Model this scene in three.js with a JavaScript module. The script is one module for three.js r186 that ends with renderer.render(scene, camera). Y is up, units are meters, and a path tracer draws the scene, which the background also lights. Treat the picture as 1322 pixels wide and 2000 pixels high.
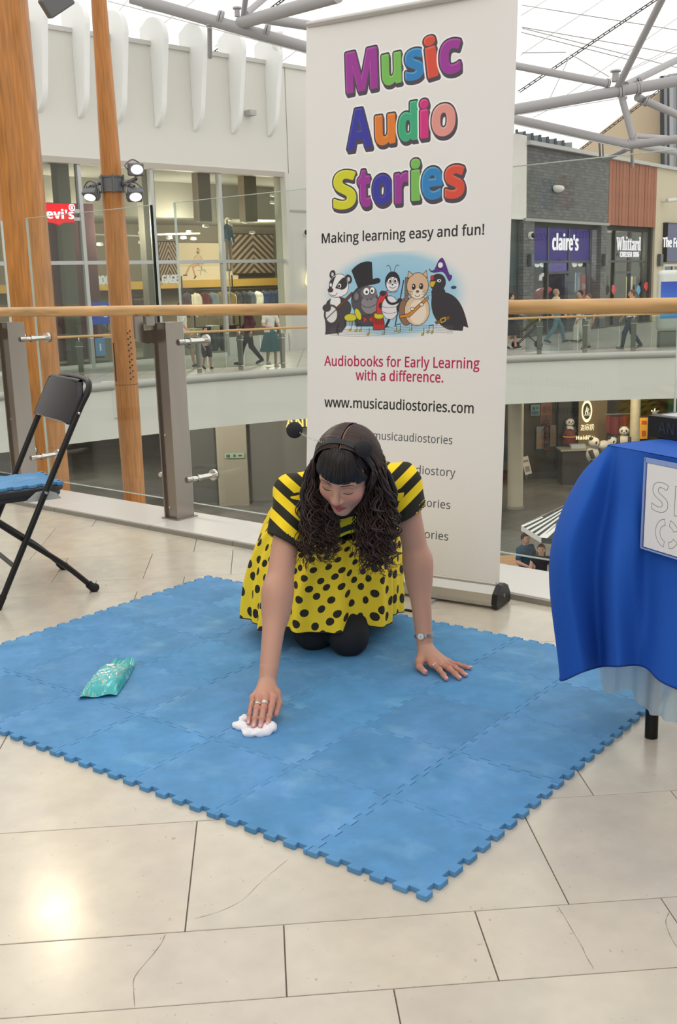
import * as THREE from 'three';
import { mergeGeometries, mergeVertices, toCreasedNormals } from 'three/addons/utils/BufferGeometryUtils.js';
import { RoundedBoxGeometry } from 'three/addons/geometries/RoundedBoxGeometry.js';
import { TextGeometry } from 'three/addons/geometries/TextGeometry.js';
import { FontLoader } from 'three/addons/loaders/FontLoader.js';
import { RectAreaLightUniformsLib } from 'three/addons/lights/RectAreaLightUniformsLib.js';

// ------------------------------------------------------------------ camera, sky, light, exposure
const scene = new THREE.Scene();
const EYE = new THREE.Vector3(0, 1.2356, 0), PITCH = -0.2137, ROLL = -0.0302, FOV = 51.683;
const camera = new THREE.PerspectiveCamera(FOV, 1322 / 2000, 0.05, 300);
camera.position.copy(EYE);
camera.rotation.set(PITCH, 0, ROLL, 'YXZ');
scene.background = new THREE.Color(1.0, 0.985, 0.965);      // an even, bright overcast above the roof
scene.backgroundIntensity = 1.5;
const renderer = new THREE.WebGLRenderer({ antialias: true });
renderer.toneMapping = THREE.LinearToneMapping;
renderer.toneMappingExposure = 0.9;
renderer.shadowMap.enabled = true;
RectAreaLightUniformsLib.init();

// ------------------------------------------------------------------ helpers
const V = (x, y, z) => new THREE.Vector3(x, y, z);
let seed = 7;
const rnd = () => { seed |= 0; seed = seed + 0x6D2B79F5 | 0; let t = Math.imul(seed ^ seed >>> 15, 1 | seed); t = t + Math.imul(t ^ t >>> 7, 61 | t) ^ t; return ((t ^ t >>> 14) >>> 0) / 4294967296; };
const rr = (a, b) => a + (b - a) * rnd();
const clamp = (x, a, b) => Math.min(b, Math.max(a, x));
const mix = (a, b, t) => a + (b - a) * t;
const sstep = (a, b, x) => { const t = clamp((x - a) / (b - a), 0, 1); return t * t * (3 - 2 * t); };
const PI = Math.PI;
// a point at depth z that was read off the photograph (survey of the place)
const camQ = new THREE.Quaternion().setFromEuler(camera.rotation);
const FPX = 1000 / Math.tan(FOV * PI / 360);
function at(px, py, z) {
  const d = V((px - 661) / FPX, (1000 - py) / FPX, -1).applyQuaternion(camQ);
  return d.multiplyScalar(z / d.z).add(EYE);
}
const used = {};
function numbered(n) { const k = used[n] = (used[n] ?? -1) + 1; return k ? n + '_' + String(k).padStart(3, '0') : n; }
function tag(o, label, category, group) { o.userData.label = label; if (category) o.userData.category = category; if (group) o.userData.group = group; return o; }
function thing(name, label, category, pos = [0, 0, 0], turn = 0, group) {
  const o = new THREE.Group(); o.name = numbered(name); scene.add(o); o.position.set(...pos); o.rotation.y = turn;
  return tag(o, label, category, group);
}
function part(name, geo, mat, parent, label) {
  const m = new THREE.Mesh(geo, mat); m.name = name; m.castShadow = m.receiveShadow = true; parent.add(m);
  if (label) m.userData.label = label;
  return m;
}
function solo(name, geo, mat, label, category, group) {
  const m = new THREE.Mesh(geo, mat); m.name = numbered(name); m.castShadow = m.receiveShadow = true; scene.add(m);
  return tag(m, label, category, group);
}
function struct(name, geo, mat) {
  const m = geo ? new THREE.Mesh(geo, mat) : new THREE.Group(); m.name = numbered(name); scene.add(m); m.userData.kind = 'structure';
  if (geo) m.castShadow = m.receiveShadow = true;
  return m;
}
const merge = (a) => mergeGeometries(a.map((g) => { const h = g.index ? g.toNonIndexed() : g; for (const k of Object.keys(h.attributes)) if (!['position', 'normal', 'uv'].includes(k)) h.deleteAttribute(k); if (!h.attributes.uv) h.setAttribute('uv', new THREE.BufferAttribute(new Float32Array(h.attributes.position.count * 2), 2)); if (!h.attributes.normal) h.computeVertexNormals(); return h; }));
// uv in metres, by the axis each face turns to most
function metreUV(geo, s = 1, ou = 0, ov = 0) {
  const g = geo.index ? geo.toNonIndexed() : geo, p = g.attributes.position, uv = new Float32Array(p.count * 2);
  const a = V(), b = V(), c = V();
  for (let i = 0; i < p.count; i += 3) {
    a.fromBufferAttribute(p, i); b.fromBufferAttribute(p, i + 1); c.fromBufferAttribute(p, i + 2);
    const n = b.clone().sub(a).cross(c.clone().sub(a)); n.set(Math.abs(n.x), Math.abs(n.y), Math.abs(n.z));
    [a, b, c].forEach((q, k) => {
      const [u, v] = n.y >= n.x && n.y >= n.z ? [q.x, q.z] : n.x >= n.z ? [q.z, q.y] : [q.x, q.y];
      uv[(i + k) * 2] = u * s + ou; uv[(i + k) * 2 + 1] = v * s + ov;
    });
  }
  g.setAttribute('uv', new THREE.BufferAttribute(uv, 2));
  return g;
}
const bx = (w, h, d, x = 0, y = 0, z = 0) => metreUV(new THREE.BoxGeometry(w, h, d)).translate(x, y, z);
const rbx = (w, h, d, r, x = 0, y = 0, z = 0, n = 2) => metreUV(new RoundedBoxGeometry(w, h, d, n, r)).translate(x, y, z);
const cyl = (r0, r1, h, x = 0, y = 0, z = 0, n = 20) => new THREE.CylinderGeometry(r1, r0, h, n).translate(x, y, z);
const ball = (r, x = 0, y = 0, z = 0, n = 20) => new THREE.SphereGeometry(r, n, Math.ceil(n * 0.7)).translate(x, y, z);
function rod(a, b, r0, r1 = r0, n = 14) {                       // a straight bar from a to b
  const d = b.clone().sub(a), g = new THREE.CylinderGeometry(r1, r0, d.length(), n);
  g.applyQuaternion(new THREE.Quaternion().setFromUnitVectors(V(0, 1, 0), d.clone().normalize()));
  const m = a.clone().add(b).multiplyScalar(0.5);
  return g.translate(m.x, m.y, m.z);
}
const tube = (pts, r, seg = 32, n = 10, closed = false) => new THREE.TubeGeometry(new THREE.CatmullRomCurve3(pts, closed, 'centripetal'), seg, r, n, closed);
// tapered tube along points, rad(t)
function strand(pts, rad, n = 6, seg = pts.length - 1) {
  const cv = new THREE.CatmullRomCurve3(pts, false, 'centripetal'), pos = [], nor = [], uv = [], idx = [];
  let N = null; const T = V(), P = V(), B = V();
  let prev = null;
  for (let i = 0; i <= seg; i++) {
    const t = i / seg; P.copy(cv.getPoint(t)); T.copy(cv.getTangent(t));
    if (!N) { N = Math.abs(T.y) < 0.9 ? V(0, 1, 0) : V(1, 0, 0); N.cross(T).normalize(); } else { N.addScaledVector(T, -N.dot(T)).normalize(); }
    B.crossVectors(T, N);
    const r = rad(t);
    for (let k = 0; k <= n; k++) {
      const a = k / n * 2 * PI, d = N.clone().multiplyScalar(Math.cos(a)).addScaledVector(B, Math.sin(a));
      pos.push(P.x + d.x * r, P.y + d.y * r, P.z + d.z * r); nor.push(d.x, d.y, d.z); uv.push(k / n, t);
    }
  }
  for (let i = 0; i < seg; i++) for (let k = 0; k < n; k++) { const a = i * (n + 1) + k, b = a + n + 1; idx.push(a, a + 1, b, a + 1, b + 1, b); }
  const g = new THREE.BufferGeometry();
  g.setAttribute('position', new THREE.Float32BufferAttribute(pos, 3)); g.setAttribute('normal', new THREE.Float32BufferAttribute(nor, 3)); g.setAttribute('uv', new THREE.Float32BufferAttribute(uv, 2)); g.setIndex(idx);
  return wind(g);
}
// surface over a grid of points f(u, v) -> Vector3, uv(u, v) -> [s, t]; two-sided by the renderer
function sheet(nu, nv, f, uvf = (u, v) => [u, v]) {
  const pos = [], uv = [], idx = [];
  for (let j = 0; j <= nv; j++) for (let i = 0; i <= nu; i++) { const p = f(i / nu, j / nv); pos.push(p.x, p.y, p.z); uv.push(...uvf(i / nu, j / nv)); }
  for (let j = 0; j < nv; j++) for (let i = 0; i < nu; i++) { const a = j * (nu + 1) + i, b = a + nu + 1; idx.push(a, b, a + 1, a + 1, b, b + 1); }
  const g = new THREE.BufferGeometry();
  g.setAttribute('position', new THREE.Float32BufferAttribute(pos, 3)); g.setAttribute('uv', new THREE.Float32BufferAttribute(uv, 2)); g.setIndex(idx); g.computeVertexNormals();
  return g;
}
// a sheet given thickness: both faces and the rim
function thick(nu, nv, f, t, uvf = (u, v) => [u, v]) {
  const g = sheet(nu, nv, f, uvf), P = g.attributes.position, N = g.attributes.normal, U = g.attributes.uv, n = P.count;
  const pos = [], nor = [], uv = [], idx = [...g.index.array];
  for (const s of [1, -1]) for (let i = 0; i < n; i++) { pos.push(P.getX(i) + s * t / 2 * N.getX(i), P.getY(i) + s * t / 2 * N.getY(i), P.getZ(i) + s * t / 2 * N.getZ(i)); nor.push(s * N.getX(i), s * N.getY(i), s * N.getZ(i)); uv.push(U.getX(i), U.getY(i)); }
  for (let i = 0; i < g.index.count; i += 3) idx.push(g.index.getX(i) + n, g.index.getX(i + 2) + n, g.index.getX(i + 1) + n);
  const ring = [];
  for (let i = 0; i < nu; i++) ring.push(i);
  for (let j = 0; j < nv; j++) ring.push(j * (nu + 1) + nu);
  for (let i = nu; i > 0; i--) ring.push(nv * (nu + 1) + i);
  for (let j = nv; j > 0; j--) ring.push(j * (nu + 1));
  ring.forEach((a, k) => { const b = ring[(k + 1) % ring.length]; idx.push(a, b, b + n, a, b + n, a + n); });
  const o = new THREE.BufferGeometry();
  o.setAttribute('position', new THREE.Float32BufferAttribute(pos, 3)); o.setAttribute('normal', new THREE.Float32BufferAttribute(nor, 3)); o.setAttribute('uv', new THREE.Float32BufferAttribute(uv, 2)); o.setIndex(idx);
  return o;
}
function extrude(pts, depth, bevel = 0, opt = {}) {             // outline in x, y pushed along z
  const s = new THREE.Shape(pts.map((p) => new THREE.Vector2(p[0], p[1])));
  for (const h of opt.holes ?? []) s.holes.push(new THREE.Path(h.map((p) => new THREE.Vector2(p[0], p[1]))));
  return new THREE.ExtrudeGeometry(s, { depth, bevelEnabled: bevel > 0, bevelSize: bevel, bevelThickness: bevel, bevelSegments: opt.seg ?? 1, steps: 1, curveSegments: 8 });
}
// naive surface nets of a signed distance field (negative inside)
function nets(sdf, lo, hi, h, opt = {}) {
  const nx = Math.ceil((hi[0] - lo[0]) / h) + 1, ny = Math.ceil((hi[1] - lo[1]) / h) + 1, nz = Math.ceil((hi[2] - lo[2]) / h) + 1;
  const F = new Float32Array(nx * ny * nz), id = new Int32Array(nx * ny * nz).fill(-1), I = (i, j, k) => i + nx * (j + ny * k);
  for (let k = 0; k < nz; k++) for (let j = 0; j < ny; j++) {
    for (let i = 0; i < nx;) {
      const d = sdf(lo[0] + i * h, lo[1] + j * h, lo[2] + k * h);
      F[I(i, j, k)] = d; i++;
      if (opt.skip && d > h * 4) { let s = Math.floor(d / h * 0.7) - 1; while (s-- > 0 && i < nx) { F[I(i, j, k)] = d; i++; } }
    }
  }
  const pos = [], idx = [];
  for (let k = 0; k < nz - 1; k++) for (let j = 0; j < ny - 1; j++) for (let i = 0; i < nx - 1; i++) {
    let m = 0, sx = 0, sy = 0, sz = 0, c = 0;
    const v = [];
    for (let q = 0; q < 8; q++) { const f = F[I(i + (q & 1), j + (q >> 1 & 1), k + (q >> 2))]; v.push(f); if (f < 0) m++; }
    if (m === 0 || m === 8) continue;
    for (let a = 0; a < 8; a++) for (const bit of [1, 2, 4]) {
      if (a & bit) continue; const b = a | bit;
      if ((v[a] < 0) === (v[b] < 0)) continue;
      const t = v[a] / (v[a] - v[b]);
      sx += (a & 1) + (bit === 1 ? t : 0); sy += (a >> 1 & 1) + (bit === 2 ? t : 0); sz += (a >> 2) + (bit === 4 ? t : 0); c++;
    }
    id[I(i, j, k)] = pos.length / 3;
    pos.push(lo[0] + (i + sx / c) * h, lo[1] + (j + sy / c) * h, lo[2] + (k + sz / c) * h);
  }
  const quad = (a, b, c, d, flip) => { if (a < 0 || b < 0 || c < 0 || d < 0) return; flip ? idx.push(a, c, b, a, d, c) : idx.push(a, b, c, a, c, d); };
  for (let k = 1; k < nz - 1; k++) for (let j = 1; j < ny - 1; j++) for (let i = 1; i < nx - 1; i++) {
    const s = F[I(i, j, k)] < 0;
    if (s !== F[I(i + 1, j, k)] < 0) quad(id[I(i, j - 1, k - 1)], id[I(i, j, k - 1)], id[I(i, j, k)], id[I(i, j - 1, k)], !s);
    if (s !== F[I(i, j + 1, k)] < 0) quad(id[I(i - 1, j, k - 1)], id[I(i - 1, j, k)], id[I(i, j, k)], id[I(i, j, k - 1)], !s);
    if (s !== F[I(i, j, k + 1)] < 0) quad(id[I(i - 1, j - 1, k)], id[I(i, j - 1, k)], id[I(i, j, k)], id[I(i - 1, j, k)], !s);
  }
  const g = new THREE.BufferGeometry(), nor = new Float32Array(pos.length), e = h * 0.5;
  for (let i = 0; i < pos.length; i += 3) {
    const [x, y, z] = [pos[i], pos[i + 1], pos[i + 2]];
    const n = V(sdf(x + e, y, z) - sdf(x - e, y, z), sdf(x, y + e, z) - sdf(x, y - e, z), sdf(x, y, z + e) - sdf(x, y, z - e)).normalize();
    nor[i] = n.x; nor[i + 1] = n.y; nor[i + 2] = n.z;
  }
  g.setAttribute('position', new THREE.Float32BufferAttribute(pos, 3)); g.setAttribute('normal', new THREE.Float32BufferAttribute(nor, 3)); g.setIndex(idx);
  if (opt.uv) { const uv = []; for (let i = 0; i < pos.length; i += 3) uv.push(...opt.uv(pos[i], pos[i + 1], pos[i + 2])); g.setAttribute('uv', new THREE.Float32BufferAttribute(uv, 2)); }
  if (opt.color) { const cl = []; for (let i = 0; i < pos.length; i += 3) cl.push(...opt.color(pos[i], pos[i + 1], pos[i + 2])); g.setAttribute('color', new THREE.Float32BufferAttribute(cl, 3)); }
  return wind(g);
}
function wind(g) {                                                     // make the winding agree with the normals
  const p = g.attributes.position, n = g.attributes.normal, ix = g.index; let s = 0;
  for (let i = 0; i < ix.count; i += 3 * Math.max(1, Math.floor(ix.count / 900))) {
    const [a, b, c] = [ix.getX(i), ix.getX(i + 1), ix.getX(i + 2)], A = V().fromBufferAttribute(p, a), f = V().fromBufferAttribute(p, b).sub(A).cross(V().fromBufferAttribute(p, c).sub(A));
    s += Math.sign(f.x * (n.getX(a) + n.getX(b)) + f.y * (n.getY(a) + n.getY(b)) + f.z * (n.getZ(a) + n.getZ(b)));
  }
  if (s < 0) { const q = ix.array; for (let i = 0; i < q.length; i += 3) { const t = q[i + 1]; q[i + 1] = q[i + 2]; q[i + 2] = t; } }
  return g;
}
const smin = (a, b, k) => { const h = Math.max(k - Math.abs(a - b), 0) / k; return Math.min(a, b) - h * h * k / 4; };
const smax = (a, b, k) => -smin(-a, -b, k);
// distance to a tapered capsule a(ra) -> b(rb)
function cap(a, b, ra, rb) {
  const dx = b.x - a.x, dy = b.y - a.y, dz = b.z - a.z, L = dx * dx + dy * dy + dz * dz;
  return (x, y, z) => { const px = x - a.x, py = y - a.y, pz = z - a.z, t = clamp((px * dx + py * dy + pz * dz) / L, 0, 1); return Math.hypot(px - dx * t, py - dy * t, pz - dz * t) - (ra + (rb - ra) * t); };
}
function ell(cx, cy, cz, rx, ry, rz) {
  return (x, y, z) => { const a = (x - cx) / rx, b = (y - cy) / ry, c = (z - cz) / rz, k0 = Math.hypot(a, b, c), k1 = Math.hypot(a / rx, b / ry, c / rz); return k1 < 1e-9 ? -Math.min(rx, ry, rz) : k0 * (k0 - 1) / k1; };
}
const blend = (list, k) => (x, y, z) => { let d = 1e3; for (const f of list) d = smin(d, f(x, y, z), k); return d; };

// ------------------------------------------------------------------ textures and materials
function lattice(n, s) { const a = new Float32Array(n * n); let q = s * 7919 + 13; for (let i = 0; i < n * n; i++) { q = (q * 1664525 + 1013904223) >>> 0; a[i] = q / 4294967296; } return (x, y) => { const xi = Math.floor(x), yi = Math.floor(y), fx = x - xi, fy = y - yi, u = fx * fx * (3 - 2 * fx), v = fy * fy * (3 - 2 * fy), m = (i, j) => a[((i % n) + n) % n + n * (((j % n) + n) % n)]; return mix(mix(m(xi, yi), m(xi + 1, yi), u), mix(m(xi, yi + 1), m(xi + 1, yi + 1), u), v); }; }
// tileable texture: f(u, v, noise) -> [r, g, b] in sRGB 0..1; noise(u, v, cells, seed)
function tex(w, h, f, srgb = true, rep = [1, 1]) {
  const made = {}, noise = (u, v, n, s = 0) => { const k = n * 100 + s; return (made[k] ??= lattice(n, s + n * 17))(u * n, v * n); };
  const fbm = (u, v, n, s = 0, o = 4) => { let a = 0.5, t = 0, sum = 0; for (let i = 0; i < o; i++) { t += a * noise(u, v, n << i, s + i); sum += a; a *= 0.55; } return t / sum; };
  const d = new Uint8Array(w * h * 4);
  for (let j = 0; j < h; j++) for (let i = 0; i < w; i++) { const c = f(i / w, j / h, noise, fbm), o = (j * w + i) * 4; d[o] = clamp(c[0], 0, 1) * 255; d[o + 1] = clamp(c[1] ?? c[0], 0, 1) * 255; d[o + 2] = clamp(c[2] ?? c[0], 0, 1) * 255; d[o + 3] = 255; }
  const t = new THREE.DataTexture(d, w, h); t.magFilter = THREE.LinearFilter; t.minFilter = THREE.LinearMipmapLinearFilter; t.generateMipmaps = true;
  t.wrapS = t.wrapT = THREE.RepeatWrapping; t.repeat.set(...rep); if (srgb) t.colorSpace = THREE.SRGBColorSpace; t.needsUpdate = true;
  return t;
}
function canvasTex(w, h, draw) {
  const c = document.createElement('canvas'); c.width = w; c.height = h; const g = c.getContext('2d'); draw(g, w, h);
  const t = new THREE.CanvasTexture(c); t.colorSpace = THREE.SRGBColorSpace; t.anisotropy = 8; return t;
}
const M = (color, rough = 0.6, o = {}) => new THREE.MeshStandardMaterial({ color, roughness: rough, ...o });
const MP = (color, rough = 0.6, o = {}) => new THREE.MeshPhysicalMaterial({ color, roughness: rough, ...o });
const tone = (c, k) => { const a = Array.isArray(c) ? c : [c.r, c.g, c.b]; return [a[0] * k, a[1] * k, a[2] * k]; };

const stoneMap = tex(512, 512, (u, v, n, f) => { const a = f(u, v, 4, 1, 5) - 0.5, b = f(u, v, 24, 2, 3) - 0.5, s = n(u, v, 160, 3), pit = s > 0.955 && n(u, v, 40, 9) > 0.55 ? -0.16 : 0, k = 1 + a * 0.12 + b * 0.07 + pit; return [0.80 * k, 0.765 * k, 0.705 * k * (1 - a * 0.04)]; });
const stoneRough = tex(256, 256, (u, v, n, f) => { const a = 0.15 + f(u, v, 6, 4) * 0.12; return [a, a, a]; }, false);
const plasterBump = tex(256, 256, (u, v, n, f) => { const a = f(u, v, 24, 5); return [a, a, a]; }, false);
const woodMap = tex(512, 512, (u, v, n, f) => { const w = f(u, v * 0.25, 4, 6, 3), g = n(u + w * 0.05, v * 0.13, 128, 7), g2 = n(u + w * 0.08, v * 0.25, 48, 8), k = 0.86 + 0.16 * g + 0.12 * (g2 - 0.5) + 0.2 * (w - 0.5); return [0.80 * k, 0.53 * k, 0.26 * k]; });
const railMap = tex(512, 256, (v, u, n, f) => { const w = f(u, v * 0.25, 4, 16, 3), g = n(u + w * 0.06, v * 0.13, 64, 17), k = 0.9 + 0.16 * (g - 0.3) + 0.2 * (w - 0.5); return [0.85 * k, 0.67 * k, 0.44 * k]; });
woodMap.wrapT = railMap.wrapS = THREE.MirroredRepeatWrapping;
const foamMap = tex(512, 512, (u, v, n, f) => { const a = f(u + 0.1 * f(u, v, 4, 31), v, 5, 21, 5) - 0.5, b = f(u * 1, v + 0.2 * f(u, v, 3, 33), 20, 22, 3) - 0.5, c = Math.max(0, f(u + 0.1 * f(u, v, 5, 27), v, 7, 25, 5) - 0.57) * 0.8, k = 1 + a * 0.2 + b * 0.1; return [0.335 * k + c * 0.42 + a * 0.08, 0.565 * k + c * 0.3, 0.76 * k + c * 0.18]; });
const fabricBump = tex(128, 128, (u, v) => { const a = 0.5 + 0.25 * Math.sin(u * 2 * PI * 32) + 0.25 * Math.sin(v * 2 * PI * 32); return [a, a, a]; }, false);
const brickMap = tex(512, 512, (u, v, n, f) => { const row = Math.floor(v * 16), x = (u * 6 + (row & 1) * 0.5), fx = x - Math.floor(x), fy = v * 16 - row, j = fx < 0.045 || fy < 0.13, t = n((Math.floor(x) + 0.5) / 6, (row + 0.5) / 16, 96, 41), k = j ? 0.55 : 0.86 + 0.16 * t + 0.06 * (f(u, v, 32, 42) - 0.5); return j ? [0.33, 0.33, 0.325] : [0.44 * k, 0.445 * k, 0.44 * k]; });
const brushMap = tex(256, 256, (u, v, n, f) => { const k = 0.85 + 0.2 * n(u, v * 0.06, 128, 51) + 0.12 * (f(u, v, 4, 52) - 0.5); return [k, k, k]; }, false);

const stone = [0, 1, 2, 3].map((i) => M(new THREE.Color().setRGB(...[[1, 1, 1], [0.965, 0.96, 0.95], [1.0, 0.985, 0.965], [0.975, 0.965, 0.965]][i]), 1, { map: stoneMap, roughnessMap: stoneRough }));
const grout = M(0x6d675c, 0.9);
const white = M(0xdcdad2, 0.75, { bumpMap: plasterBump, bumpScale: 0.001 });
const fasciaWhite = M(0xd9d9d0, 0.55);
const wood = M(0xffffff, 0.42, { map: woodMap });
const railWood = M(0xffffff, 0.35, { map: railMap });
const steel = M(0x9b928a, 0.27, { metalness: 0.92, roughnessMap: brushMap });
const chrome = M(0xd9d6d0, 0.16, { metalness: 1 });
const darkMetal = M(0x77797c, 0.5, { metalness: 0.3 });
const tubeGrey = M(0xa5a2a3, 0.5, { metalness: 0.1 });
const blackPlastic = M(0x17171a, 0.45);
const rubber = M(0x101011, 0.75);
const glass = MP(0xfbfdfb, 0.0, { transmission: 1, thickness: 0, ior: 1.5, specularIntensity: 0.6 });
const glassEdge = MP(0xe4ece7, 0.1, { transmission: 0.4, thickness: 0 });
const shopGlass = MP(0xdfe4e0, 0.0, { transmission: 1, thickness: 0, ior: 1.5, specularIntensity: 0.4 });
const frameGrey = M(0xb9bab8, 0.45, { metalness: 0.4 });
const greyPaint = M(0x8d8c86, 0.7);
const glow = (c, k) => M(0x111111, 0.6, { emissive: c, emissiveIntensity: k });
const font = await new FontLoader().loadAsync('fonts/droid/droid_sans_bold.typeface.json');
const serif = await new FontLoader().loadAsync('fonts/droid/droid_serif_bold.typeface.json');
function letters(str, size, depth, f = font, squeeze = 1) {
  const g = new TextGeometry(str, { font: f, size, depth, curveSegments: 5, bevelEnabled: false });
  g.computeBoundingBox(); const b = g.boundingBox; g.translate(-(b.min.x + b.max.x) / 2, -(b.min.y + b.max.y) / 2, 0); g.scale(squeeze, 1, 1); return g;
}

// ------------------------------------------------------------------ the near gallery: floor of stone tiles, plinth, slab
const GA = 0.0693, gx = (x, z) => x * Math.cos(GA) - z * Math.sin(GA), gz = (x, z) => x * Math.sin(GA) + z * Math.cos(GA);
const floor = struct('floor'); floor.rotation.y = GA;
const BL = { o: [0, -5.015], b: [0.762, 0.648], n: [-0.648, 0.762] };     // the balustrade line: along, and inwards
const bal = (t, off, y = 0) => V(BL.o[0] + t * BL.b[0] + off * BL.n[0], y, BL.o[1] + t * BL.b[1] + off * BL.n[1]);
const BTURN = Math.atan2(-BL.b[1], BL.b[0]);                              // local x along the line, local z inwards
function clipPoly(poly, inside) {                                          // keeps the side where inside(p) >= 0
  const out = [];
  poly.forEach((p, i) => { const q = poly[(i + 1) % poly.length], a = inside(p), b = inside(q); if (a >= 0) out.push(p); if (a * b < 0) { const t = a / (a - b); out.push([p[0] + (q[0] - p[0]) * t, p[1] + (q[1] - p[1]) * t]); } });
  return out;
}
{
  const slab = [[-6, -9], [7, -9], [7, 7], [-6, 7]];
  const onFloor = (off) => (p) => { const x = p[0] * Math.cos(GA) + p[1] * Math.sin(GA), z = -p[0] * Math.sin(GA) + p[1] * Math.cos(GA); return (x - BL.o[0]) * BL.n[0] + (z - BL.o[1]) * BL.n[1] - off; };
  const base = clipPoly(slab, onFloor(0.01));
  part('screed', extrude(base.map((p) => [p[0], -p[1]]), 0.4).rotateX(-PI / 2).translate(0, -0.403, 0), grout, floor);
  const rows = [[-1.0, -0.56], [-0.56, -0.34], [-0.34, 0.1], [0.1, 0.54], [0.54, 0.76], [0.76, 1.22], [1.22, 1.66, [0.188]], [1.66, 1.878, [-0.003, 0.379, 0.76]], [1.878, 2.318, [-1.15, -0.197, 0.571, 0.952]], [2.318, 2.978, [-0.767, 0, 0.761]],
    [2.978, 3.425, [0.2]], [3.425, 3.865, [-0.36]], [3.865, 4.309, [-0.554]], [4.309, 4.507, [-0.75, -0.37]], [4.507, 4.945, [-0.946, -0.551]], [4.945, 5.605, [-1.126, -0.356]], [5.605, 6.05, [-1.7]], [6.05, 6.27, [-1.9]], [6.27, 6.71], [6.71, 7.15], [7.15, 7.6]];
  rows.forEach(([s0, s1, known = [0.1]], r) => {
    const js = [...known]; while (js[0] > -4.6) js.unshift(js[0] - (rnd() < 0.25 ? 0.382 : 0.764)); while (js[js.length - 1] < 2.4) js.push(js[js.length - 1] + (rnd() < 0.25 ? 0.382 : 0.764));
    for (let i = 0; i + 1 < js.length; i++) {
      const g = 0.0021, z0 = -s1 * Math.cos(GA) + g, z1 = -s0 * Math.cos(GA) - g;
      let poly = clipPoly([[js[i] + g, z0], [js[i + 1] - g, z0], [js[i + 1] - g, z1], [js[i] + g, z1]], onFloor(0.3));
      if (poly.length < 3) continue;
      part('tile', metreUV(extrude(poly.map((p) => [p[0], -p[1]]), 0.012, 0.0008).rotateX(-PI / 2).translate(0, -0.0128 + rr(0, 0.0004), 0), 0.9, rr(0, 5), rr(0, 5)), stone[Math.floor(rnd() * 4)], floor);
    }
  });
  // cracks that run through three of the tiles, filled with dirt
  const crackMat = M(0x9a9082, 0.95);
  for (const c of [[[322, 1826], [316, 1840], [300, 1862], [262, 1910], [261, 1935], [263, 1965]], [[1090, 1772], [1102, 1790], [1118, 1818], [1138, 1852], [1145, 1868], [1160, 1892]], [[1306, 1782], [1300, 1800], [1310, 1830], [1322, 1850]], [[560, 1680], [510, 1722], [470, 1760], [420, 1783], [380, 1794]]]) {
    const pts = c.map(([x, y]) => { const d = at(x, y, -1).sub(EYE); return EYE.clone().addScaledVector(d, (0.0006 - EYE.y) / d.y); });
    const k = c.length > 4 && c[0][0] > 500 && c[0][0] < 600 ? 0.00025 : 0.0005;
    part('crack', strand(pts, (t) => k * (1 + 0.5 * Math.sin(t * 23)), 4, 24).rotateY(-GA), crackMat, floor);
  }
}
// white plinth that carries the balustrade, with its metal nosing
const plinth = struct('plinth'); plinth.position.set(BL.o[0], 0, BL.o[1]); plinth.rotation.y = BTURN;
{
  const gloss = M(0xd8d2cc, 0.3), nose = M(0x9d9a92, 0.45, { metalness: 0.5 });
  for (const [a, b] of [[-5.5, -3.4], [-3.4, -2.62], [-2.62, -1.83], [-1.83, -1.0], [-1.0, -0.38], [-0.38, 0.6], [0.6, 1.5], [1.5, 2.4], [2.4, 4.5]]) {
    part('coping', rbx(b - a - 0.002, 0.03, 0.345, 0.004, (a + b) / 2, 0.012, 0.1725), gloss, plinth);
    part('nosing', rbx(b - a - 0.003, 0.024, 0.012, 0.003, (a + b) / 2, 0.011, 0.351), nose, plinth);
  }
  part('slab_edge', bx(10, 0.5, 0.03, -0.5, -0.255, 0.017), fasciaWhite, plinth);
}
// walls out of view, added round the viewer to block and bounce light
struct('added_wall_back', bx(18, 3.4, 0.3, -0.4, 1.3, 7.6), M(0xc9c4ba, 0.9));
struct('added_wall_side_right', bx(0.3, 5.4, 13, 7.6, 2.3, 1.2), M(0xc9c4ba, 0.9));
struct('added_wall_side_left', bx(0.3, 11.2, 20, -9.2, -0.2, -2.4), M(0xbdb7ad, 0.9));

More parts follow.
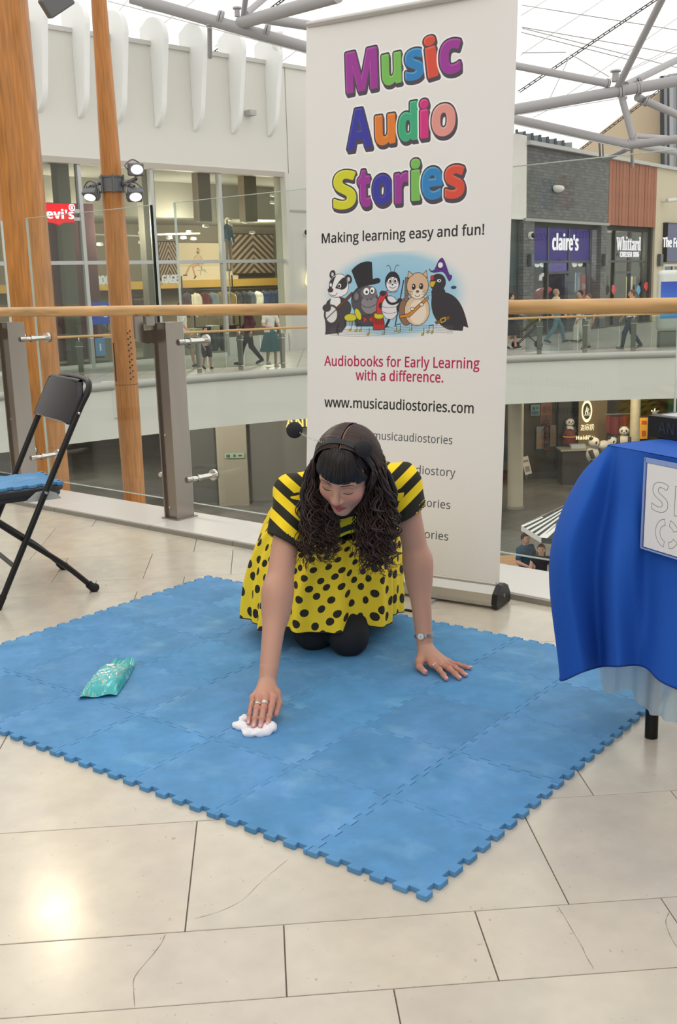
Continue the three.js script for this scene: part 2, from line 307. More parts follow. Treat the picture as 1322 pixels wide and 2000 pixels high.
// ------------------------------------------------------------------ the balustrade: posts, glass, rail
{
  const makePost = () => {
    const p = thing('balustrade_post', 'brushed steel balustrade post standing nearest the empty middle of the white plinth', 'post', bal(-1.005, 0.137, 0.027).toArray(), BTURN, 'steel posts of the near balustrade');
    part('shaft', merge([bx(0.088, 1.03, 0.095, 0, 0.515, 0), bx(0.008, 1.03, 0.118, -0.048, 0.515, 0.002), bx(0.008, 1.03, 0.118, 0.048, 0.515, 0.002)]), steel, p);
    part('foot_plate', rbx(0.13, 0.006, 0.145, 0.002, 0, 0.003, 0), steel, p);
    part('cap', bx(0.1, 0.004, 0.112, 0, 1.032, 0), steel, p);
    // the bent plate that carries the rail
    part('rail_bracket', extrude([[0.03, 0.93], [0.1, 0.93], [0.165, 0.945], [0.175, 0.96], [0.175, 1.075], [0.12, 1.075], [0.12, 0.998], [0.03, 0.998]], 0.012, 0.001).rotateY(-PI / 2).translate(-0.05, 0, 0), steel, p);
    part('rail_bracket', rbx(0.012, 0.055, 0.055, 0.002, 0.035, 1.05, 0.147), steel, p);
    for (const y of [0.205, 0.93]) for (const s of [1, -1]) {
      const x = s > 0 ? 0.062 : -0.2;
      const b = part('glass_bolt', merge([rod(V(s * 0.05, y, -0.02), V(x, y, -0.075), 0.017, 0.013), rod(V(x, y, -0.05), V(x, y, -0.197), 0.014, 0.014), rod(V(x, y, -0.085), V(x, y, -0.125), 0.02, 0.014)]), chrome, p);
      part('disc', rod(V(x, y, -0.197), V(x, y, -0.212), 0.03, 0.031, 24), chrome, b);
      part('gasket', rod(V(x, y, -0.211), V(x, y, -0.2185), 0.029, 0.029, 24), rubber, b);
    }
    for (const y of [0.06, 0.45]) part('rivet', rod(V(-0.02, y, 0.0465), V(-0.02, y, 0.0505), 0.007, 0.006), chrome, p);
    return p;
  };
  const post = makePost();
  [[-2.43, 'brushed steel balustrade post behind the black folding chair, cut by the picture edge'], [0.42, 'brushed steel balustrade post hidden behind the white banner'], [1.84, 'brushed steel balustrade post beyond the blue covered table']].forEach(([t, l], i) => {
    if (i) return;
    const c = post.clone(); c.name = numbered('balustrade_post'); scene.add(c); c.position.copy(bal(t, 0.137, 0.027)); c.userData.label = l;
  });
  const paneT = 0.015;
  [[-4.1, -2.765, 'tall frameless glass pane at the far end of the near balustrade, behind the chair back'], [-2.49, -1.309, 'tall glass pane between the two steel posts, over the chair and timber columns'], [-1.139, 0.05, 'tall glass pane between the middle steel post and the banner'], [0.22, 1.63, 'tall glass pane between the banner and the blue covered table']].forEach(([a, b, l], i) => {
    const p = thing('glass_panel', l, 'glass panel', bal((a + b) / 2, -0.08, 0).toArray(), BTURN, 'glass panes of the near balustrade');
    part('pane', bx(b - a, 1.618, paneT, 0, 0.863, 0), glass, p);
    if (i === 1) part('gasket_strip', bx(0.012, 1.62, 0.022, (b - a) / 2 - 0.012, 0.863, 0), rubber, p);
    part('polished_edge', merge([bx(b - a, 0.003, paneT, 0, 1.6735, 0), bx(b - a, 0.003, paneT, 0, 0.0525, 0), bx(0.003, 1.62, paneT, (b - a) / 2 + 0.0015, 0.863, 0), bx(0.003, 1.62, paneT, -(b - a) / 2 - 0.0015, 0.863, 0)]), glassEdge, p);
  });
  const rail = thing('handrail', 'round oak handrail running along the near glass balustrade', 'handrail');
  part('rail', metreUV(rod(V(-5.2, 0, 0), V(0.35, 0, 0), 0.027, 0.027, 28), 1).rotateX(0.3).rotateY(BTURN).translate(...bal(0, 0.28, 1.125).toArray()), railWood, rail);
  part('rail', metreUV(rod(V(0.352, 0, 0), V(3.4, 0, 0), 0.027, 0.027, 28), 1).rotateX(1.3).rotateY(BTURN).translate(...bal(0, 0.28, 1.125).toArray()), railWood, rail);
}

// ------------------------------------------------------------------ roof columns of glued timber with floodlights
function timberColumn(x, z, label, prof, foot) {
  const c = thing('timber_column', label, 'column', [x, -5.7, z]);
  const pts = prof.map(([y, r]) => new THREE.Vector2(r, y + 5.7));
  const g = new THREE.LatheGeometry(new THREE.SplineCurve(pts).getPoints(50), 40), p = g.attributes.position, u = g.attributes.uv;
  for (let i = 0; i < p.count; i++) u.setXY(i, u.getX(i) * 1.0, p.getY(i) * 0.5);
  part('shaft', g, wood, c);
  part('base_shoe', cyl(foot * 1.25, foot * 1.1, 0.5, 0, 0.25, 0, 32), darkMetal, c);
  return c;
}
const colA = timberColumn(-2.23, -8, 'massive round timber roof column at the picture edge, behind the folding chair', [[-5.4, 0.15], [-2, 0.164], [0.5, 0.168], [2.5, 0.164], [5, 0.15], [9, 0.11]], 0.16);
const colB = timberColumn(-1.862, -9.5, 'slender spindle shaped timber column carrying a ring of three floodlights', [[-5.4, 0.06], [-3, 0.078], [-1, 0.094], [0.2, 0.1015], [1.1, 0.102], [2.2, 0.088], [3.8, 0.062], [6.5, 0.04], [9, 0.03]], 0.08);
{ // splice with its slot and bored holes
  const y0 = 5.7 + 0.404;
  part('splice_joint', new THREE.TorusGeometry(0.1008, 0.0028, 6, 48).rotateX(PI / 2).translate(0, y0, 0), M(0x5a3412, 0.8), colB);
  const dark = M(0x2c1708, 0.9);
  part('slot', bx(0.018, 0.34, 0.012, 0, 0, 0.0985).rotateY(-0.82).translate(0, y0 + 0.2, 0), dark, colB);
  const hs = [];
  for (let k = 0; k < 9; k++) for (const a of [0.62, 0.85]) hs.push(new THREE.CylinderGeometry(0.0085, 0.0085, 0.006, 12).rotateX(PI / 2).translate(0, y0 + 0.05 + k * 0.05 + (a > 0.7 ? 0.018 : 0), 0.1005).rotateY(a));
  hs.forEach((h) => part('bored_hole', h, dark, colB));
}
function floodlight(parent, pos, aim, s = 1) {
  const f = new THREE.Group(); f.name = 'floodlight'; parent.add(f); f.position.copy(pos); parent.updateWorldMatrix(true, false); f.lookAt(parent.localToWorld(pos.clone()).add(aim)); 
  part('housing', merge([rbx(0.125 * s, 0.1 * s, 0.06 * s, 0.012 * s), ...[-2, -1, 0, 1, 2].map((k) => bx(0.006 * s, 0.085 * s, 0.03 * s, k * 0.022 * s, 0, -0.042 * s))]), darkMetal, f);
  part('lens', new THREE.CylinderGeometry(0.5, 0.5, 0.008, 28).rotateX(PI / 2).scale(0.1 * s, 0.075 * s, 1).translate(0, 0, 0.032 * s), glow(new THREE.Color(1, 0.97, 0.9), 1.5), f);
  part('yoke', tube([V(-0.068 * s, 0, 0), V(-0.072 * s, 0.03 * s, -0.05 * s), V(0, 0.075 * s, -0.075 * s), V(0.072 * s, 0.03 * s, -0.05 * s), V(0.068 * s, 0, 0)], 0.006 * s, 20, 6), darkMetal, f);
  return f;
}
{
  const y = at(226, 360, -9.5).y;
  const k = thing('floodlight_clamp', 'grey clamp ring with three small lit floodlights on the slender timber column', 'floodlights', [-1.862, y, -9.5]);
  part('ring', merge([cyl(0.1, 0.1, 0.13, 0, 0, 0, 32), cyl(0.108, 0.108, 0.012, 0, 0.06, 0, 32), cyl(0.108, 0.108, 0.012, 0, -0.06, 0, 32), ...[0.3, 1.3, -0.7].map((a) => cyl(0.008, 0.008, 0.15, 0.11 * Math.sin(a), 0, 0.11 * Math.cos(a), 8))]), darkMetal, k);
  const P = (px, py) => at(px, py, -9.4).sub(V(-1.862, y, -9.5));
  for (const [px, py, ax, ay, az, sx] of [[178, 380, -0.25, -0.75, 0.6, -0.1], [263, 381, 0.35, -0.55, 0.75, 0.1], [265, 331, 0.45, -0.12, 0.88, 0.1]]) {
    const p = P(px, py), elbow = V(p.x, py < 350 ? p.y - 0.075 : p.y + 0.065, p.z);
    part('arm', merge([tube([V(sx, py < 350 ? -0.01 : 0.01, 0.04), V((sx + elbow.x) / 2, elbow.y * 0.4, p.z * 0.7), elbow], 0.016, 14, 8), rod(elbow, p.clone().add(V(0, py < 350 ? -0.05 : 0.05, 0)), 0.014, 0.014)]), darkMetal, k);
    floodlight(k, p, V(ax, ay, az), 1.05);
  }
  // the big column's own lamps, just above the picture but for the corner of one; one makes the bright spot on the floor
  const yA = 3.78, k2 = thing('floodlight_clamp', 'dark floodlight fitting near the head of the massive timber column', 'floodlights', [-2.23, yA, -8]);
  part('ring', merge([cyl(0.168, 0.165, 0.13, 0, 0, 0, 32), cyl(0.175, 0.175, 0.012, 0, 0.06, 0, 32), cyl(0.175, 0.175, 0.012, 0, -0.06, 0, 32)]), darkMetal, k2);
  const O = V(-2.23, yA, -8), lp = at(110, 4, -7.75).sub(O), lq = V(-0.14, -0.03, 0.36);
  part('arm', tube([V(0.14, -0.03, 0.08), V(0.24, -0.2, 0.2), lp.clone().add(V(0, 0.05, 0))], 0.018, 12, 8), darkMetal, k2); part('arm', rod(V(-0.06, 0, 0.14), lq.clone().add(V(0, 0, -0.04)), 0.016), darkMetal, k2);
  const h = part('housing', rbx(0.2, 0.13, 0.1, 0.012), darkMetal, k2); h.position.copy(lp); h.rotation.set(0.2, 0.5, 0.5);
  const d = V(1.75, -3.78, 6.1).normalize(), f = floodlight(k2, lq, d, 1.5);
  f.children[1].material = glow(new THREE.Color(1, 0.83, 0.52), 16);
  const s = new THREE.SpotLight(new THREE.Color(1, 0.85, 0.6), 5, 0, 0.75, 0.7, 2);
  s.position.copy(O).add(lq).addScaledVector(d, 0.075); s.target.position.copy(s.position).add(d); s.castShadow = true; s.shadow.radius = 3; scene.add(s, s.target);
}

// ------------------------------------------------------------------ play mat of 35 interlocking foam tiles
const TS = 0.3, TA = 0.0078, TP = TS / 5;
// points of a toothed seam from s0 to s1 (along), offset sg * TA at each tab (tabs at multiples of TP)
function seam(s0, s1, sg) {
  const pts = []; 
  for (let k = Math.floor(s0 / TP) - 1; k <= s1 / TP + 1; k++) {
    const c = k * TP;
    for (const [d, o] of [[-0.245, -1], [-0.29, 0.72], [-0.25, 1], [0.25, 1], [0.29, 0.72], [0.245, -1]]) { const s = c + d * TP; if (s > s0 + 1e-4 && s < s1 - 1e-4) pts.push([s, o * sg * TA]); }
  }
  return pts;
}
function foamTile(i, j, sx0, sx1, sz0, sz1) {                     // signs of its four seams
  const c = (a, b, sx, sz) => [a * TS + sx * TA, b * TS + sz * TA], p = [];
  const A = c(i, j, sx0, sz0), B = c(i + 1, j, sx1, sz0), C = c(i + 1, j + 1, sx1, sz1), D = c(i, j + 1, sx0, sz1);
  p.push(A, ...seam(A[0], B[0], sz0).map(([s, o]) => [s, j * TS + o]), B, ...seam(B[1], C[1], sx1).map(([s, o]) => [(i + 1) * TS + o, s]));
  p.push(C, ...seam(D[0], C[0], sz1).reverse().map(([s, o]) => [s, (j + 1) * TS + o]), D, ...seam(A[1], D[1], sx0).reverse().map(([s, o]) => [i * TS + o, s]));
  const k = rr(0.9885, 0.9925), mx = (i + 0.5) * TS, mz = (j + 0.5) * TS;
  return p.map(([x, z]) => [mx + (x - mx) * k, -(mz + (z - mz) * k)]);
}
const foamMats = [0.93, 0.97, 1, 1.04, 0.99].map((k, i) => M(new THREE.Color().setRGB(k * (i === 3 ? 0.9 : 1), k, k), 0.72, { map: foamMap }));
{
  const mat = thing('play_mat', 'large blue foam play mat of interlocking jigsaw edged tiles on the stone floor', 'play mat', [0.15338, 0, -1.93956], PI - 0.6655);
  const sg = (k, n, r) => k === 0 ? -1 : k === n ? 1 : (r % 2 ? 1 : -1);
  for (let i = 0; i < 7; i++) for (let j = 0; j < 5; j++) {
    const o = foamTile(i, j, sg(i, 7, i), sg(i + 1, 7, i + 1), sg(j, 5, j), sg(j + 1, 5, j + 1));
    part('tile', metreUV(extrude(o, 0.0105, 0.0009).rotateX(-PI / 2).translate(0, 0.0012 + rr(0, 0.0007), 0), 1.4, rr(0, 9), rr(0, 9)), foamMats[Math.floor(rnd() * 5)], mat);
  }
}

// ------------------------------------------------------------------ folding chair and the foam tile on its seat
{
  const ang = Math.atan2(-0.51, -0.86), W = 0.485;                  // local x forward, z towards the far side
  const ch = thing('folding_chair', 'black plastic and tube folding chair with a blue foam tile on its seat', 'chair', [-1.37, 0.0, -4.04], ang);
  const tubeMat = M(0x1b1a1a, 0.38, { metalness: 0.3 }), seatMat = M(0x242328, 0.5), backMat = M(0x242225, 0.46), R = 0.0125;
  // the long bent tube: front feet, up behind the backrest, over the top
  const up = (z) => [V(-0.008, 0.012, z), V(-0.21, 0.405, z), V(-0.402, 0.775, z)], n = up(0), f = up(W);
  part('front_leg_tube', merge([tube([...n, V(-0.447, 0.845, 0.012), V(-0.459, 0.87, 0.045), V(-0.463, 0.878, 0.12), V(-0.463, 0.878, W - 0.12), V(-0.459, 0.87, W - 0.045), V(-0.447, 0.845, W - 0.012), ...f.reverse()], R, 90, 10)]), tubeMat, ch);
  const rear = (z) => [V(0.055, 0.435, z), V(-0.06, 0.33, z), V(-0.29, 0.135, z), V(-0.335, 0.09, z), V(-0.408, 0.012, z)];
  for (const z of [0.028, W - 0.028]) {
    part('rear_leg_tube', tube(rear(z), R * 0.95, 30, 10), tubeMat, ch);
    part('foot_cap', merge([rod(V(-0.385, 0.036, z), V(-0.415, 0.003, z), 0.0165, 0.0175), ball(0.0172, -0.413, 0.0165, z, 12)]), rubber, ch);
  }
  for (const z of [0, W]) part('foot_cap', merge([rod(V(-0.028, 0.055, z), V(0, 0.004, z), 0.0155, 0.016)]), rubber, ch);
  part('cross_bar', rod(V(-0.36, 0.062, 0.028), V(-0.36, 0.062, W - 0.028), 0.008), tubeMat, ch);
  part('cross_bar', rod(V(-0.085, 0.165, 0), V(-0.085, 0.165, W), 0.0095), tubeMat, ch);
  // seat: shallow moulded tray, rounded outline
  const so = []; for (let k = 0; k < 48; k++) { const a = k / 48 * 2 * PI, c = Math.cos(a), s = Math.sin(a), q = 3.2; so.push([-0.145 + 0.205 * Math.sign(c) * Math.abs(c) ** (2 / q), W / 2 + 0.175 * Math.sign(s) * Math.abs(s) ** (2 / q)]); }
  const seat = part('seat', extrude(so.map(([x, z]) => [x, -z]), 0.014, 0.007, { seg: 3 }).rotateX(-PI / 2).translate(0, 0.437, 0), seatMat, ch);
  part('skirt', extrude(so.map(([x, z]) => [-0.145 + (x + 0.145) * 0.96, -(W / 2 + (z - W / 2) * 0.96)]), 0.03, 0.002).rotateX(-PI / 2).translate(0, 0.412, 0), seatMat, seat);
  for (const z of [0.013, W - 0.013]) {
    part('hinge_plate', extrude([[-0.3, 0.415], [-0.15, 0.415], [-0.17, 0.43], [-0.2, 0.452], [-0.245, 0.455], [-0.28, 0.44]], 0.003).translate(0, 0, z), frameGrey, ch);
    const o = z < 0.1 ? -0.016 : 0.016; part('rivet', rod(V(-0.232, 0.45, z + o), V(-0.232, 0.45, z + o * 1.9), 0.008, 0.006), chrome, ch);
  }
  // backrest: curved panel leaning with the tubes
  const bk = (u, v, t) => { const z = 0.008 + (W - 0.016) * u, h = 0.725 + 0.152 * v, c = 0.028 * (4 * (u - 0.5) ** 2 - 1), ax = -0.004 - 0.515 * h; return V(ax + 0.032 + t - c * 0.7 - 0.0, h - 0.012 * Math.abs(2 * u - 1) ** 6, z); };
  const edge = (u, v) => { const du = Math.abs(2 * u - 1); return 1 - 0.2 * sstep(0.75, 1, du) * sstep(0.55, 1, v); };
  const panel = part('backrest', thick(40, 16, (u, v) => bk(0.5 + (u - 0.5) * (1 - 0.16 * sstep(0.55, 1, v) ** 2), v * (1 - 0.04 * Math.abs(2 * u - 1) ** 3), 0), 0.011), backMat, ch);
  part('rolled_edge', merge([0, 1].map((e) => tube([...Array(16)].map((_, k) => { const v = k / 15; return bk(0.5 + (e - 0.5) * (1 - 0.16 * sstep(0.55, 1, v) ** 2), v * 0.97, -0.008); }), 0.0145, 30, 8)).concat([tube([...Array(20)].map((_, k) => bk(0.08 + 0.84 * k / 19, 0.99, -0.008)), 0.012, 40, 8)])), backMat, panel);
  part('inner_lip', thick(30, 2, (u, v) => bk(0.03 + u * 0.94, 0.01 - 0.07 * v, -0.02 * v), 0.004), M(0xb9b6b4, 0.6), panel);
  for (const z of [-0.0145, W + 0.0145]) part('rivet', ball(0.006, -0.39, 0.755, z, 8), chrome, ch);
  const ft = thing('foam_tile', 'single blue jigsaw edged foam tile lying on the black chair seat', 'foam tile', [-1.37, 0.4585, -4.04], ang);
  part('tile', metreUV(extrude(foamTile(0, 0, -1, 1, -1, 1).map(([x, y]) => [x - 0.325, y - 0.085]), 0.0105, 0.0009).rotateX(-PI / 2).translate(0, 0.001, 0), 1.4, 3.3, 2.1), foamMats[2], ft);
}

// ------------------------------------------------------------------ roll-up banner
const BW = 0.905, BH = 2.19, PPM = 930;
const bannerTex = canvasTex(842, 2037, (g, w, h) => {
  g.fillStyle = '#efece8'; g.fillRect(0, 0, w, h);
  const X = (u) => (u + BW) * PPM, Y = (v) => (BH - v) * PPM;
  g.lineJoin = g.lineCap = 'round';
  // heading: fat rounded letters with a dark underside
  const fat = (ch, u0, u1, v0, v1, col, rot = 0) => {
    const x = X(u0) + 9, W = X(u1) - X(u0) - 18, y0 = Y(v1) + 8, H = Y(v0) - Y(v1) - 20;
    g.save(); g.font = 'bold 200px sans-serif';
    const m = g.measureText(ch), bw = m.actualBoundingBoxRight + m.actualBoundingBoxLeft, bh = m.actualBoundingBoxAscent + m.actualBoundingBoxDescent;
    const sx = W / bw, sy = H / bh;
    const put = (dx, dy, lw, c, fill = true) => { g.save(); g.translate(x + W / 2 + dx, y0 + H / 2 + dy); g.rotate(rot); g.scale(sx, sy); g.translate(-bw / 2 + m.actualBoundingBoxLeft, -bh / 2 + m.actualBoundingBoxAscent); g.lineWidth = lw / ((sx + sy) / 2); g.strokeStyle = g.fillStyle = c; g.strokeText(ch, 0, 0); if (fill) g.fillText(ch, 0, 0); g.restore(); };
    put(0, 0, 30, '#faf8f6'); put(4, 10, 30, '#faf8f6');
    put(0, 0, 19, '#38313a'); put(3, 6, 18, '#4f4650'); put(5, 11, 17, '#4f4650');
    put(0, 0, 9, col[0]); put(-2, -3, 3, col[1]); put(1, 2, 2, col[0]);
    g.restore();
  };
  const c = { pu: ['#a2389b', '#b758ae'], gr: ['#7dc15a', '#93cf72'], bl: ['#2f86c4', '#5aa7da'], rd: ['#e0513c', '#ea7460'], na: ['#3b3aa2', '#5352b8'], or: ['#e9812f', '#f09c55'], te: ['#3fae80', '#67c49b'], pk: ['#d92f80', '#e65a9c'], sa: ['#e79a8f', '#efb4aa'], ye: ['#d9d62d', '#e6e45c'] };
  [['M', -0.727, -0.573, 0, 0.168, c.pu], ['u', -0.565, -0.467, 0.008, 0.136, c.gr], ['s', -0.463, -0.37, 0.012, 0.14, c.bl], ['i', -0.376, -0.318, 0.012, 0.178, c.rd, -0.1], ['c', -0.318, -0.216, 0.015, 0.152, c.pu]].forEach(([t, a, b, p, q, k, r]) => fat(t, a, b, 1.9 + p, 1.9 + q, k, (r ?? 0) - 0.05));
  [['A', -0.722, -0.595, 0, 0.165, c.na], ['u', -0.593, -0.49, 0.004, 0.13, c.or], ['d', -0.49, -0.394, 0.008, 0.165, c.te], ['i', -0.395, -0.347, 0.012, 0.168, c.pk], ['o', -0.345, -0.233, 0.012, 0.142, c.sa]].forEach(([t, a, b, p, q, k]) => fat(t, a, b, 1.683 + p, 1.683 + q, k, -0.03));
  [['S', -0.784, -0.667, 0, 0.165, c.ye], ['t', -0.672, -0.6, 0.004, 0.158, c.pu], ['o', -0.604, -0.502, 0.008, 0.135, c.na], ['r', -0.503, -0.43, 0.008, 0.135, c.pu], ['i', -0.43, -0.378, 0.012, 0.182, c.gr], ['e', -0.384, -0.282, 0.012, 0.145, c.bl], ['s', -0.284, -0.189, 0.01, 0.145, c.rd]].forEach(([t, a, b, p, q, k]) => fat(t, a, b, 1.454 + p, 1.454 + q, k, -0.02));
  const line = (s, u0, u1, v, size, col, wt = '') => { g.save(); g.font = `${wt} ${size * PPM}px sans-serif`; g.fillStyle = g.strokeStyle = col; const m = g.measureText(s).width; g.translate(X(u0), Y(v)); g.scale((X(u1) - X(u0)) / m, 1); if (wt === '') { g.lineWidth = 1.4; if (size > 0.05) g.strokeText(s, 0, 0); } g.fillText(s, 0, 0); g.restore(); };
  line('Making learning easy and fun!', -0.838, -0.105, 1.334, 0.0535, '#1e1b1d');
  line('Audiobooks for Early Learning', -0.822, -0.112, 0.84, 0.0545, '#b8144f');
  line('with a difference.', -0.672, -0.264, 0.785, 0.0545, '#b8144f');
  line('www.musicaudiostories.com', -0.82, -0.128, 0.672, 0.054, '#1a181a');
  for (const [s, u1, v] of [['@musicaudiostories', -0.218, 0.548], ['@musicaudiostory', -0.202, 0.424], ['musicaudiostories', -0.217, 0.297], ['musicaudiostories', -0.221, 0.172]]) line(s, u1 - 0.41, u1, v, 0.046, '#4a4a58');
  // small round-cornered badge, mostly hidden behind the head
  for (const [v, a, b] of [[0.612, '#c02a7c', '#6a3ab0'], [0.485, '#3a6fb5', '#3a6fb5'], [0.36, '#2f9bd8', '#2f9bd8'], [0.235, '#c8372f', '#c8372f']]) { const q = g.createLinearGradient(X(-0.735), 0, X(-0.655), 0); q.addColorStop(0, a); q.addColorStop(1, b); g.fillStyle = q; g.beginPath(); g.roundRect(X(-0.735), Y(v), 0.08 * PPM, 0.08 * PPM, 16); g.fill(); }
  // cartoon animals, drawn in a frame of their own
  g.save(); g.setTransform(0.6253, 0, 0, 0.553, -34.6, 819);
  const E = (x, y, a, b, col, r = 0, st) => { g.beginPath(); g.ellipse(x, y, a, b, r, 0, 2 * PI); if (col) { g.fillStyle = col; g.fill(); } if (st) { g.lineWidth = st === 1 ? 3 : st; g.strokeStyle = '#2a2629'; g.stroke(); } };
  const P = (pts, col, st, close = true) => { g.beginPath(); pts.forEach((p, i) => p.length === 2 ? (i ? g.lineTo(...p) : g.moveTo(...p)) : g.bezierCurveTo(...p)); if (close) g.closePath(); if (col) { g.fillStyle = col; g.fill(); } if (st) { g.lineWidth = st; g.strokeStyle = '#2a2629'; g.stroke(); } };
  const q = g.createRadialGradient(660, 330, 60, 660, 330, 520); q.addColorStop(0, '#8fc4e2'); q.addColorStop(0.75, '#a9d2e6'); q.addColorStop(1, '#efece800'); g.fillStyle = q; g.save(); g.translate(0, 110); g.scale(1, 0.62); g.fillRect(100, -120, 1120, 900); g.restore();
  // badger with a banjo
  P([[185, 575], [200, 500, 160, 420, 200, 350], [250, 310, 320, 320, 340, 350], [385, 380, 365, 440, 330, 470], [330, 520], [300, 560], [185, 575]], '#4a444a', 3);
  P([[235, 320], [200, 360, 230, 420, 270, 400], [300, 370, 300, 330, 270, 318]], '#f1eeee');
  E(236, 170, 19, 27, '#3a353b', 0.2, 1); E(348, 205, 22, 30, '#3a353b', -0.3, 1); E(236, 170, 9, 14, '#d8d2d2'); E(348, 206, 10, 16, '#d8d2d2');
  P([[215, 270], [205, 210, 240, 160, 300, 170], [350, 190, 360, 260, 335, 300], [300, 330, 240, 330, 222, 312], [205, 300, 208, 280, 215, 270]], '#f4f1f0', 3);
  P([[215, 270], [205, 225, 235, 185, 262, 180], [240, 210, 240, 250, 222, 280]], '#39343a'); P([[255, 262], [280, 215, 300, 195, 325, 190], [350, 220, 345, 270, 300, 275]], '#39343a');
  E(285, 248, 14, 17, '#f7f5f4', 0, 1); E(283, 250, 7, 10, '#2a2629'); E(224, 240, 8, 13, '#f7f5f4'); E(222, 275, 18, 14, '#5a3434', 0, 1);
  P([[225, 305], [245, 322, 262, 312, 268, 295]], null, 3, false);
  P([[250, 430], [385, 305], [372, 290], [240, 412]], '#6b4630', 2); E(228, 440, 52, 66, '#5c565a', 0, 1); E(228, 440, 42, 56, '#e8e4e0', 0, 1); P([[190, 470], [270, 400]], null, 5, false); E(195, 395, 30, 26, '#4a444a');
  // gorilla in a top hat with gold shoulders
  P([[400, 520], [380, 440, 400, 380, 430, 350], [540, 360, 560, 420, 560, 520]], '#4a474d', 3);
  E(460, 350, 92, 100, '#55525a', 0, 1); E(400, 320, 26, 36, '#5e5a62', 0, 1); E(404, 322, 14, 22, '#86807f'); E(495, 375, 62, 66, '#8d888d', 0, 1); E(490, 300, 56, 46, '#77727a');
  P([[378, 340], [370, 300, 400, 280, 430, 262], [480, 240, 540, 250, 565, 230], [575, 205, 550, 200, 515, 212], [508, 100], [470, 85, 410, 100, 370, 150], [415, 265], [380, 290, 362, 320, 378, 340]], '#2b292d', 3);
  E(472, 290, 23, 26, '#fbfaf8', 0, 1); E(513, 285, 18, 24, '#fbfaf8', 0, 1); E(474, 294, 8, 10, '#2a2629'); E(511, 288, 7, 9, '#2a2629');
  P([[440, 375], [460, 405, 510, 400, 535, 375]], null, 3, false); E(478, 345, 5, 4, '#3a363a'); E(505, 342, 5, 4, '#3a363a');
  E(362, 462, 44, 26, '#d8cf2d', 0, 1); E(415, 440, 20, 42, '#d8cf2d', -0.4, 1); for (let k = 0; k < 9; k++) P([[322 + k * 11, 485], [322 + k * 11, 515]], null, 4, false);
  P([[452, 455], [482, 475], [452, 500]], '#d2302e', 2); P([[518, 450], [486, 475], [516, 500]], '#d2302e', 2);
  P([[520, 430], [580, 420, 600, 460, 600, 545], [520, 545]], '#c6302c', 3); E(560, 452, 34, 24, '#d8cf2d', 0, 1); for (let k = 0; k < 6; k++) P([[534 + k * 11, 470], [534 + k * 11, 508]], null, 4, false);
  // ladybird with feelers and a stick
  P([[610, 290], [560, 300, 530, 360, 545, 440], [600, 440], [625, 330]], '#cf3a3c', 3); E(585, 305, 22, 18, '#38333a'); E(572, 385, 14, 20, '#38333a');
  E(636, 400, 58, 78, '#e6e2e6', 0, 1); P([[582, 390], [600, 402, 670, 402, 692, 388]], null, 2, false); P([[585, 425], [610, 440, 660, 440, 688, 424]], null, 2, false);
  P([[608, 330], [620, 380, 660, 390, 705, 350]], null, 15, false); P([[610, 520], [630, 480]], null, 16, false);
  E(652, 232, 50, 66, '#2e2a31', 0, 1); E(652, 248, 42, 48, '#efecef'); E(634, 225, 15, 19, '#fbfaf8', 0, 1); E(672, 225, 15, 19, '#fbfaf8', 0, 1); E(636, 228, 7, 10, '#2a2629'); E(670, 228, 7, 10, '#2a2629'); E(652, 250, 6, 5, '#2a2629'); P([[630, 262], [645, 276, 662, 276, 676, 262]], null, 3, false);
  P([[640, 165], [640, 130, 625, 115, 612, 130]], null, 3, false); P([[665, 165], [668, 130, 682, 115, 694, 130]], null, 3, false); for (let k = 0; k < 8; k++) E(616 + k * 9, 292 + 6 * Math.sin(k / 7 * PI), 5, 5, '#f4f1ef', 0, 1);
  P([[728, 225], [672, 520]], null, 7, false); E(703, 352, 16, 14, '#2e2a31'); E(690, 405, 10, 22, '#2e2a31');
  // guinea pig with a flute and a satchel
  E(748, 425, 52, 90, '#8f6e56', 0, 1); P([[738, 205], [760, 205], [760, 360], [735, 360]], '#8f6e56', 2);
  E(820, 420, 84, 98, '#e0c3a4', 0, 1); E(825, 430, 58, 78, '#efdfcb'); E(822, 262, 72, 84, '#dbb896', 0, 1); P([[755, 215], [760, 165], [792, 190]], '#dbb896', 3); P([[855, 190], [880, 165], [887, 215]], '#dbb896', 3);
  E(822, 312, 42, 34, '#efdfcb'); E(796, 268, 13, 20, '#2a2629'); E(846, 266, 13, 20, '#2a2629'); E(793, 262, 4, 6, '#ffffff'); E(843, 260, 4, 6, '#ffffff'); E(822, 298, 9, 7, '#8c5a4a', 0, 1); P([[806, 322], [820, 338, 830, 332, 838, 320]], null, 3, false);
  for (const s of [-1, 1]) for (const k of [0, 1, 2]) P([[822 + s * 30, 300 + k * 8], [822 + s * 85, 290 + k * 18]], null, 1.5, false);
  P([[700, 452], [760, 440], [893, 330], [896, 348], [770, 462], [705, 468]], '#d98a2c', 3); E(788, 410, 14, 11, '#efdfcb', 0, 1); E(850, 382, 14, 11, '#efdfcb', 0, 1);
  // black bird in a purple hat
  P([[915, 300], [930, 260, 990, 250, 1005, 310], [1100, 330, 1130, 430, 1155, 530], [1125, 520], [1120, 550], [1040, 545], [960, 520, 905, 440, 918, 340]], '#37333a', 3); E(955, 245, 52, 56, '#37333a');
  P([[898, 155], [905, 190, 940, 180, 975, 175], [1010, 180, 1015, 230, 1030, 238], [1050, 220, 1045, 200, 1040, 200], [1020, 215, 1010, 120, 980, 90], [950, 100, 945, 150, 930, 165], [915, 175, 905, 170, 898, 155]], '#5f2f8f', 3); E(970, 135, 16, 18, '#f2eff4'); P([[950, 150], [985, 165]], null, 3, false); P([[985, 148], [955, 168]], null, 3, false);
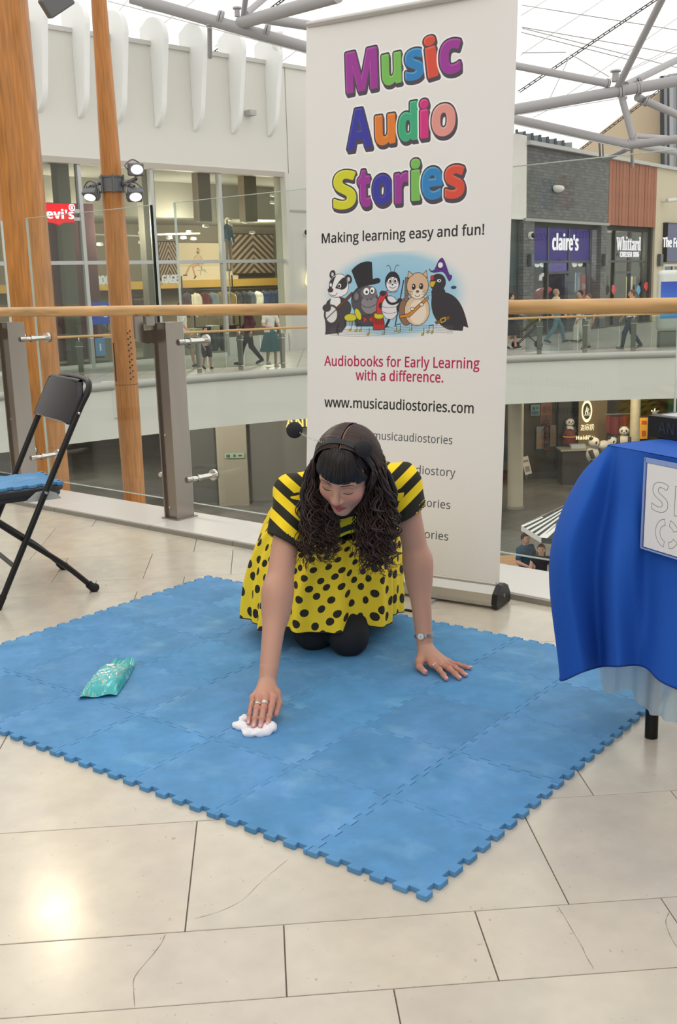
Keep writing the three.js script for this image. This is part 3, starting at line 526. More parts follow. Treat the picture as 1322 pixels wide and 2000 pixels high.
  E(963, 233, 15, 12, '#f7f5f4', 0, 1); E(965, 233, 5, 5, '#2a2629'); P([[908, 235], [945, 235], [925, 275], [900, 265]], '#d8b62d', 2); E(917, 213, 12, 17, '#c6302c');
  P([[940, 495], [1030, 455], [1040, 475], [950, 510]], '#8a5a2c', 2); P([[972, 475], [1008, 460], [1015, 490], [980, 505]], '#e0b62d', 2); P([[980, 480], [1003, 470], [1007, 486], [985, 496]], '#37333a');
  E(1058, 278, 18, 10, '#2b4650');
  // the stave and its notes
  for (let k = 0; k < 5; k++) { g.beginPath(); for (let x = 220; x <= 1060; x += 12) { const y = 530 + k * 11 + 14 * Math.sin((x - 200) / 135) + (x > 900 ? (900 - x) * 0.06 : 0); x === 220 ? g.moveTo(x, y) : g.lineTo(x, y); } g.lineWidth = 2; g.strokeStyle = '#6d6a70'; g.stroke(); }
  for (const [x, y, t] of [[360, 545, 0], [400, 550, 1], [430, 548, 0], [485, 575, 0], [592, 570, 1], [675, 552, 1], [700, 556, 0], [778, 545, 0], [860, 575, 0], [895, 560, 1], [922, 562, 0]]) { E(x, y, 9, 7, '#c9c23a', -0.3, 2); P([[x + 8, y], [x + 8, y - 42]], null, 3, false); if (t) P([[x + 8, y - 42], [x + 36, y - 46]], null, 5, false); }
  P([[275, 575], [260, 560, 262, 540, 285, 545], [300, 560, 270, 575, 262, 550], [262, 520, 290, 520, 280, 500], [268, 500, 275, 560, 278, 580]], null, 4, false);
  g.restore();
});
bannerTex.flipY = true;
{
  const al = M(0xc9c6c1, 0.42, { metalness: 0.55 });
  const b = thing('rollup_banner', 'tall white roll-up banner with colourful bubble lettering and cartoon animals', 'banner', [0.598, 0, -3.9], -33 * PI / 180);
  const L = -0.09, f = (u, v) => { const y = v * BH; return V(-BW * (1 - u) + 0.01 * Math.sin(v * 5) * (1 - u) + (v - 0.5) * -0.02, 0.06 + y, L * y - 0.012 * Math.sin(u * PI) * sstep(0, 0.3, v) + 0.002 * Math.sin(u * 9 + v * 4)); };
  part('printed_panel', thick(24, 40, f, 0.0008), M(0xffffff, 0.55, { map: bannerTex }), b);
  part('top_rail', merge([rod(V(-BW - 0.012, 0.06 + BH, L * BH), V(0.0, 0.06 + BH, L * BH), 0.012, 0.012)]), al, b);
  // cassette with rounded front and black end caps
  const prof = [[-0.05, 0.012], [0.05, 0.012], [0.058, 0.02], [0.055, 0.045], [0.035, 0.075], [0.01, 0.086], [-0.02, 0.084], [-0.05, 0.06], [-0.058, 0.03]];
  part('cassette', extrude(prof, BW + 0.02, 0).rotateY(PI / 2).translate(-BW - 0.012, 0, -0.0), al, b);
  part('lip', rod(V(-BW, 0.088, 0.006), V(0, 0.088, 0.006), 0.006), al, b);
  const capProf = prof.map(([x, y]) => [x * 1.1, 0.045 + (y - 0.045) * 1.1]);
  for (const x of [0.009, -BW - 0.032]) {
    const c = part('end_cap', extrude(capProf, 0.018, 0.003).rotateY(PI / 2).translate(x, 0, 0), blackPlastic, b);
    part('screw', rod(V(x + 0.02, 0.046, 0), V(x + 0.0235, 0.046, 0), 0.008), chrome, c);
  }
  for (const x of [-0.26, -0.72]) part('swivel_foot', rbx(0.05, 0.008, 0.36, 0.003, x, 0.0045, 0.03), al, b), part('foot_pad', merge([rbx(0.052, 0.006, 0.02, 0.002, x, 0.0035, 0.21)]), rubber, b);
  part('support_pole', rod(V(-BW / 2, 0.05, -0.03), V(-BW / 2, 0.06 + BH, L * BH - 0.02), 0.008), al, b);
}

// ------------------------------------------------------------------ table with its cloths, the box and the sign on it
const TY = 0.79, TC = V(0.723, TY, -2.77), TAx = V(0.42, 0, 0.9075), TBx = V(0.9075, 0, -0.42);   // corner, edge towards the viewer, edge away
const onT = (a, b, y = 0) => TC.clone().addScaledVector(TAx, a).addScaledVector(TBx, b).add(V(0, y, 0));
{
  const ta = Math.atan2(TBx.z * -1, TBx.x);                           // local x along TBx, local z along TAx
  const t = thing('folding_table', 'folding table with black splayed legs under the blue and clear cloths', 'table', [TC.x, 0, TC.z], ta);
  part('table_top', rbx(0.585, 0.03, 1.185, 0.008, 0.31, TY - 0.02, 0.61), M(0xd8d6d2, 0.5), t);
  for (const [x, z] of [[0.062, 0.128], [0.54, 0.128], [0.062, 1.07], [0.54, 1.07]]) {
    part('leg', merge([rod(V(x, 0.0, z), V(x, 0.17, z), 0.0175, 0.0175), rod(V(x, 0.16, z), V(x, TY - 0.03, z), 0.0145, 0.0145)]), M(0x17181a, 0.35, { metalness: 0.4 }), t);
  }
  for (const z of [0.128, 1.07]) part('cross_bar', rod(V(0.062, 0.3, z), V(0.54, 0.3, z), 0.01), darkMetal, t);

  // clear plastic sheet hanging under the blue cloth
  const clear = MP(0xdfeaf0, 0.45, { transmission: 0.62, thickness: 0, specularIntensity: 0.6 });
  const line = (ps) => { const c = new THREE.CatmullRomCurve3(ps, false, 'centripetal'); return (t) => c.getPoint(clamp(t, 0, 1)); };
  const hemC = line([onT(-0.06, 0.25, -0.55), onT(-0.09, 0.05, -0.553), at(1186, 1353, -2.84), at(1225, 1346, -2.76), at(1262, 1388, -2.66), at(1292, 1402, -2.585), at(1335, 1420, -2.5), onT(0.72, -0.01, -0.62), onT(1.2, 0, -0.63)]);
  const topC = line([onT(0.01, 0.25, -0.04), onT(0.01, 0.1, -0.04), onT(0.02, 0.012, -0.04), onT(0.08, 0.012, -0.04), onT(0.2, 0.012, -0.04), onT(0.3, 0.012, -0.04), onT(0.45, 0.012, -0.04), onT(0.75, 0.012, -0.04), onT(1.2, 0.012, -0.04)]);
  solo('plastic_sheet', thick(80, 24, (u, v) => { const a = topC(u), b = hemC(u), p = a.clone().lerp(b, v); return p.add(V(-0.006, 0, 0.004).multiplyScalar(Math.sin(u * 60) * v)); }, 0.0006), clear, 'clear frosted plastic sheet hanging below the blue tablecloth', 'plastic sheet');

  // blue cloth: lies on the top, falls over the edge, flares at the corner
  const blue = MP(0x0e55b6, 0.82, { sheen: 0.15, sheenRoughness: 0.6, sheenColor: new THREE.Color(0x4a86e8), bumpMap: fabricBump, bumpScale: 0.0004 });
  const q = (px, py, z) => at(px, py, z);
  const onP = (px, py, off) => { const d = at(px, py, -1).sub(EYE), n = TBx, s = TC.clone().addScaledVector(n, -off).sub(EYE).dot(n) / d.dot(n); return EYE.clone().addScaledVector(d, s); };
  // each rib runs from the table edge (v = 0) to the hem (v = 1)
  const ribs = [
    [onT(-0.006, 0.45, 0.004), onT(-0.07, 0.45, -0.1), onT(-0.09, 0.44, -0.3), onT(-0.1, 0.42, -0.52)],
    [onT(-0.006, 0.2, 0.004), onT(-0.06, 0.2, -0.1), onT(-0.1, 0.18, -0.3), onT(-0.11, 0.14, -0.5)],
    [onT(-0.006, 0.05, 0.004), q(1146, 922, -2.83), q(1090, 1065, -2.84), q(1112, 1290, -2.82)],
    [onT(-0.004, 0.0, 0.004), q(1134, 934, -2.76), q(1076, 1075, -2.76), q(1094, 1328, -2.75)],
    [onT(0.005, -0.003, 0.004), q(1155, 955, -2.69), q(1108, 1085, -2.65), q(1138, 1312, -2.66)],
    [onT(0.025, -0.004, 0.004), q(1187, 970, -2.72), q(1166, 1100, -2.71), q(1172, 1302, -2.735)],
    [onT(0.055, -0.005, 0.004), q(1212, 975, -2.66), q(1200, 1110, -2.60), q(1208, 1301, -2.57)],
    [onT(0.1, -0.005, 0.004), q(1236, 985, -2.63), q(1236, 1120, -2.595), q(1246, 1299, -2.6)],
    [onT(0.16, -0.005, 0.004), onP(1262, 1000, 0.006), onP(1262, 1130, 0.012), onP(1262, 1304, 0.03)],
    [onT(0.24, -0.005, 0.004), onP(1302, 1000, 0.006), onP(1300, 1140, 0.014), onP(1290, 1330, 0.06)],
    [onT(0.34, -0.005, 0.004), onP(1345, 1010, 0.006), onP(1345, 1150, 0.014), onP(1330, 1348, 0.06)],
    [onT(0.6, -0.005, 0.004), onT(0.6, -0.05, -0.16), onT(0.6, -0.05, -0.32), onT(0.6, -0.05, -0.54)],
    [onT(0.9, -0.005, 0.004), onT(0.9, -0.07, -0.16), onT(0.9, -0.09, -0.32), onT(0.9, -0.08, -0.55)],
    [onT(1.21, -0.005, 0.004), onT(1.21, -0.05, -0.16), onT(1.21, -0.05, -0.32), onT(1.21, -0.06, -0.53)],
  ].map((r) => new THREE.CatmullRomCurve3(r, false, 'centripetal'));
  const drop = (u, v) => { const ps = ribs.map((r) => r.getPoint(v)); return new THREE.CatmullRomCurve3(ps, false, 'centripetal').getPoint(u); };
  const cache = {}, dropC = (u, v) => { const k = Math.round(v * 60); const c = cache[k] ??= new THREE.CatmullRomCurve3(ribs.map((r) => r.getPoint(k / 60)), false, 'centripetal'); return c.getPoint(u); };
  const cl = thing('tablecloth', 'plain royal blue cloth draped over the folding table, one corner hanging to a point', 'tablecloth', [0, 0, 0]);
  part('drape', thick(150, 60, dropC, 0.0016, (u, v) => [u * 12, v * 5]), blue, cl);
  part('top', thick(30, 40, (u, v) => { const p = onT(1.215 * v, -0.006 + 0.61 * u, 0.005); if (u < 0.02 || v < 0.02) p.y -= 0.001; return p; }, 0.0016, (u, v) => [u * 6, v * 12]), blue, cl);
  part('hem', strand([...Array(100)].map((_, k) => dropC(k / 99, 1)), () => 0.0026, 6, 160), M(0x0a2f86, 0.85), cl);

  // dark box on the table
  const bc = at(1264, 858, -2.88); bc.y = TY + 0.006;
  const box = thing('product_box', 'black cardboard box with a pale top lying on the blue tablecloth', 'box', [bc.x, bc.y, bc.z], Math.atan2(-0.86, 0.5));
  const bh = 0.06, bl = 0.3, bd = 0.16;
  part('carton', rbx(bl, bh, bd, 0.002, bl / 2, bh / 2, -bd / 2), M(0x15171d, 0.45), box);
  part('lid_label', bx(bl * 0.9, 0.0012, bd * 0.72, bl / 2 + 0.01, bh + 0.0004, -bd / 2), M(0xb9bcc6, 0.5), box);
  part('lettering', letters('ANKER', 0.03, 0.0008).translate(0.107, bh * 0.5, 0.0005), M(0x30353f, 0.4), box);
}
{ // sign in a clear holder
  const s = thing('sign_holder', 'clear plastic holder with a white sheet of outlined capital letters on the blue cloth', 'sign', [0, 0, 0]);
  const d = V(0.42, 0, 0.9075), ray = at(1264, 893, -1).sub(EYE), o = EYE.clone().addScaledVector(ray, TC.clone().addScaledVector(TBx, -0.018).sub(EYE).dot(TBx) / ray.dot(TBx)), up = V(0, 1, 0).addScaledVector(TBx, 0.02).normalize(), n = d.clone().cross(up).normalize().negate();
  if (n.dot(EYE.clone().sub(o)) < 0) n.negate();
  s.position.copy(o).addScaledVector(n, 0.006);
  const m = new THREE.Matrix4().makeBasis(d, up, d.clone().cross(up).normalize()); s.quaternion.setFromRotationMatrix(m);
  const zf = d.clone().cross(up).dot(n) > 0 ? 1 : -1, W = 0.297, H = 0.232;
  const t = canvasTex(640, 500, (g, w, h) => {
    g.fillStyle = '#eeebe9'; g.fillRect(0, 0, w, h); g.strokeStyle = '#6f6a6b'; g.lineWidth = 3.2; g.lineJoin = 'round';
    g.font = 'bold 238px sans-serif'; g.save(); g.scale(1.22, 1); g.strokeText('S', 32, 268); g.strokeText('P', 168, 268); g.restore();
    const C = (x, a, b) => { g.beginPath(); g.arc(x, 385, 84, a, b); g.arc(x, 385, 48, b, a, true); g.closePath(); g.stroke(); };
    C(176, PI * 0.56, PI * 1.44); C(190, -PI * 0.44, -PI * 0.14); C(190, PI * 0.14, PI * 0.44);
  });
  const holder = MP(0xc4d0ea, 0.05, { transmission: 0.85, thickness: 0, ior: 1.45 });
  const paper = new THREE.PlaneGeometry(W - 0.012, H - 0.018).translate(W / 2 + 0.004, -H / 2 - 0.004, 0.0016 * zf); if (zf < 0) paper.rotateY(0);
  part('printed_sheet', bx(W - 0.012, H - 0.018, 0.0006, W / 2 + 0.004, -H / 2 - 0.004, 0), M(0xeeebe9, 0.6), s);
  part('print', paper, M(0xffffff, 0.6, { map: t }), s);
  part('clear_frame', merge([bx(W, 0.012, 0.004, W / 2, -0.006, 0), bx(0.006, H, 0.004, 0.001, -H / 2, 0), bx(W, 0.004, 0.004, W / 2, -H, 0)]), M(0x8fa4d8, 0.25, { transparent: false }), s);
}

// ------------------------------------------------------------------ pack of wipes on the mat, and the wipe under the hand
{
  const packTex = canvasTex(512, 384, (g, w, h) => {
    g.fillStyle = '#35b3b6'; g.fillRect(0, 0, w, h);
    for (let k = 0; k < 40; k++) { g.fillStyle = ['#57c9c8', '#2a9fa6', '#7ad6d2'][k % 3]; g.beginPath(); g.ellipse(rnd() * w, rnd() * h, 10 + rnd() * 30, 6 + rnd() * 12, rnd() * 3, 0, 7); g.fill(); }
    const cs = ['#f2ead6', '#ef9d78', '#e2604e', '#f5f7f2', '#f0c98a'];
    for (let k = 0; k < 46; k++) { g.fillStyle = cs[k % 5]; g.beginPath(); g.ellipse(rnd() * w, rnd() * h, 5 + rnd() * 9, 4 + rnd() * 6, rnd() * 3, 0, 7); g.fill(); g.strokeStyle = '#e9f6f4'; g.lineWidth = 2; g.beginPath(); const x = rnd() * w, y = rnd() * h; g.arc(x, y, 8 + rnd() * 12, 0, 2 + rnd() * 3); g.stroke(); }
    g.fillStyle = '#e8f4f0'; g.beginPath(); g.roundRect(150, 70, 120, 60, 26); g.fill(); g.strokeStyle = '#5a8890'; g.lineWidth = 4; g.stroke();
    g.strokeStyle = '#f7fbf8'; g.lineWidth = 7; for (const y of [180, 215, 250]) { g.beginPath(); for (let x = 60; x < 300; x += 10) { const yy = y + 8 * Math.sin(x / 9) * (x % 30 ? 1 : 0.2); x === 60 ? g.moveTo(x, yy) : g.lineTo(x, yy); } g.stroke(); }
  });
  // corners measured on the mat: near end at the west, far end at the north-east
  const c00 = V(-0.812, 0.014, -3.054), c10 = V(-0.697, 0.014, -3.070), c01 = V(-0.779, 0.014, -3.288), c11 = V(-0.690, 0.014, -3.309);
  const bil = (u, v) => c00.clone().lerp(c10, u).lerp(c01.clone().lerp(c11, u), v);
  const H = (u, v) => { const e = (1 - Math.abs(2 * v - 1) ** 4) ** 0.8, w = (1 - Math.abs(2 * u - 1) ** 5) ** 0.7; return 0.04 * e * w * (0.94 + 0.07 * Math.sin(v * 9 + u * 5) - 0.05 * u); };
  const p = thing('wipes_pack', 'turquoise patterned pack of baby wipes lying on the blue mat', 'pack of wipes', [0, 0, 0]);
  const film = MP(0xffffff, 0.3, { map: packTex, clearcoat: 0.5, clearcoatRoughness: 0.25 });
  const crinkle = (u, v) => 0.0018 * Math.sin(v * 37 + u * 11) * Math.sin(u * 17 - v * 9);
  const topF = (u, v) => { const q = bil(u, v), h = H(u, v), bow = 0.004 * Math.sin(PI * v) * (u - 0.5) * 2; q.x += bow; q.y += 0.003 + h + crinkle(u, v); return q; };
  const botF = (u, v) => { const q = bil(u, v), bow = 0.004 * Math.sin(PI * v) * (u - 0.5) * 2; q.x += bow; q.y += 0.001; return q; };
  part('body', merge([sheet(40, 60, topF), sheet(10, 20, botF)]), film, p);
  part('end_seal', thick(30, 4, (u, v) => { const q = bil(u, 0.02 - 0.085 * v); q.y += 0.003 + 0.003 * v * Math.sin(u * 10) + 0.004 * v; return q; }, 0.001, (u, v) => [u, 0.02 * v]), film, p);
  part('end_seal', thick(30, 4, (u, v) => { const q = bil(u * (1 - v * 0.25) + 0.25 * v, 0.98 + 0.1 * v); q.y += 0.004 + 0.022 * v + 0.006 * v * Math.sin(u * 11); return q; }, 0.001, (u, v) => [u, 0.98 - 0.02 * v]), film, p);
}
{
  const w = M(0xf2eff2, 0.85);
  const f = blend([[-0.300, 0.02, -2.80, 0.02, 0.009, 0.018], [-0.278, 0.022, -2.785, 0.026, 0.011, 0.016], [-0.288, 0.024, -2.835, 0.014, 0.01, 0.02], [-0.245, 0.021, -2.745, 0.026, 0.012, 0.016], [-0.215, 0.025, -2.762, 0.022, 0.016, 0.02], [-0.228, 0.02, -2.742, 0.022, 0.01, 0.014], [-0.26, 0.016, -2.77, 0.03, 0.007, 0.03], [-0.268, 0.019, -2.742, 0.016, 0.009, 0.013], [-0.205, 0.022, -2.778, 0.014, 0.012, 0.018]].map((a) => ell(...a)), 0.012);
  const fold = (x, y, z) => Math.max(f(x, y, z) + 0.002 * Math.sin(x * 190 + z * 120) * Math.sin(z * 230 - x * 60), 0.0125 - y);
  solo('wet_wipe', nets(fold, [-0.34, 0.008, -2.88], [-0.17, 0.05, -2.71], 0.0028), w, 'crumpled white wipe pressed under the fingers of the kneeling woman', 'wipe');
}

// ------------------------------------------------------------------ the kneeling woman in a bee costume
{
  const woman = thing('person', 'kneeling woman in a yellow and black bee dress and bobble headband wiping the mat', 'person', [0, 0, 0]);
  const HC = V(0.027, 0.689, -3.075), HQ = new THREE.Quaternion().setFromEuler(new THREE.Euler(30.56 * PI / 180, -24.3 * PI / 180, -10.29 * PI / 180, 'YXZ'));
  const HS = 1.03, toW = (x, y, z) => V(x, y, z).multiplyScalar(HS).applyQuaternion(HQ).add(HC);
  const NB = V(0.045, 0.635, -3.27), SL = V(0.208, 0.596, -3.33), SR = V(-0.142, 0.586, -3.245);
  const EL = V(0.252, 0.345, -3.335), ER = V(-0.19, 0.33, -3.085), WL = V(0.268, 0.062, -3.265), WR = V(-0.225, 0.09, -2.92);
  const C1 = V(0.03, 0.57, -3.37), WA = V(-0.015, 0.51, -3.52), PE = V(-0.05, 0.445, -3.68);

  // ---- skin: head
  const skull = ell(0, 0.035, -0.014, 0.074, 0.085, 0.093), jaw = ell(0, -0.034, 0.026, 0.058, 0.076, 0.06), chin = ell(0, -0.097, 0.06, 0.02, 0.015, 0.017), brow = ell(0, 0.022, 0.06, 0.056, 0.02, 0.023);
  const cheeks = [-1, 1].map((s) => ell(s * 0.037, -0.026, 0.056, 0.024, 0.024, 0.022)), lids = [-1, 1].map((s) => ell(s * 0.0315, 0.003, 0.0685, 0.0155, 0.0125, 0.0125)), sock = [-1, 1].map((s) => ell(s * 0.032, 0.008, 0.094, 0.019, 0.013, 0.016));
  const nose = blend([cap(V(0, 0.012, 0.079), V(0, -0.028, 0.098), 0.0075, 0.0095), ell(0, -0.034, 0.097, 0.0105, 0.0095, 0.0095), ell(-0.0115, -0.037, 0.087, 0.0075, 0.0065, 0.009), ell(0.0115, -0.037, 0.087, 0.0075, 0.0065, 0.009)], 0.007);
  const lipU = blend([cap(V(-0.021, -0.066, 0.072), V(-0.005, -0.0605, 0.0845), 0.003, 0.0052), cap(V(0.021, -0.066, 0.072), V(0.005, -0.0605, 0.0845), 0.003, 0.0052)], 0.005), lipL = blend([cap(V(-0.019, -0.0675, 0.072), V(0, -0.0725, 0.083), 0.003, 0.0062), cap(V(0.019, -0.0675, 0.072), V(0, -0.0725, 0.083), 0.003, 0.0062)], 0.004);
  const ears = [-1, 1].map((s) => ell(s * 0.078, -0.008, -0.012, 0.009, 0.03, 0.018)), neckL = cap(V(0, -0.06, -0.03), HC.clone().sub(NB).negate().applyQuaternion(HQ.clone().invert()).multiplyScalar(1 / HS), 0.05, 0.054);
  const head = (x, y, z) => {
    let d = smin(skull(x, y, z), jaw(x, y, z), 0.035); d = smin(d, chin(x, y, z), 0.03); d = smin(d, brow(x, y, z), 0.02);
    for (const c of cheeks) d = smin(d, c(x, y, z), 0.022);
    for (const s of sock) d = smax(d, -s(x, y, z), 0.012);
    for (const l of lids) d = smin(d, l(x, y, z), 0.005);
    d = smin(d, nose(x, y, z), 0.008); d = smin(d, lipU(x, y, z), 0.0035); d = smax(d, -(ell(0, -0.0662, 0.09, 0.02, 0.0011, 0.014)(x, y, z)), 0.002); d = smin(d, lipL(x, y, z), 0.003);
    for (const e of ears) d = smin(d, e(x, y, z), 0.008);
    return smin(d, neckL(x, y, z), 0.03);
  };
  const base = [0.555, 0.295, 0.205], lerp3 = (a, b, t) => [mix(a[0], b[0], t), mix(a[1], b[1], t), mix(a[2], b[2], t)];
  const faceCol = (x, y, z) => {
    let c = base;
    const ch = Math.max(0, 1 - Math.hypot((Math.abs(x) - 0.043) / 0.03, (y + 0.03) / 0.026)); c = lerp3(c, [0.62, 0.2, 0.15], ch * 0.75 * (z > 0.02 ? 1 : 0));
    const nt = Math.max(0, 1 - Math.hypot(x / 0.016, (y + 0.036) / 0.014, (z - 0.1) / 0.02)); c = lerp3(c, [0.6, 0.26, 0.2], nt * 0.6);
    if (z > 0.05) { const ld = Math.min(...[-1, 1].map((s) => Math.hypot((x - s * 0.0315) / 0.019, (y - 0.009) / 0.0115))); c = lerp3(c, [0.42, 0.21, 0.16], clamp(1.4 - ld * 1.4, 0, 0.6)); }
    if (z > 0.06) { const l = Math.min(lipU(x, y, z), lipL(x, y, z)); c = lerp3(c, [0.40, 0.085, 0.1], sstep(0.0026, 0.0004, l)); const slit = Math.hypot(x / 0.02, (y + 0.0664) / 0.0014); if (z > 0.068) c = lerp3(c, [0.12, 0.02, 0.025], sstep(1.3, 0.7, slit)); }
    return c;
  };
  const headGeo = nets(head, [-0.096, -0.16, -0.13], [0.096, 0.128, 0.118], 0.0026, { color: faceCol }); headGeo.scale(HS, HS, HS).applyQuaternion(HQ).translate(HC.x, HC.y, HC.z);

  // ---- skin: trunk and arms
  const armR = blend([cap(SR, ER, 0.042, 0.041), cap(ER, WR, 0.0405, 0.0255), ell(-0.196, 0.29, -3.062, 0.04, 0.075, 0.045)], 0.03), armL = blend([cap(SL, EL, 0.042, 0.041), cap(EL, WL, 0.0405, 0.0255), ell(0.256, 0.3, -3.33, 0.041, 0.075, 0.045)], 0.03);
  const trunk = blend([cap(NB, C1, 0.055, 0.08), cap(C1.clone().add(V(-0.085, -0.008, 0.015)), C1.clone().add(V(0.085, 0.008, -0.015)), 0.088, 0.088), cap(C1, WA, 0.1, 0.095), cap(V(WA.x - 0.035, WA.y, WA.z), V(WA.x + 0.035, WA.y, WA.z), 0.09, 0.09), cap(PE.clone().add(V(-0.07, 0, 0)), PE.clone().add(V(0.07, 0, 0)), 0.115, 0.115), cap(NB.clone().add(V(0.02, -0.01, -0.01)), SL, 0.048, 0.04), cap(NB.clone().add(V(-0.03, -0.01, 0)), SR, 0.048, 0.04)], 0.05);
  const bust = [ell(-0.035, 0.5, -3.325, 0.072, 0.068, 0.07), ell(0.1, 0.507, -3.355, 0.072, 0.068, 0.07)];
  const torso = (x, y, z) => { let d = trunk(x, y, z); for (const b of bust) d = smin(d, b(x, y, z), 0.035); return d; };
  const neckW = cap(toW(0, -0.06, -0.03), NB, 0.05, 0.054);
  const bodyF = (x, y, z) => smin(smin(torso(x, y, z), neckW(x, y, z), 0.03), Math.min(armR(x, y, z), armL(x, y, z)), 0.035);
  const armCol = () => base;
  const bodyGeo = nets(bodyF, [-0.27, 0.075, -3.83], [0.33, 0.75, -2.9], 0.0085, { color: armCol, skip: true });

  // ---- hands
  const hand = (wrist, elbow, fingers, thumb, lo, hi) => {
    const up = elbow.clone().sub(wrist).normalize(), fs = [cap(wrist.clone().addScaledVector(up, 0.05), wrist, 0.0285, 0.0245)];
    const palm = fingers.map((f, i) => cap(wrist.clone().lerp(f[0], 0.12), f[0], 0.0185, 0.0118)); palm.push(cap(wrist, thumb[0], 0.019, 0.0155));
    const pf = blend([...fs, ...palm], 0.014);
    const knuckle = fingers.map((f) => ell(f[0].x, f[0].y + 0.002, f[0].z, 0.011, 0.0105, 0.011));
    const fing = [...fingers, thumb].map((f, i) => { const r = i === 4 ? [0.0125, 0.0108, 0.0088] : [[0.0098, 0.0088, 0.0072], [0.0102, 0.009, 0.0074], [0.0097, 0.0086, 0.007], [0.0084, 0.0074, 0.0062]][i], segs = []; for (let k = 0; k + 1 < f.length; k++) segs.push(cap(f[k], f[k + 1], r[Math.min(k, 2)], r[Math.min(k + 1, 2)])); for (let k = 1; k + 1 < f.length; k++) segs.push(ell(f[k].x, f[k].y, f[k].z, r[1] * 1.08, r[1] * 1.08, r[1] * 1.08)); return blend(segs, 0.004); });
    const f = (x, y, z) => { let p = pf(x, y, z), d = 1e3; for (const k of knuckle) p = smin(p, k(x, y, z), 0.006); for (const q of fing) d = Math.min(d, q(x, y, z)); return smin(p, d, 0.008); };
    const tips = [...fingers, thumb].map((q) => q[q.length - 1]), kn = [...fingers, thumb].flatMap((q) => q.slice(1, -1));
    return nets(f, lo, hi, 0.0026, { color: (x, y, z) => { const t = Math.min(...tips.map((q) => Math.hypot(x - q.x, y - q.y, z - q.z))), j = Math.min(...kn.map((q) => Math.hypot(x - q.x, y - q.y, z - q.z))); let c = lerp3(base, [0.56, 0.225, 0.16], 0.55 * sstep(-0.005, 0.055, (wrist.x - x) * up.x + (wrist.y - y) * up.y + (wrist.z - z) * up.z)); c = lerp3(c, [0.62, 0.3, 0.25], sstep(0.02, 0.008, t)); return lerp3(c, [0.46, 0.18, 0.13], sstep(0.013, 0.006, j) * 0.5); } });
  };
  const fL = [[V(0.285, 0.037, -3.192), V(0.303, 0.034, -3.15), V(0.313, 0.0265, -3.122), V(0.32, 0.0205, -3.103)], [V(0.306, 0.039, -3.19), V(0.334, 0.036, -3.15), V(0.35, 0.0275, -3.125), V(0.361, 0.0205, -3.107)], [V(0.324, 0.036, -3.2), V(0.354, 0.033, -3.164), V(0.371, 0.0265, -3.145), V(0.383, 0.02, -3.131)], [V(0.337, 0.031, -3.22), V(0.368, 0.0285, -3.205), V(0.388, 0.0235, -3.197), V(0.405, 0.0195, -3.192)]];
  const tL = [V(0.246, 0.034, -3.222), V(0.2435, 0.029, -3.192), V(0.2585, 0.023, -3.157)];
  const fR = [[V(-0.203, 0.078, -2.868), V(-0.207, 0.066, -2.826), V(-0.212, 0.05, -2.797), V(-0.216, 0.037, -2.776)], [V(-0.224, 0.082, -2.862), V(-0.228, 0.068, -2.816), V(-0.232, 0.05, -2.785), V(-0.235, 0.036, -2.764)], [V(-0.244, 0.08, -2.865), V(-0.2475, 0.067, -2.822), V(-0.251, 0.05, -2.79), V(-0.2535, 0.036, -2.768)], [V(-0.261, 0.074, -2.878), V(-0.2655, 0.062, -2.842), V(-0.268, 0.05, -2.815), V(-0.27, 0.036, -2.79)]];
  const tR = [V(-0.198, 0.076, -2.905), V(-0.189, 0.058, -2.872), V(-0.197, 0.04, -2.835)];
  for (const f of [...fR, tR]) for (const q of f) q.z += 0.016;
  const hL = hand(WL, EL, fL, tL, [0.215, 0.008, -3.315], [0.42, 0.13, -3.085]), hR = hand(WR, ER, fR, tR, [-0.295, 0.02, -2.985], [-0.165, 0.155, -2.729]);
  const keep = ['position', 'normal', 'color'], flat = (g) => { const h = g.toNonIndexed(); for (const k of Object.keys(h.attributes)) if (!keep.includes(k)) h.deleteAttribute(k); return h; };
  const skin = MP(0xffffff, 0.5, { vertexColors: true, sheen: 0.15, sheenRoughness: 0.5, sheenColor: new THREE.Color(0xffd9c8) });
  part('body', mergeGeometries([bodyGeo, headGeo, hL, hR].map(flat)), skin, woman);

  // ---- eyebrows and closed lashes, following the face
  const zAt = (x, y) => { let z = 0.13; for (let k = 0; k < 60; k++) { const d = head(x, y, z); if (d < 0.0002) break; z -= Math.max(d * 0.7, 0.0003); } return z; };
  const dark = M(new THREE.Color().setRGB(0.03, 0.016, 0.012), 0.7);
  for (const s of [-1, 1]) {
    const b = [...Array(12)].map((_, k) => { const t = k / 11, x = s * mix(0.013, 0.05, t), y = 0.0225 + 0.0055 * Math.sin(t * 2.2) - 0.002 * t; return toW(x, y, zAt(x, y) + 0.0004); });
    part('eyebrow', strand(b, (t) => 0.0016 * (1 - 0.55 * t) * sstep(-0.1, 0.15, t), 6, 24), dark, woman);
    const l = [...Array(12)].map((_, k) => { const t = k / 11, x = s * mix(0.0175, 0.0475, t), y = -0.0035 - 0.0045 * Math.sin(PI * t) + 0.002 * t; return toW(x, y, zAt(x, y) + 0.0005); });
    part('eyelash', strand(l, (t) => 0.0011 * Math.sin(PI * clamp(t * 0.92 + 0.08, 0, 1)) + 0.0003, 6, 24), dark, woman);
    const cr = [...Array(12)].map((_, k) => { const t = k / 11, x = s * mix(0.018, 0.046, t), y = 0.0095 + 0.004 * Math.sin(PI * t); return toW(x, y, zAt(x, y) + 0.0001); });
    part('eyelid_crease', strand(cr, () => 0.0005, 5, 20), M(0x7a4a3c, 0.7), woman);
  }
  // finger nails
  const nailMat = MP(0xe2a9a0, 0.3, { clearcoat: 0.5 });
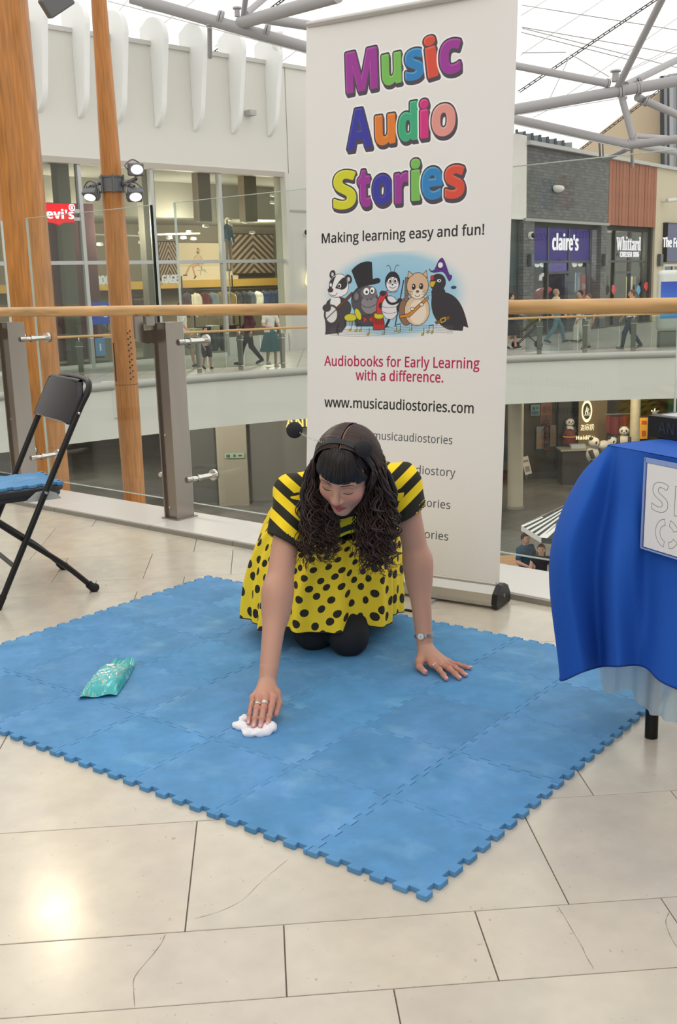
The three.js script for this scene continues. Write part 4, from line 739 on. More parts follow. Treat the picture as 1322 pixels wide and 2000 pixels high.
  for (const f of [...fL, tL, ...fR]) {
    const a = f[f.length - 2], b = f[f.length - 1], d = b.clone().sub(a).normalize(), n = V(0, 1, 0).addScaledVector(d, -d.y).normalize(), side = n.clone().cross(d), r = f.length === 3 ? 0.0088 : 0.0071;
    const g = new THREE.SphereGeometry(1, 12, 8).scale(r * 0.62, 0.0012, r * 0.95); g.applyMatrix4(new THREE.Matrix4().makeBasis(side, n, d).setPosition(b.clone().addScaledVector(n, r * 0.9).addScaledVector(d, 0.001))); part('nail', g, nailMat, woman);
  }

  // ---- tights
  const KR = V(-0.098, 0.072, -3.475), KL = V(0.022, 0.07, -3.405), HR = PE.clone().add(V(-0.085, 0, 0)), HL = PE.clone().add(V(0.085, 0, 0)), AR = V(-0.1, 0.055, -3.9), AL = V(0.05, 0.055, -3.87);
  const legs = blend([cap(HR, KR, 0.098, 0.064), cap(HL, KL, 0.098, 0.064), cap(KR, AR, 0.055, 0.036), cap(KL, AL, 0.055, 0.036), cap(AR, V(-0.1, 0.04, -4.03), 0.034, 0.026), cap(AL, V(0.06, 0.04, -4.0), 0.034, 0.026), ell(-0.1, 0.07, -3.445, 0.058, 0.058, 0.05), ell(0.022, 0.07, -3.375, 0.058, 0.058, 0.05)], 0.03);
  part('tights', nets((x, y, z) => Math.max(legs(x, y, z), 0.0128 - y), [-0.24, 0, -4.1], [0.24, 0.58, -3.28], 0.0085, { skip: true }), M(new THREE.Color().setRGB(0.007, 0.0075, 0.011), 0.8), woman);

  // ---- dress
  const stripes = tex(8, 128, (u, v) => v < 0.5 ? [0.135, 0.125, 0.075] : [1.0, 0.865, 0.1]);
  const stripeMat = MP(0xffffff, 0.8, { map: stripes, sheen: 0.2, sheenRoughness: 0.6, bumpMap: fabricBump, bumpScale: 0.0001 });
  const ax = PE.clone().sub(NB).normalize(), along = (x, y, z) => (x - NB.x) * ax.x + (y - NB.y) * ax.y + (z - NB.z) * ax.z;
  const crease = (x, y, z) => 0.0022 * Math.sin(x * 55 + y * 40 + 6 * Math.sin(z * 30)) * Math.sin(z * 48 - x * 20);
  const bodice = (x, y, z) => { const t0 = torso(x, y, z), d = Math.max(smin(smin(t0, neckW(x, y, z), 0.03), Math.min(armR(x, y, z), armL(x, y, z)), 0.035), t0 - 0.014) - 0.0105 + 0.6 * crease(x, y, z); return Math.max(d, along(x, y, z) - 0.19, 0.05 - Math.hypot(x - 0.042, y - 0.668, z + 3.235)); };
  const wd = V(0.1, -0.8, 0.5).normalize();
  part('bodice', nets(bodice, [-0.26, 0.38, -3.62], [0.34, 0.74, -3.12], 0.0075, { uv: (x, y, z) => [0, (-(y - 0.7) * 0.85 - (z + 3.3) * 0.5) / 0.056] }), stripeMat, woman);
  const sleeve = (S, E, len, r0, r1, tilt) => {                         // the hem and the stripes slant outwards across the arm
    const d = E.clone().sub(S).normalize(), qd = tilt.normalize(), top = S.clone().addScaledVector(d, -0.012), end = S.clone().addScaledVector(d, len), L = end.clone().sub(S).dot(qd);
    const yoke = cap(S.clone().lerp(NB, 0.42).add(V(0, 0.002, 0)), top, 0.059, r0 + 0.001), o1 = cap(top, S.clone().addScaledVector(d, len + 0.06), r0, r1), out = (x, y, z) => smin(yoke(x, y, z), o1(x, y, z), 0.02), inn = cap(S.clone().addScaledVector(d, len - 0.02), S.clone().addScaledVector(d, len + 0.1), r1 - 0.012, r1 - 0.009), q = (x, y, z) => (x - S.x) * qd.x + (y - S.y) * qd.y + (z - S.z) * qd.z;
    const f = (x, y, z) => { const t = q(x, y, z), rp = 0.002 * Math.sin(x * 70 + z * 50 + t * 30); return Math.max(smax(out(x, y, z) + rp, -inn(x, y, z), 0.003), t - L); };
    const lo = [0, 1, 2].map((k) => Math.min(S.getComponent(k), end.getComponent(k)) - 0.15), hi = [0, 1, 2].map((k) => Math.max(S.getComponent(k), end.getComponent(k)) + 0.15);
    const qb = V(Math.sign(qd.x) * 0.68, -0.7, 0.15).normalize();
    return nets(f, lo, hi, 0.0048, { uv: (x, y, z) => { const b = ((x - end.x) * qb.x + (y - end.y) * qb.y + (z - end.z) * qb.z) / 0.053 + 0.5; return [0, q(x, y, z) > L - 0.019 ? 0.25 + Math.round(b - 0.25) : b]; } });
  };
  part('sleeve', sleeve(SR, ER, 0.155, 0.058, 0.061, V(-0.5, -0.78, 0.32)), stripeMat, woman);
  part('sleeve', sleeve(SL, EL, 0.1, 0.057, 0.066, V(0.46, -0.85, 0)), stripeMat, woman);
  // skirt with dots
  const dots = canvasTex(512, 512, (g, w, h) => { g.fillStyle = '#ffdd2c'; g.fillRect(0, 0, w, h); g.fillStyle = '#2a2415'; for (const [x, y] of [[60, 70], [235, 30], [400, 105], [130, 205], [305, 190], [470, 255], [50, 340], [215, 330], [375, 350], [130, 460], [300, 470], [455, 440]]) for (const dx of [-512, 0, 512]) for (const dy of [-512, 0, 512]) { g.beginPath(); g.ellipse(x + dx, y + dy, 41, 41, 0, 0, 7); g.fill(); } });
  dots.wrapS = dots.wrapT = THREE.RepeatWrapping;
  const skirtMat = MP(0xffffff, 0.75, { map: dots, sheen: 0.2, sheenRoughness: 0.6, transmission: 0 });
  const Wc = V(0.0, 0.515, -3.45), e1 = V(1, 0.03, -0.03), e2 = V(0, -0.87, 0.48);
  const skirt = (u, v) => {
    const p = u * 2 * PI, c = Math.cos(p), s = Math.sin(p), f = clamp(s, 0, 1), b = clamp(-s, 0, 1);
    const p0 = Wc.clone().addScaledVector(e1, 0.165 * c).addScaledVector(e2, 0.128 * s);
    const p2 = V(-0.07 + 0.272 * c + 0.02 * b, 0.105 * f + 0.075 * (1 - f) + 0.02 * b, -3.63 + 0.285 * f * 1.0 - 0.35 * b);
    const p1 = V(-0.055 + 0.275 * c, 0.37 * (1 - b) + 0.585 * b - 0.06 * f, -3.6 + 0.255 * f - 0.26 * b);
    const q = p0.clone().multiplyScalar((1 - v) ** 2).addScaledVector(p1, 2 * v * (1 - v)).addScaledVector(p2, v * v);
    const pl = Math.sin(p * 11 + 1.2 * Math.sin(p * 3 + 1)) * 0.6 + Math.sin(p * 23 + 2) * 0.25, out = V(c * 0.9, 0.0, s).normalize();
    return q.addScaledVector(out, pl * (0.004 + 0.026 * v)).add(V(0, 0.006 * Math.sin(p * 7) * v, 0));
  };
  part('skirt', thick(260, 50, skirt, 0.0016, (u, v) => [u * 10.5 + 0.13, v * 2.3 + 0.05 * Math.sin(u * 40)]), skirtMat, woman);
  part('skirt_hem', strand([...Array(130)].map((_, k) => skirt(k / 130, 1)).concat([skirt(0, 1)]), () => 0.0021, 6, 260), M(0x241f12, 0.85), woman);
  part('waist_seam', strand([...Array(60)].map((_, k) => skirt(k / 60, 0.0)).concat([skirt(0, 0)]), () => 0.004, 6, 120), M(0x2a2415, 0.85), woman);

  // ---- hair
  const hairDark = MP(new THREE.Color().setRGB(0.013, 0.009, 0.008), 0.42, { sheen: 0.3, sheenRoughness: 0.4, sheenColor: new THREE.Color().setRGB(0.12, 0.08, 0.07) }), hairBrown = MP(new THREE.Color().setRGB(0.042, 0.02, 0.015), 0.42, { sheen: 0.35, sheenRoughness: 0.4, sheenColor: new THREE.Color().setRGB(0.2, 0.1, 0.08) });
  const RX = 0.083, RY = 0.096, RZ = 0.104, CY = 0.033, CZ = -0.014;
  const capF = (x, y, z) => { const e = ell(0, CY, CZ, RX, RY, RZ)(x, y, z), face = Math.max(z * -1 + 0.028, y - 0.055 - 0.3 * Math.max(0, 0.05 - Math.abs(x)), Math.abs(x) - 0.068); return Math.max(e, smin(-face, 1, 0.01) * (face < 0 ? 1 : 1), -y - 0.07); };
  const capGeo = nets((x, y, z) => { const e = ell(0, CY, CZ, RX, RY, RZ)(x, y, z); const inFace = Math.min(z - 0.03, 0.058 - y + 0 * x, 0.07 - Math.abs(x)); return Math.max(e + 0.0005 * Math.sin(z * 420 + 3 * Math.sin(x * 60)), inFace, -y - 0.075); }, [-0.1, -0.1, -0.135], [0.1, 0.145, 0.105], 0.0034);
  capGeo.scale(HS, HS, HS).applyQuaternion(HQ).translate(HC.x, HC.y, HC.z);
  const hair = part('hair', capGeo, hairDark, woman);
  // point on the scalp: side s, angle phi from the parting, z along it
  const scalp = (s, phi, z, o = 0) => { const k = Math.sqrt(Math.max(0.02, 1 - ((z - CZ) / (RZ + o)) ** 2)); return V(s * (RX + o) * Math.sin(phi) * k, CY + (RY + o) * Math.cos(phi) * k, z); };
  // parting
  part('parting', strand([...Array(9)].map((_, k) => { const z = mix(0.06, -0.085, k / 8), p = scalp(1, 0.015 * Math.sin(k), z, 0.0028); return toW(p.x, p.y, p.z); }), (t) => 0.0026 * Math.sin(PI * clamp(t, 0.04, 0.96)) + 0.0006, 6, 30), M(0x9a7262, 0.7), hair);
  // fringe
  const fr = [];
  for (let k = 0; k < 260; k++) {
    const t = (k + rnd()) / 260, x1 = mix(-0.072, 0.079, t), rx = x1 * 0.62 + rr(-0.005, 0.005), rz = rr(0.03, 0.052), root = scalp(1, 0, rz); root.x = rx; root.y = CY + RY * Math.sqrt(Math.max(0.05, 1 - ((rz - CZ) / RZ) ** 2 - (rx / RX) ** 2));
    const y1 = 0.0355 + 0.012 * (x1 / 0.07) ** 2 * (x1 < 0 ? 1.2 : 0.3) + rr(-0.004, 0.004) - (Math.abs(x1) > 0.056 ? 0.012 : 0), z1 = 0.082 - 0.5 * x1 * x1 / 0.075 - 0.004 + rr(-0.002, 0.003), off = rr(0.002, 0.0055), a = [];
    for (let i = 0; i <= 10; i++) { const q = i / 10, x = mix(root.x, x1, q ** 1.2), y = mix(root.y, y1, q ** 1.5), yy = clamp((y - CY) / (RY + off), -1, 1), zz = CZ + (RZ + off) * Math.sqrt(Math.max(0, 1 - yy * yy - (x / (RX + 0.006)) ** 2)); a.push(toW(x, y, mix(Math.max(zz, mix(rz, 0, sstep(0, 0.3, q))), Math.max(z1, zz - 0.007), q * q * 0.6))); }
    fr.push(strand(a, (q) => 0.0025 * (1 - 0.5 * q), 5, 16));
  }
  part('fringe', merge(fr), hairDark, hair);
  // long waves on either side
  const clampBust = (p) => { for (let k = 0; k < 6; k++) { const d = Math.min(torso(p.x, p.y, p.z) - 0.02); if (d > 0) break; p.z += -d * 0.8 + 0.002; } return p; };
  const lockPath = (s, zr, spread, len, amp, ph, jx = 0, jz = 0, turns = 1) => {
    const a = [], phi1 = 1.55 + 0.25 * (spread - 0.5) + jx * 4, zBack = zr - 0.012 - 0.02 * spread;
    for (let i = 0; i <= 6; i++) { const t = i / 6, p = scalp(s, 0.04 + phi1 * t, mix(zr, clamp(zBack, -0.09, 0.052), t) + jz * 0.6, 0.003 + 0.006 * t + 0.003 * spread + Math.abs(jx) * 0.3); a.push(toW(p.x, p.y, p.z)); }
    const e = a[a.length - 1].clone();
    const tgt = s < 0 ? V(mix(-0.102, -0.008, spread), e.y - len, -3.1 - 0.05 * ((ph * 7) % 1)) : V(mix(0.055, 0.165, spread), e.y - len, -3.10 - 0.06 * ((ph * 7) % 1));
    const n = 30;
    for (let i = 1; i <= n; i++) {
      const t = i / n, p = e.clone().lerp(tgt, t), h = sstep(0, 0.5, t); p.x = mix(e.x, tgt.x, h) + (s < 0 ? -0.004 : 0.009) * Math.sin(PI * t) + jx * (1 + 0.6 * Math.sin(PI * t)); p.z = mix(e.z, tgt.z, h) + jz;
      const w = amp * (0.18 + 1.0 * t ** 1.5), o = ph + turns * t * (11 + 12 * t);
      p.x += w * Math.sin(o); p.z += w * Math.cos(o * 1.02) * 0.8; p.y += w * 0.35 * Math.sin(o * 0.9 + 1) * t;
      a.push(clampBust(p));
    }
    return a;
  };
  for (const s of [-1, 1]) {
    const core = [], fine = [], top = [];
    for (let k = 0; k < 16; k++) core.push(strand(lockPath(s, mix(0.03, -0.085, k / 15), (k * 0.37) % 1, rr(0.2, 0.27), 0.004, rr(0, 6)), (t) => 0.0003 + 0.0095 * sstep(0.2, 0.36, t) * (1 - 0.8 * sstep(0.55, 1, t)), 7, 44));
    for (let k = 0; k < 34; k++) {                                       // wavy locks, each a bundle of hairs
      const q = (k * 0.618 + 0.1) % 1, zr = mix(0.034, -0.09, ((k * 0.382) % 1)), len = (s < 0 ? rr(0.26, 0.37) : rr(0.27, 0.41)) * (1 - 0.15 * Math.abs(q - 0.5)), amp = rr(0.008, 0.017), ph = rr(0, 6.3), tu = rr(0.85, 1.25);
      for (let m = 0; m < 9; m++) { const r0 = 0.0016 + 0.0012 * rnd(), fray = m > 6 ? 1.7 : 1; fine.push(strand(lockPath(s, zr + rr(-0.006, 0.006), q, len * rr(0.9, 1.03), amp * fray, ph + rr(-0.25, 0.25) * fray, rr(-0.006, 0.006), rr(-0.006, 0.006), tu), (t) => r0 * (1 - 0.6 * sstep(0.6, 1, t)), 5, 52)); }
    }
    for (let k = 0; k < 150; k++) { const zr = mix(0.036, -0.1, (k + rnd()) / 150), o = rr(0.002, 0.0045); top.push(strand([...Array(9)].map((_, i) => { const t = i / 8, p = scalp(s, 0.03 + 1.75 * t, zr - 0.02 * t + 0.002 * Math.sin(t * 5 + k), o + 0.005 * t); return toW(p.x, p.y, p.z); }), (t) => 0.0016, 5, 12)); }
    part('hair_lock', merge(core), hairDark, hair);
    part('hair_lock', merge(fine), hairBrown, hair);
    part('combed_hair', merge(top), hairDark, hair);
  }

  // ---- headband with two bobbles on springs
  const hb = new THREE.Group(); hb.name = 'headband'; woman.add(hb); hb.userData.label = 'black headband with two bobbles on springs';
  const band = (u, v) => { const phi = mix(-1.72, 1.72, u), p = scalp(Math.sign(phi) || 1, Math.abs(phi), 0.017 + (v - 0.5) * 0.0145 + 0.006 * Math.cos(phi), 0.0105); return toW(p.x, p.y, p.z); };
  part('band', thick(60, 3, band, 0.003), M(0x1a1b1e, 0.42), hb);
  const foam = M(0x26272b, 0.95, { bumpMap: plasterBump, bumpScale: 0.002 });
  const bobble = (ph, ctr, r) => {
    const q = scalp(Math.sign(ph), Math.abs(ph), 0.02, 0.011), from = toW(q.x, q.y, q.z), d = ctr.clone().sub(from), L = d.length(), n = d.clone().normalize(), a = V(0, 1, 0).cross(n).normalize(), b = n.clone().cross(a), pts = [], turns = 13;
    for (let i = 0; i <= turns * 8; i++) { const t = i / (turns * 8), w = t * turns * 2 * PI; pts.push(from.clone().addScaledVector(d, t * (1 - r * 0.7 / L)).addScaledVector(a, 0.0026 * Math.cos(w)).addScaledVector(b, 0.0026 * Math.sin(w)).add(V(0, -0.004 * Math.sin(PI * t), 0))); }
    part('spring', strand(pts, () => 0.0007, 5, turns * 8), chrome, hb);
    part('bobble', ball(r, ctr.x, ctr.y, ctr.z, 28), foam, hb);
  };
  bobble(-0.62, at(575, 840, -3.09), 0.0245); bobble(0.62, at(711, 876, -2.965), 0.0255);

  // ---- watch and rings
  const wt = new THREE.Group(); wt.name = 'wristwatch'; woman.add(wt); wt.userData.label = 'silver wristwatch on a link strap';
  { const c = EL.clone().lerp(WL, 0.845), d = WL.clone().sub(EL).normalize(), f = EYE.clone().sub(c).addScaledVector(d, -EYE.clone().sub(c).dot(d)).normalize().applyAxisAngle(d, 0.3), sd = d.clone().cross(f), mm = new THREE.Matrix4().makeBasis(sd, d, f).setPosition(c), sil = M(0xb4b4b6, 0.3, { metalness: 0.9 }), R = 0.0305, links = [];
    for (let k = 0; k < 26; k++) { const a = (k + 0.5) / 26 * 2 * PI; if (Math.abs(a - PI / 2) < 0.36) continue; links.push(rbx(0.0066, 0.0105, 0.0026, 0.0008).translate(0, 0, R).rotateY(PI / 2 - a).applyMatrix4(mm)); }
    part('strap', merge(links), sil, wt); part('case', new THREE.CylinderGeometry(0.0118, 0.0122, 0.006, 28).rotateX(PI / 2).translate(0, 0, R + 0.001).applyMatrix4(mm), chrome, wt); part('dial', new THREE.CylinderGeometry(0.0096, 0.0096, 0.001, 28).rotateX(PI / 2).translate(0, 0, R + 0.0042).applyMatrix4(mm), M(0xd8dadc, 0.3), wt); part('hands', merge([bx(0.0008, 0.007, 0.0003, 0, 0.003, R + 0.0049), bx(0.005, 0.0008, 0.0003, 0.002, 0, R + 0.0049)]).applyMatrix4(mm), dark, wt); part('crown', rod(V(0.012, 0, R), V(0.0145, 0, R), 0.0016).applyMatrix4(mm), chrome, wt); }
  const ring = (f, t, r, w, l) => { const a = f[0], b = f[1], p = a.clone().lerp(b, t), d = b.clone().sub(a).normalize(), g = []; for (let k = 0; k < w; k++) g.push(new THREE.TorusGeometry(r, 0.0011, 8, 28).applyQuaternion(new THREE.Quaternion().setFromUnitVectors(V(0, 0, 1), d)).translate(...p.clone().addScaledVector(d, (k - (w - 1) / 2) * 0.0021).toArray())); const m = part('ring', merge(g), chrome, woman, l); };
  ring(fR[1], 0.62, 0.0102, 5, 'wide stacked silver ring'); ring(fR[2], 0.72, 0.0096, 3, 'silver ring'); ring(fL[0], 0.42, 0.0104, 2, 'silver ring with a stone'); ring(fL[1], 0.4, 0.0106, 1, 'thin silver ring');
}

// ------------------------------------------------------------------ across the void: the far gallery
const FY = -0.925, LY = -5.7;                                             // its floor, and the lower mall's floor
function ground(px, py, Y) { const d = at(px, py, -1).sub(EYE); return EYE.clone().addScaledVector(d, (Y - EYE.y) / d.y); }
const edgeZ = (x) => -23.7 - 0.636 * (x + 6.18) + 0.0285 * (x + 6.18) * (x + 0.68);
function plate(front, back, y0, y1) { return extrude([...front, ...back].map(([x, z]) => [x, -z]), y1 - y0).rotateX(-PI / 2).translate(0, y0, 0); }
const xs = [...Array(45)].map((_, i) => -16 + i * 0.8);
{
  const gf = struct('gallery_floor');
  const paleTile = M(0xc9c5bb, 0.32, { map: tex(256, 256, (u, v, n, f) => { const j = (u * 4) % 1 < 0.02 || (v * 8) % 1 < 0.03, k = 0.93 + 0.1 * (f(u, v, 8, 61) - 0.5); return j ? [0.72, 0.71, 0.69] : [k, k, k]; }), });
  part('deck', metreUV(plate(xs.map((x) => [x, edgeZ(x)]), [[30, -70], [-24, -70], [-24, -18]], FY - 0.05, FY), 0.25), paleTile, gf);
  part('fascia', plate(xs.map((x) => [x, edgeZ(x) + 0.02]), xs.slice().reverse().map((x) => [x, edgeZ(x) - 0.3]), FY - 1.24, FY - 0.04), fasciaWhite, gf);
  part('edge_tube', new THREE.TubeGeometry(new THREE.CatmullRomCurve3(xs.map((x) => V(x, FY - 0.02, edgeZ(x) + 0.02))), 120, 0.1, 12), M(0xaeada6, 0.45), gf);
  part('soffit', plate(xs.map((x) => [x, edgeZ(x) - 0.28]), [[30, -70], [-24, -70], [-24, -18]], FY - 1.2, FY - 1.1), M(0x5a5a58, 0.9), gf);
  // small service hatch on the white band
  part('hatch', bx(0.5, 0.85, 0.05, ...at(222, 780, edgeZ(-5.1) + 0.04).toArray()), fasciaWhite, gf);

  // its balustrade: tapered posts, glass, thin rail
  const pp = thing('gallery_post', 'slim steel post of the far balustrade, in front of the white fascia bay', 'post', [0, 0, 0], 0, 'steel posts of the far balustrade');
  part('shaft', extrude([[-0.055, 0], [0.055, 0], [0.07, 0.72], [0.085, 0.8], [0.07, 0.9], [-0.07, 0.9], [-0.085, 0.8], [-0.07, 0.72]], 0.05, 0.004).translate(0, 0, -0.025), M(0x8a877e, 0.4, { metalness: 0.6 }), pp);
  part('rail_arm', rod(V(0, 0.88, 0), V(0, 1.0, 0), 0.016), chrome, pp); for (const y of [0.78, 0.12]) part('clamp', rod(V(-0.1, y, 0.03), V(0.1, y, 0.03), 0.013), chrome, pp);
  const spots = [[160, 738, 'between the two timber columns, left of the blue notices'], [390, 728, 'beside the small child in dark clothes'], [471, 723, 'in front of the walker in black trousers'], [553, 718, 'beside the woman in the teal skirt'], [1053, 693, 'in front of the pushchair'], [1142, 690, 'between the purple shop and the tea shop'], [1236, 686, 'in front of the walker in dark jeans']];
  const base = [];
  spots.forEach(([px, py, l], i) => { const o = i ? pp.clone() : pp; if (i) { o.name = numbered('gallery_post'); scene.add(o); } const p = ground(px, py, FY); base.push(p); o.position.copy(p); o.userData.label = 'steel post of the far balustrade ' + l; });
  const ln = [V(-13.5, 0, -21.2), V(-9, 0, -25.2), ...base, V(12, 0, -30.7), V(16, 0, -30.9)].sort((a, b) => a.x - b.x), cv = new THREE.CatmullRomCurve3(ln, false, 'centripetal');
  solo('gallery_rail', new THREE.TubeGeometry(new THREE.CatmullRomCurve3(ln.map((p) => V(p.x, FY + 1.03, p.z))), 120, 0.032, 10), railWood, 'thin pale timber rail of the balustrade across the void', 'handrail');
  const N = 22; let k = 0;
  for (let i = 0; i < N; i++) {
    const a = cv.getPoint((i + 0.02) / N), b = cv.getPoint((i + 0.98) / N), m = a.clone().add(b).multiplyScalar(0.5);
    const q = pr2(m); if (q.x < -60 || q.x > 1400 || (q.x > 640 && q.x < 960)) continue;
    const g = solo('gallery_glass', bx(a.distanceTo(b), 0.86, 0.012), shopGlass, 'low glass panes of the balustrade across the void', 'glass panel', 'glass panes of the far balustrade');
    g.position.set(m.x, FY + 0.53, m.z + 0.05); g.rotation.y = Math.atan2(-(b.z - a.z), b.x - a.x);
  }
}
function pr2(p) { const q = p.clone().sub(EYE).applyQuaternion(camQ.clone().invert()); return { x: 661 + FPX * q.x / -q.z, y: 1000 - FPX * q.y / -q.z }; }

// ------------------------------------------------------------------ the clothes shop across the void (its front at 45 degrees)
class Front {                                                             // a shop front: u along it, y up, n outwards
  constructor(x, z, turn) { this.o = V(x, 0, z); this.t = turn; this.U = V(Math.cos(turn), 0, -Math.sin(turn)); this.N = V(Math.sin(turn), 0, Math.cos(turn)); }
  hit(px, py, n = 0) { const d = at(px, py, -1).sub(EYE), s = (this.o.dot(this.N) + n - EYE.dot(this.N)) / d.dot(this.N), p = EYE.clone().addScaledVector(d, s).sub(this.o); return V(p.dot(this.U), p.y, n); }
  world(v) { return this.o.clone().addScaledVector(this.U, v.x).addScaledVector(this.N, v.z).add(V(0, v.y, 0)); }
}
const F1 = new Front(-7.5, -29.8, PI / 4);
{
  const put = (g) => { g.position.copy(F1.o); g.rotation.y = F1.t; return g; };
  const wl = put(struct('wall_left')), head = F1.hit(360, 325).y, top = F1.hit(373, 101).y, uj = F1.hit(556, 500).x, uR = 12.4, uL = -8;
  part('upper_wall', bx(uR - uL, top - head, 0.4, (uR + uL) / 2, (top + head) / 2, -0.2), white, wl);
  part('pier', bx(uR - uj, head - FY, 0.4, (uR + uj) / 2, (head + FY) / 2, -0.2), white, wl);
  part('coping', bx(uR - uL, 0.12, 0.5, (uR + uL) / 2, top + 0.04, -0.18), M(0xc9c8c2, 0.6), wl);
  part('joint', bx(0.02, top - head, 0.01, F1.hit(558, 200).x, (top + head) / 2, 0.003), M(0x8f8d86, 0.8), wl);
  part('recess', bx(1.2, 0.06, 0.04, F1.hit(590, 412).x, F1.hit(590, 412).y, 0.015), M(0xb9b8b2, 0.7), wl);
  part('window_head', bx(uj - uL, 0.16, 0.3, (uj + uL) / 2, head - 0.06, 0), M(0xb6b0a4, 0.6), wl);
  part('jamb', bx(0.14, head - FY, 0.34, uj + 0.05, (head + FY) / 2, 0.02), M(0xd4d2cb, 0.6), wl);
  // white fins that stand out of the parapet
  const finMat = M(0xf1f2ef, 0.6), finEdge = M(0xc2c5c3, 0.6);
  [[62, 50, 80, 219], [144, 63, 159, 230], [219, 80, 235, 240], [297, 92, 309, 249], [373, 101, 384, 256], [448.5, 113, 458, 261], [520, 122, 529, 266], [-25, 36, -8, 205]].forEach(([x, y, x2, y2]) => {
    const a = F1.hit(x, y), b = F1.hit(x2, y2), h = a.y - b.y;
    const f = new THREE.Shape(); f.moveTo(0, 0); f.bezierCurveTo(0.15, 0.05, 0.38, 0.25, 0.43, 0.75); f.lineTo(0.68, h + 0.1); f.bezierCurveTo(0.7, h + 0.45, 0.46, h + 0.73, 0.1, h + 0.76); f.lineTo(-0.1, h + 0.75); f.lineTo(-0.46, h + 0.55); f.lineTo(-0.46, h - 0.25); f.lineTo(0, h - 0.25); f.lineTo(0, 0);
    const fin = part('fin', new THREE.ExtrudeGeometry(f, { depth: 0.14, bevelEnabled: true, bevelSize: 0.012, bevelThickness: 0.012, bevelSegments: 1, curveSegments: 14 }).rotateY(-PI / 2).translate(a.x + 0.07, b.y, 0.012), finMat, wl);
  });
  const box2 = thing('security_box', 'small grey box fixed beside the second last white fin', 'fitting', F1.world(F1.hit(483, 222)).toArray(), F1.t); part('case', rbx(0.26, 0.17, 0.3, 0.02, 0, 0, 0.15), M(0xb5b5b2, 0.6), box2); part('plate', bx(0.2, 0.14, 0.02, 0, 0, 0.01), greyPaint, box2);
  const lt = thing('parapet_lamp', 'small white lamp standing on the parapet by the last fin', 'lamp', at(541, 80, -35.2).toArray()); part('shade', extrude([[-0.16, 0.2], [0.16, 0.2], [0.2, 0.1], [0.1, -0.26], [0, -0.3], [-0.1, -0.2], [-0.2, 0.1]], 0.2, 0.04, { seg: 2 }), M(0xe9e8e4, 0.5), lt); part('bracket', rod(V(0, -0.2, 0.05), V(0, -0.75, 0.05), 0.03), M(0xe9e8e4, 0.5), lt);
  const cam = thing('dome_camera', 'small black dome camera on the white wall beside the shop window', 'camera', F1.world(F1.hit(596, 454)).toArray(), F1.t); part('mount', cyl(0.13, 0.13, 0.05).rotateX(PI / 2).translate(0, 0, 0.025), white, cam); part('dome', ball(0.085, 0, 0, 0.07), M(0x111111, 0.15), cam);
  const wlamp = thing('wall_lamp', 'warm glowing lamp on the white wall beside the shop window', 'lamp', F1.world(F1.hit(597, 540)).toArray(), F1.t); part('cord', rod(V(0, 0.2, 0.12), V(0, 1.0, 0.12), 0.02), M(0xcfccc4, 0.6), wlamp); part('shade', new THREE.LatheGeometry([[0.05, 0.22], [0.1, 0.05], [0.14, -0.2], [0.1, -0.3]].map((p) => new THREE.Vector2(...p)), 16).translate(0, 0, 0.16), glow(new THREE.Color(1, 0.86, 0.55), 1.3), wlamp);

  // window: mullions, transom, panes
  const win = put(struct('window_1'));
  const mu = [-60, 164, 303, 434].map((x) => F1.hit(x, 500).x), ty = F1.hit(300, 512).y, bars = [...mu, uj];
  mu.forEach((u) => part('mullion', bx(0.11, head - FY, 0.16, u, (head + FY) / 2, 0), frameGrey, win));
  for (let i = 0; i < mu.length; i++) {
    const a = bars[i] + 0.05, b = bars[i + 1] - 0.05;
    part('transom', bx(b - a, 0.1, 0.14, (a + b) / 2, ty, 0), frameGrey, win);
    part('pane', bx(b - a, head - 0.12 - ty, 0.012, (a + b) / 2, (head - 0.12 + ty) / 2, -0.02), shopGlass, win);
    part('pane', bx(b - a, ty - 0.05 - FY - (i === 3 ? 0.55 : 0.1), 0.012, (a + b) / 2, (ty - 0.05 + FY + (i === 3 ? 0.55 : 0.1)) / 2, -0.02), shopGlass, win);
    part('plinth', bx(b - a, i === 3 ? 0.55 : 0.1, 0.2, (a + b) / 2, FY + (i === 3 ? 0.275 : 0.05), -0.02), white, win);
  }
  const u2 = F1.hit(140, 410); for (const y of [F1.hit(150, 412).y, F1.hit(150, 428).y]) part('transom', bx(bars[1] - bars[0], 0.09, 0.12, (bars[0] + bars[1]) / 2, y, 0), frameGrey, win);

  // interior shell
  const shop = put(struct('shop_interior')), D = -7;
  part('back_wall', bx(uj + 9 - uL, 7, 0.2, (uj + 9 + uL) / 2, FY + 3.5, D - 0.1), M(0x8a8172, 0.8), shop);
  part('side_wall', bx(0.2, 7, 7, uj + 9, FY + 3.5, D / 2 - 0.2), M(0xb9b7ac, 0.8), shop);
  part('ceiling', bx(uj + 9 - uL, 0.2, 7, (uj + 9 + uL) / 2, head + 0.02, D / 2 - 0.3), M(0x8e8d86, 0.9), shop);
  part('soffit', bx(uj + 9 - uL, 0.3, 3.5, (uj + 9 + uL) / 2, F1.hit(360, 428, -4).y + 0.15, D + 1.8), M(0x9a988f, 0.9), shop);
  part('bulkhead', bx(uj + 9 - uL, head - F1.hit(360, 428, -4).y, 0.1, (uj + 9 + uL) / 2, (head + F1.hit(360, 428, -4).y) / 2, D + 3.6), M(0x97958c, 0.9), shop);
  for (const px of [110, 275, 385, 475]) { const a = F1.hit(px, 330, -0.6), b = F1.hit(px + 24, 330, -0.6); const yb = px > 300 ? F1.hit(px, 432, -0.6).y : FY; part('pillar_and_reflection', bx(Math.abs(b.x - a.x), head - yb, 0.3, (a.x + b.x) / 2, (head + yb) / 2, -0.75), M(px > 300 ? 0x8d7f6c : 0x99948b, 0.8), shop); }  // the two short brown ones imitate columns reflected in the upper panes
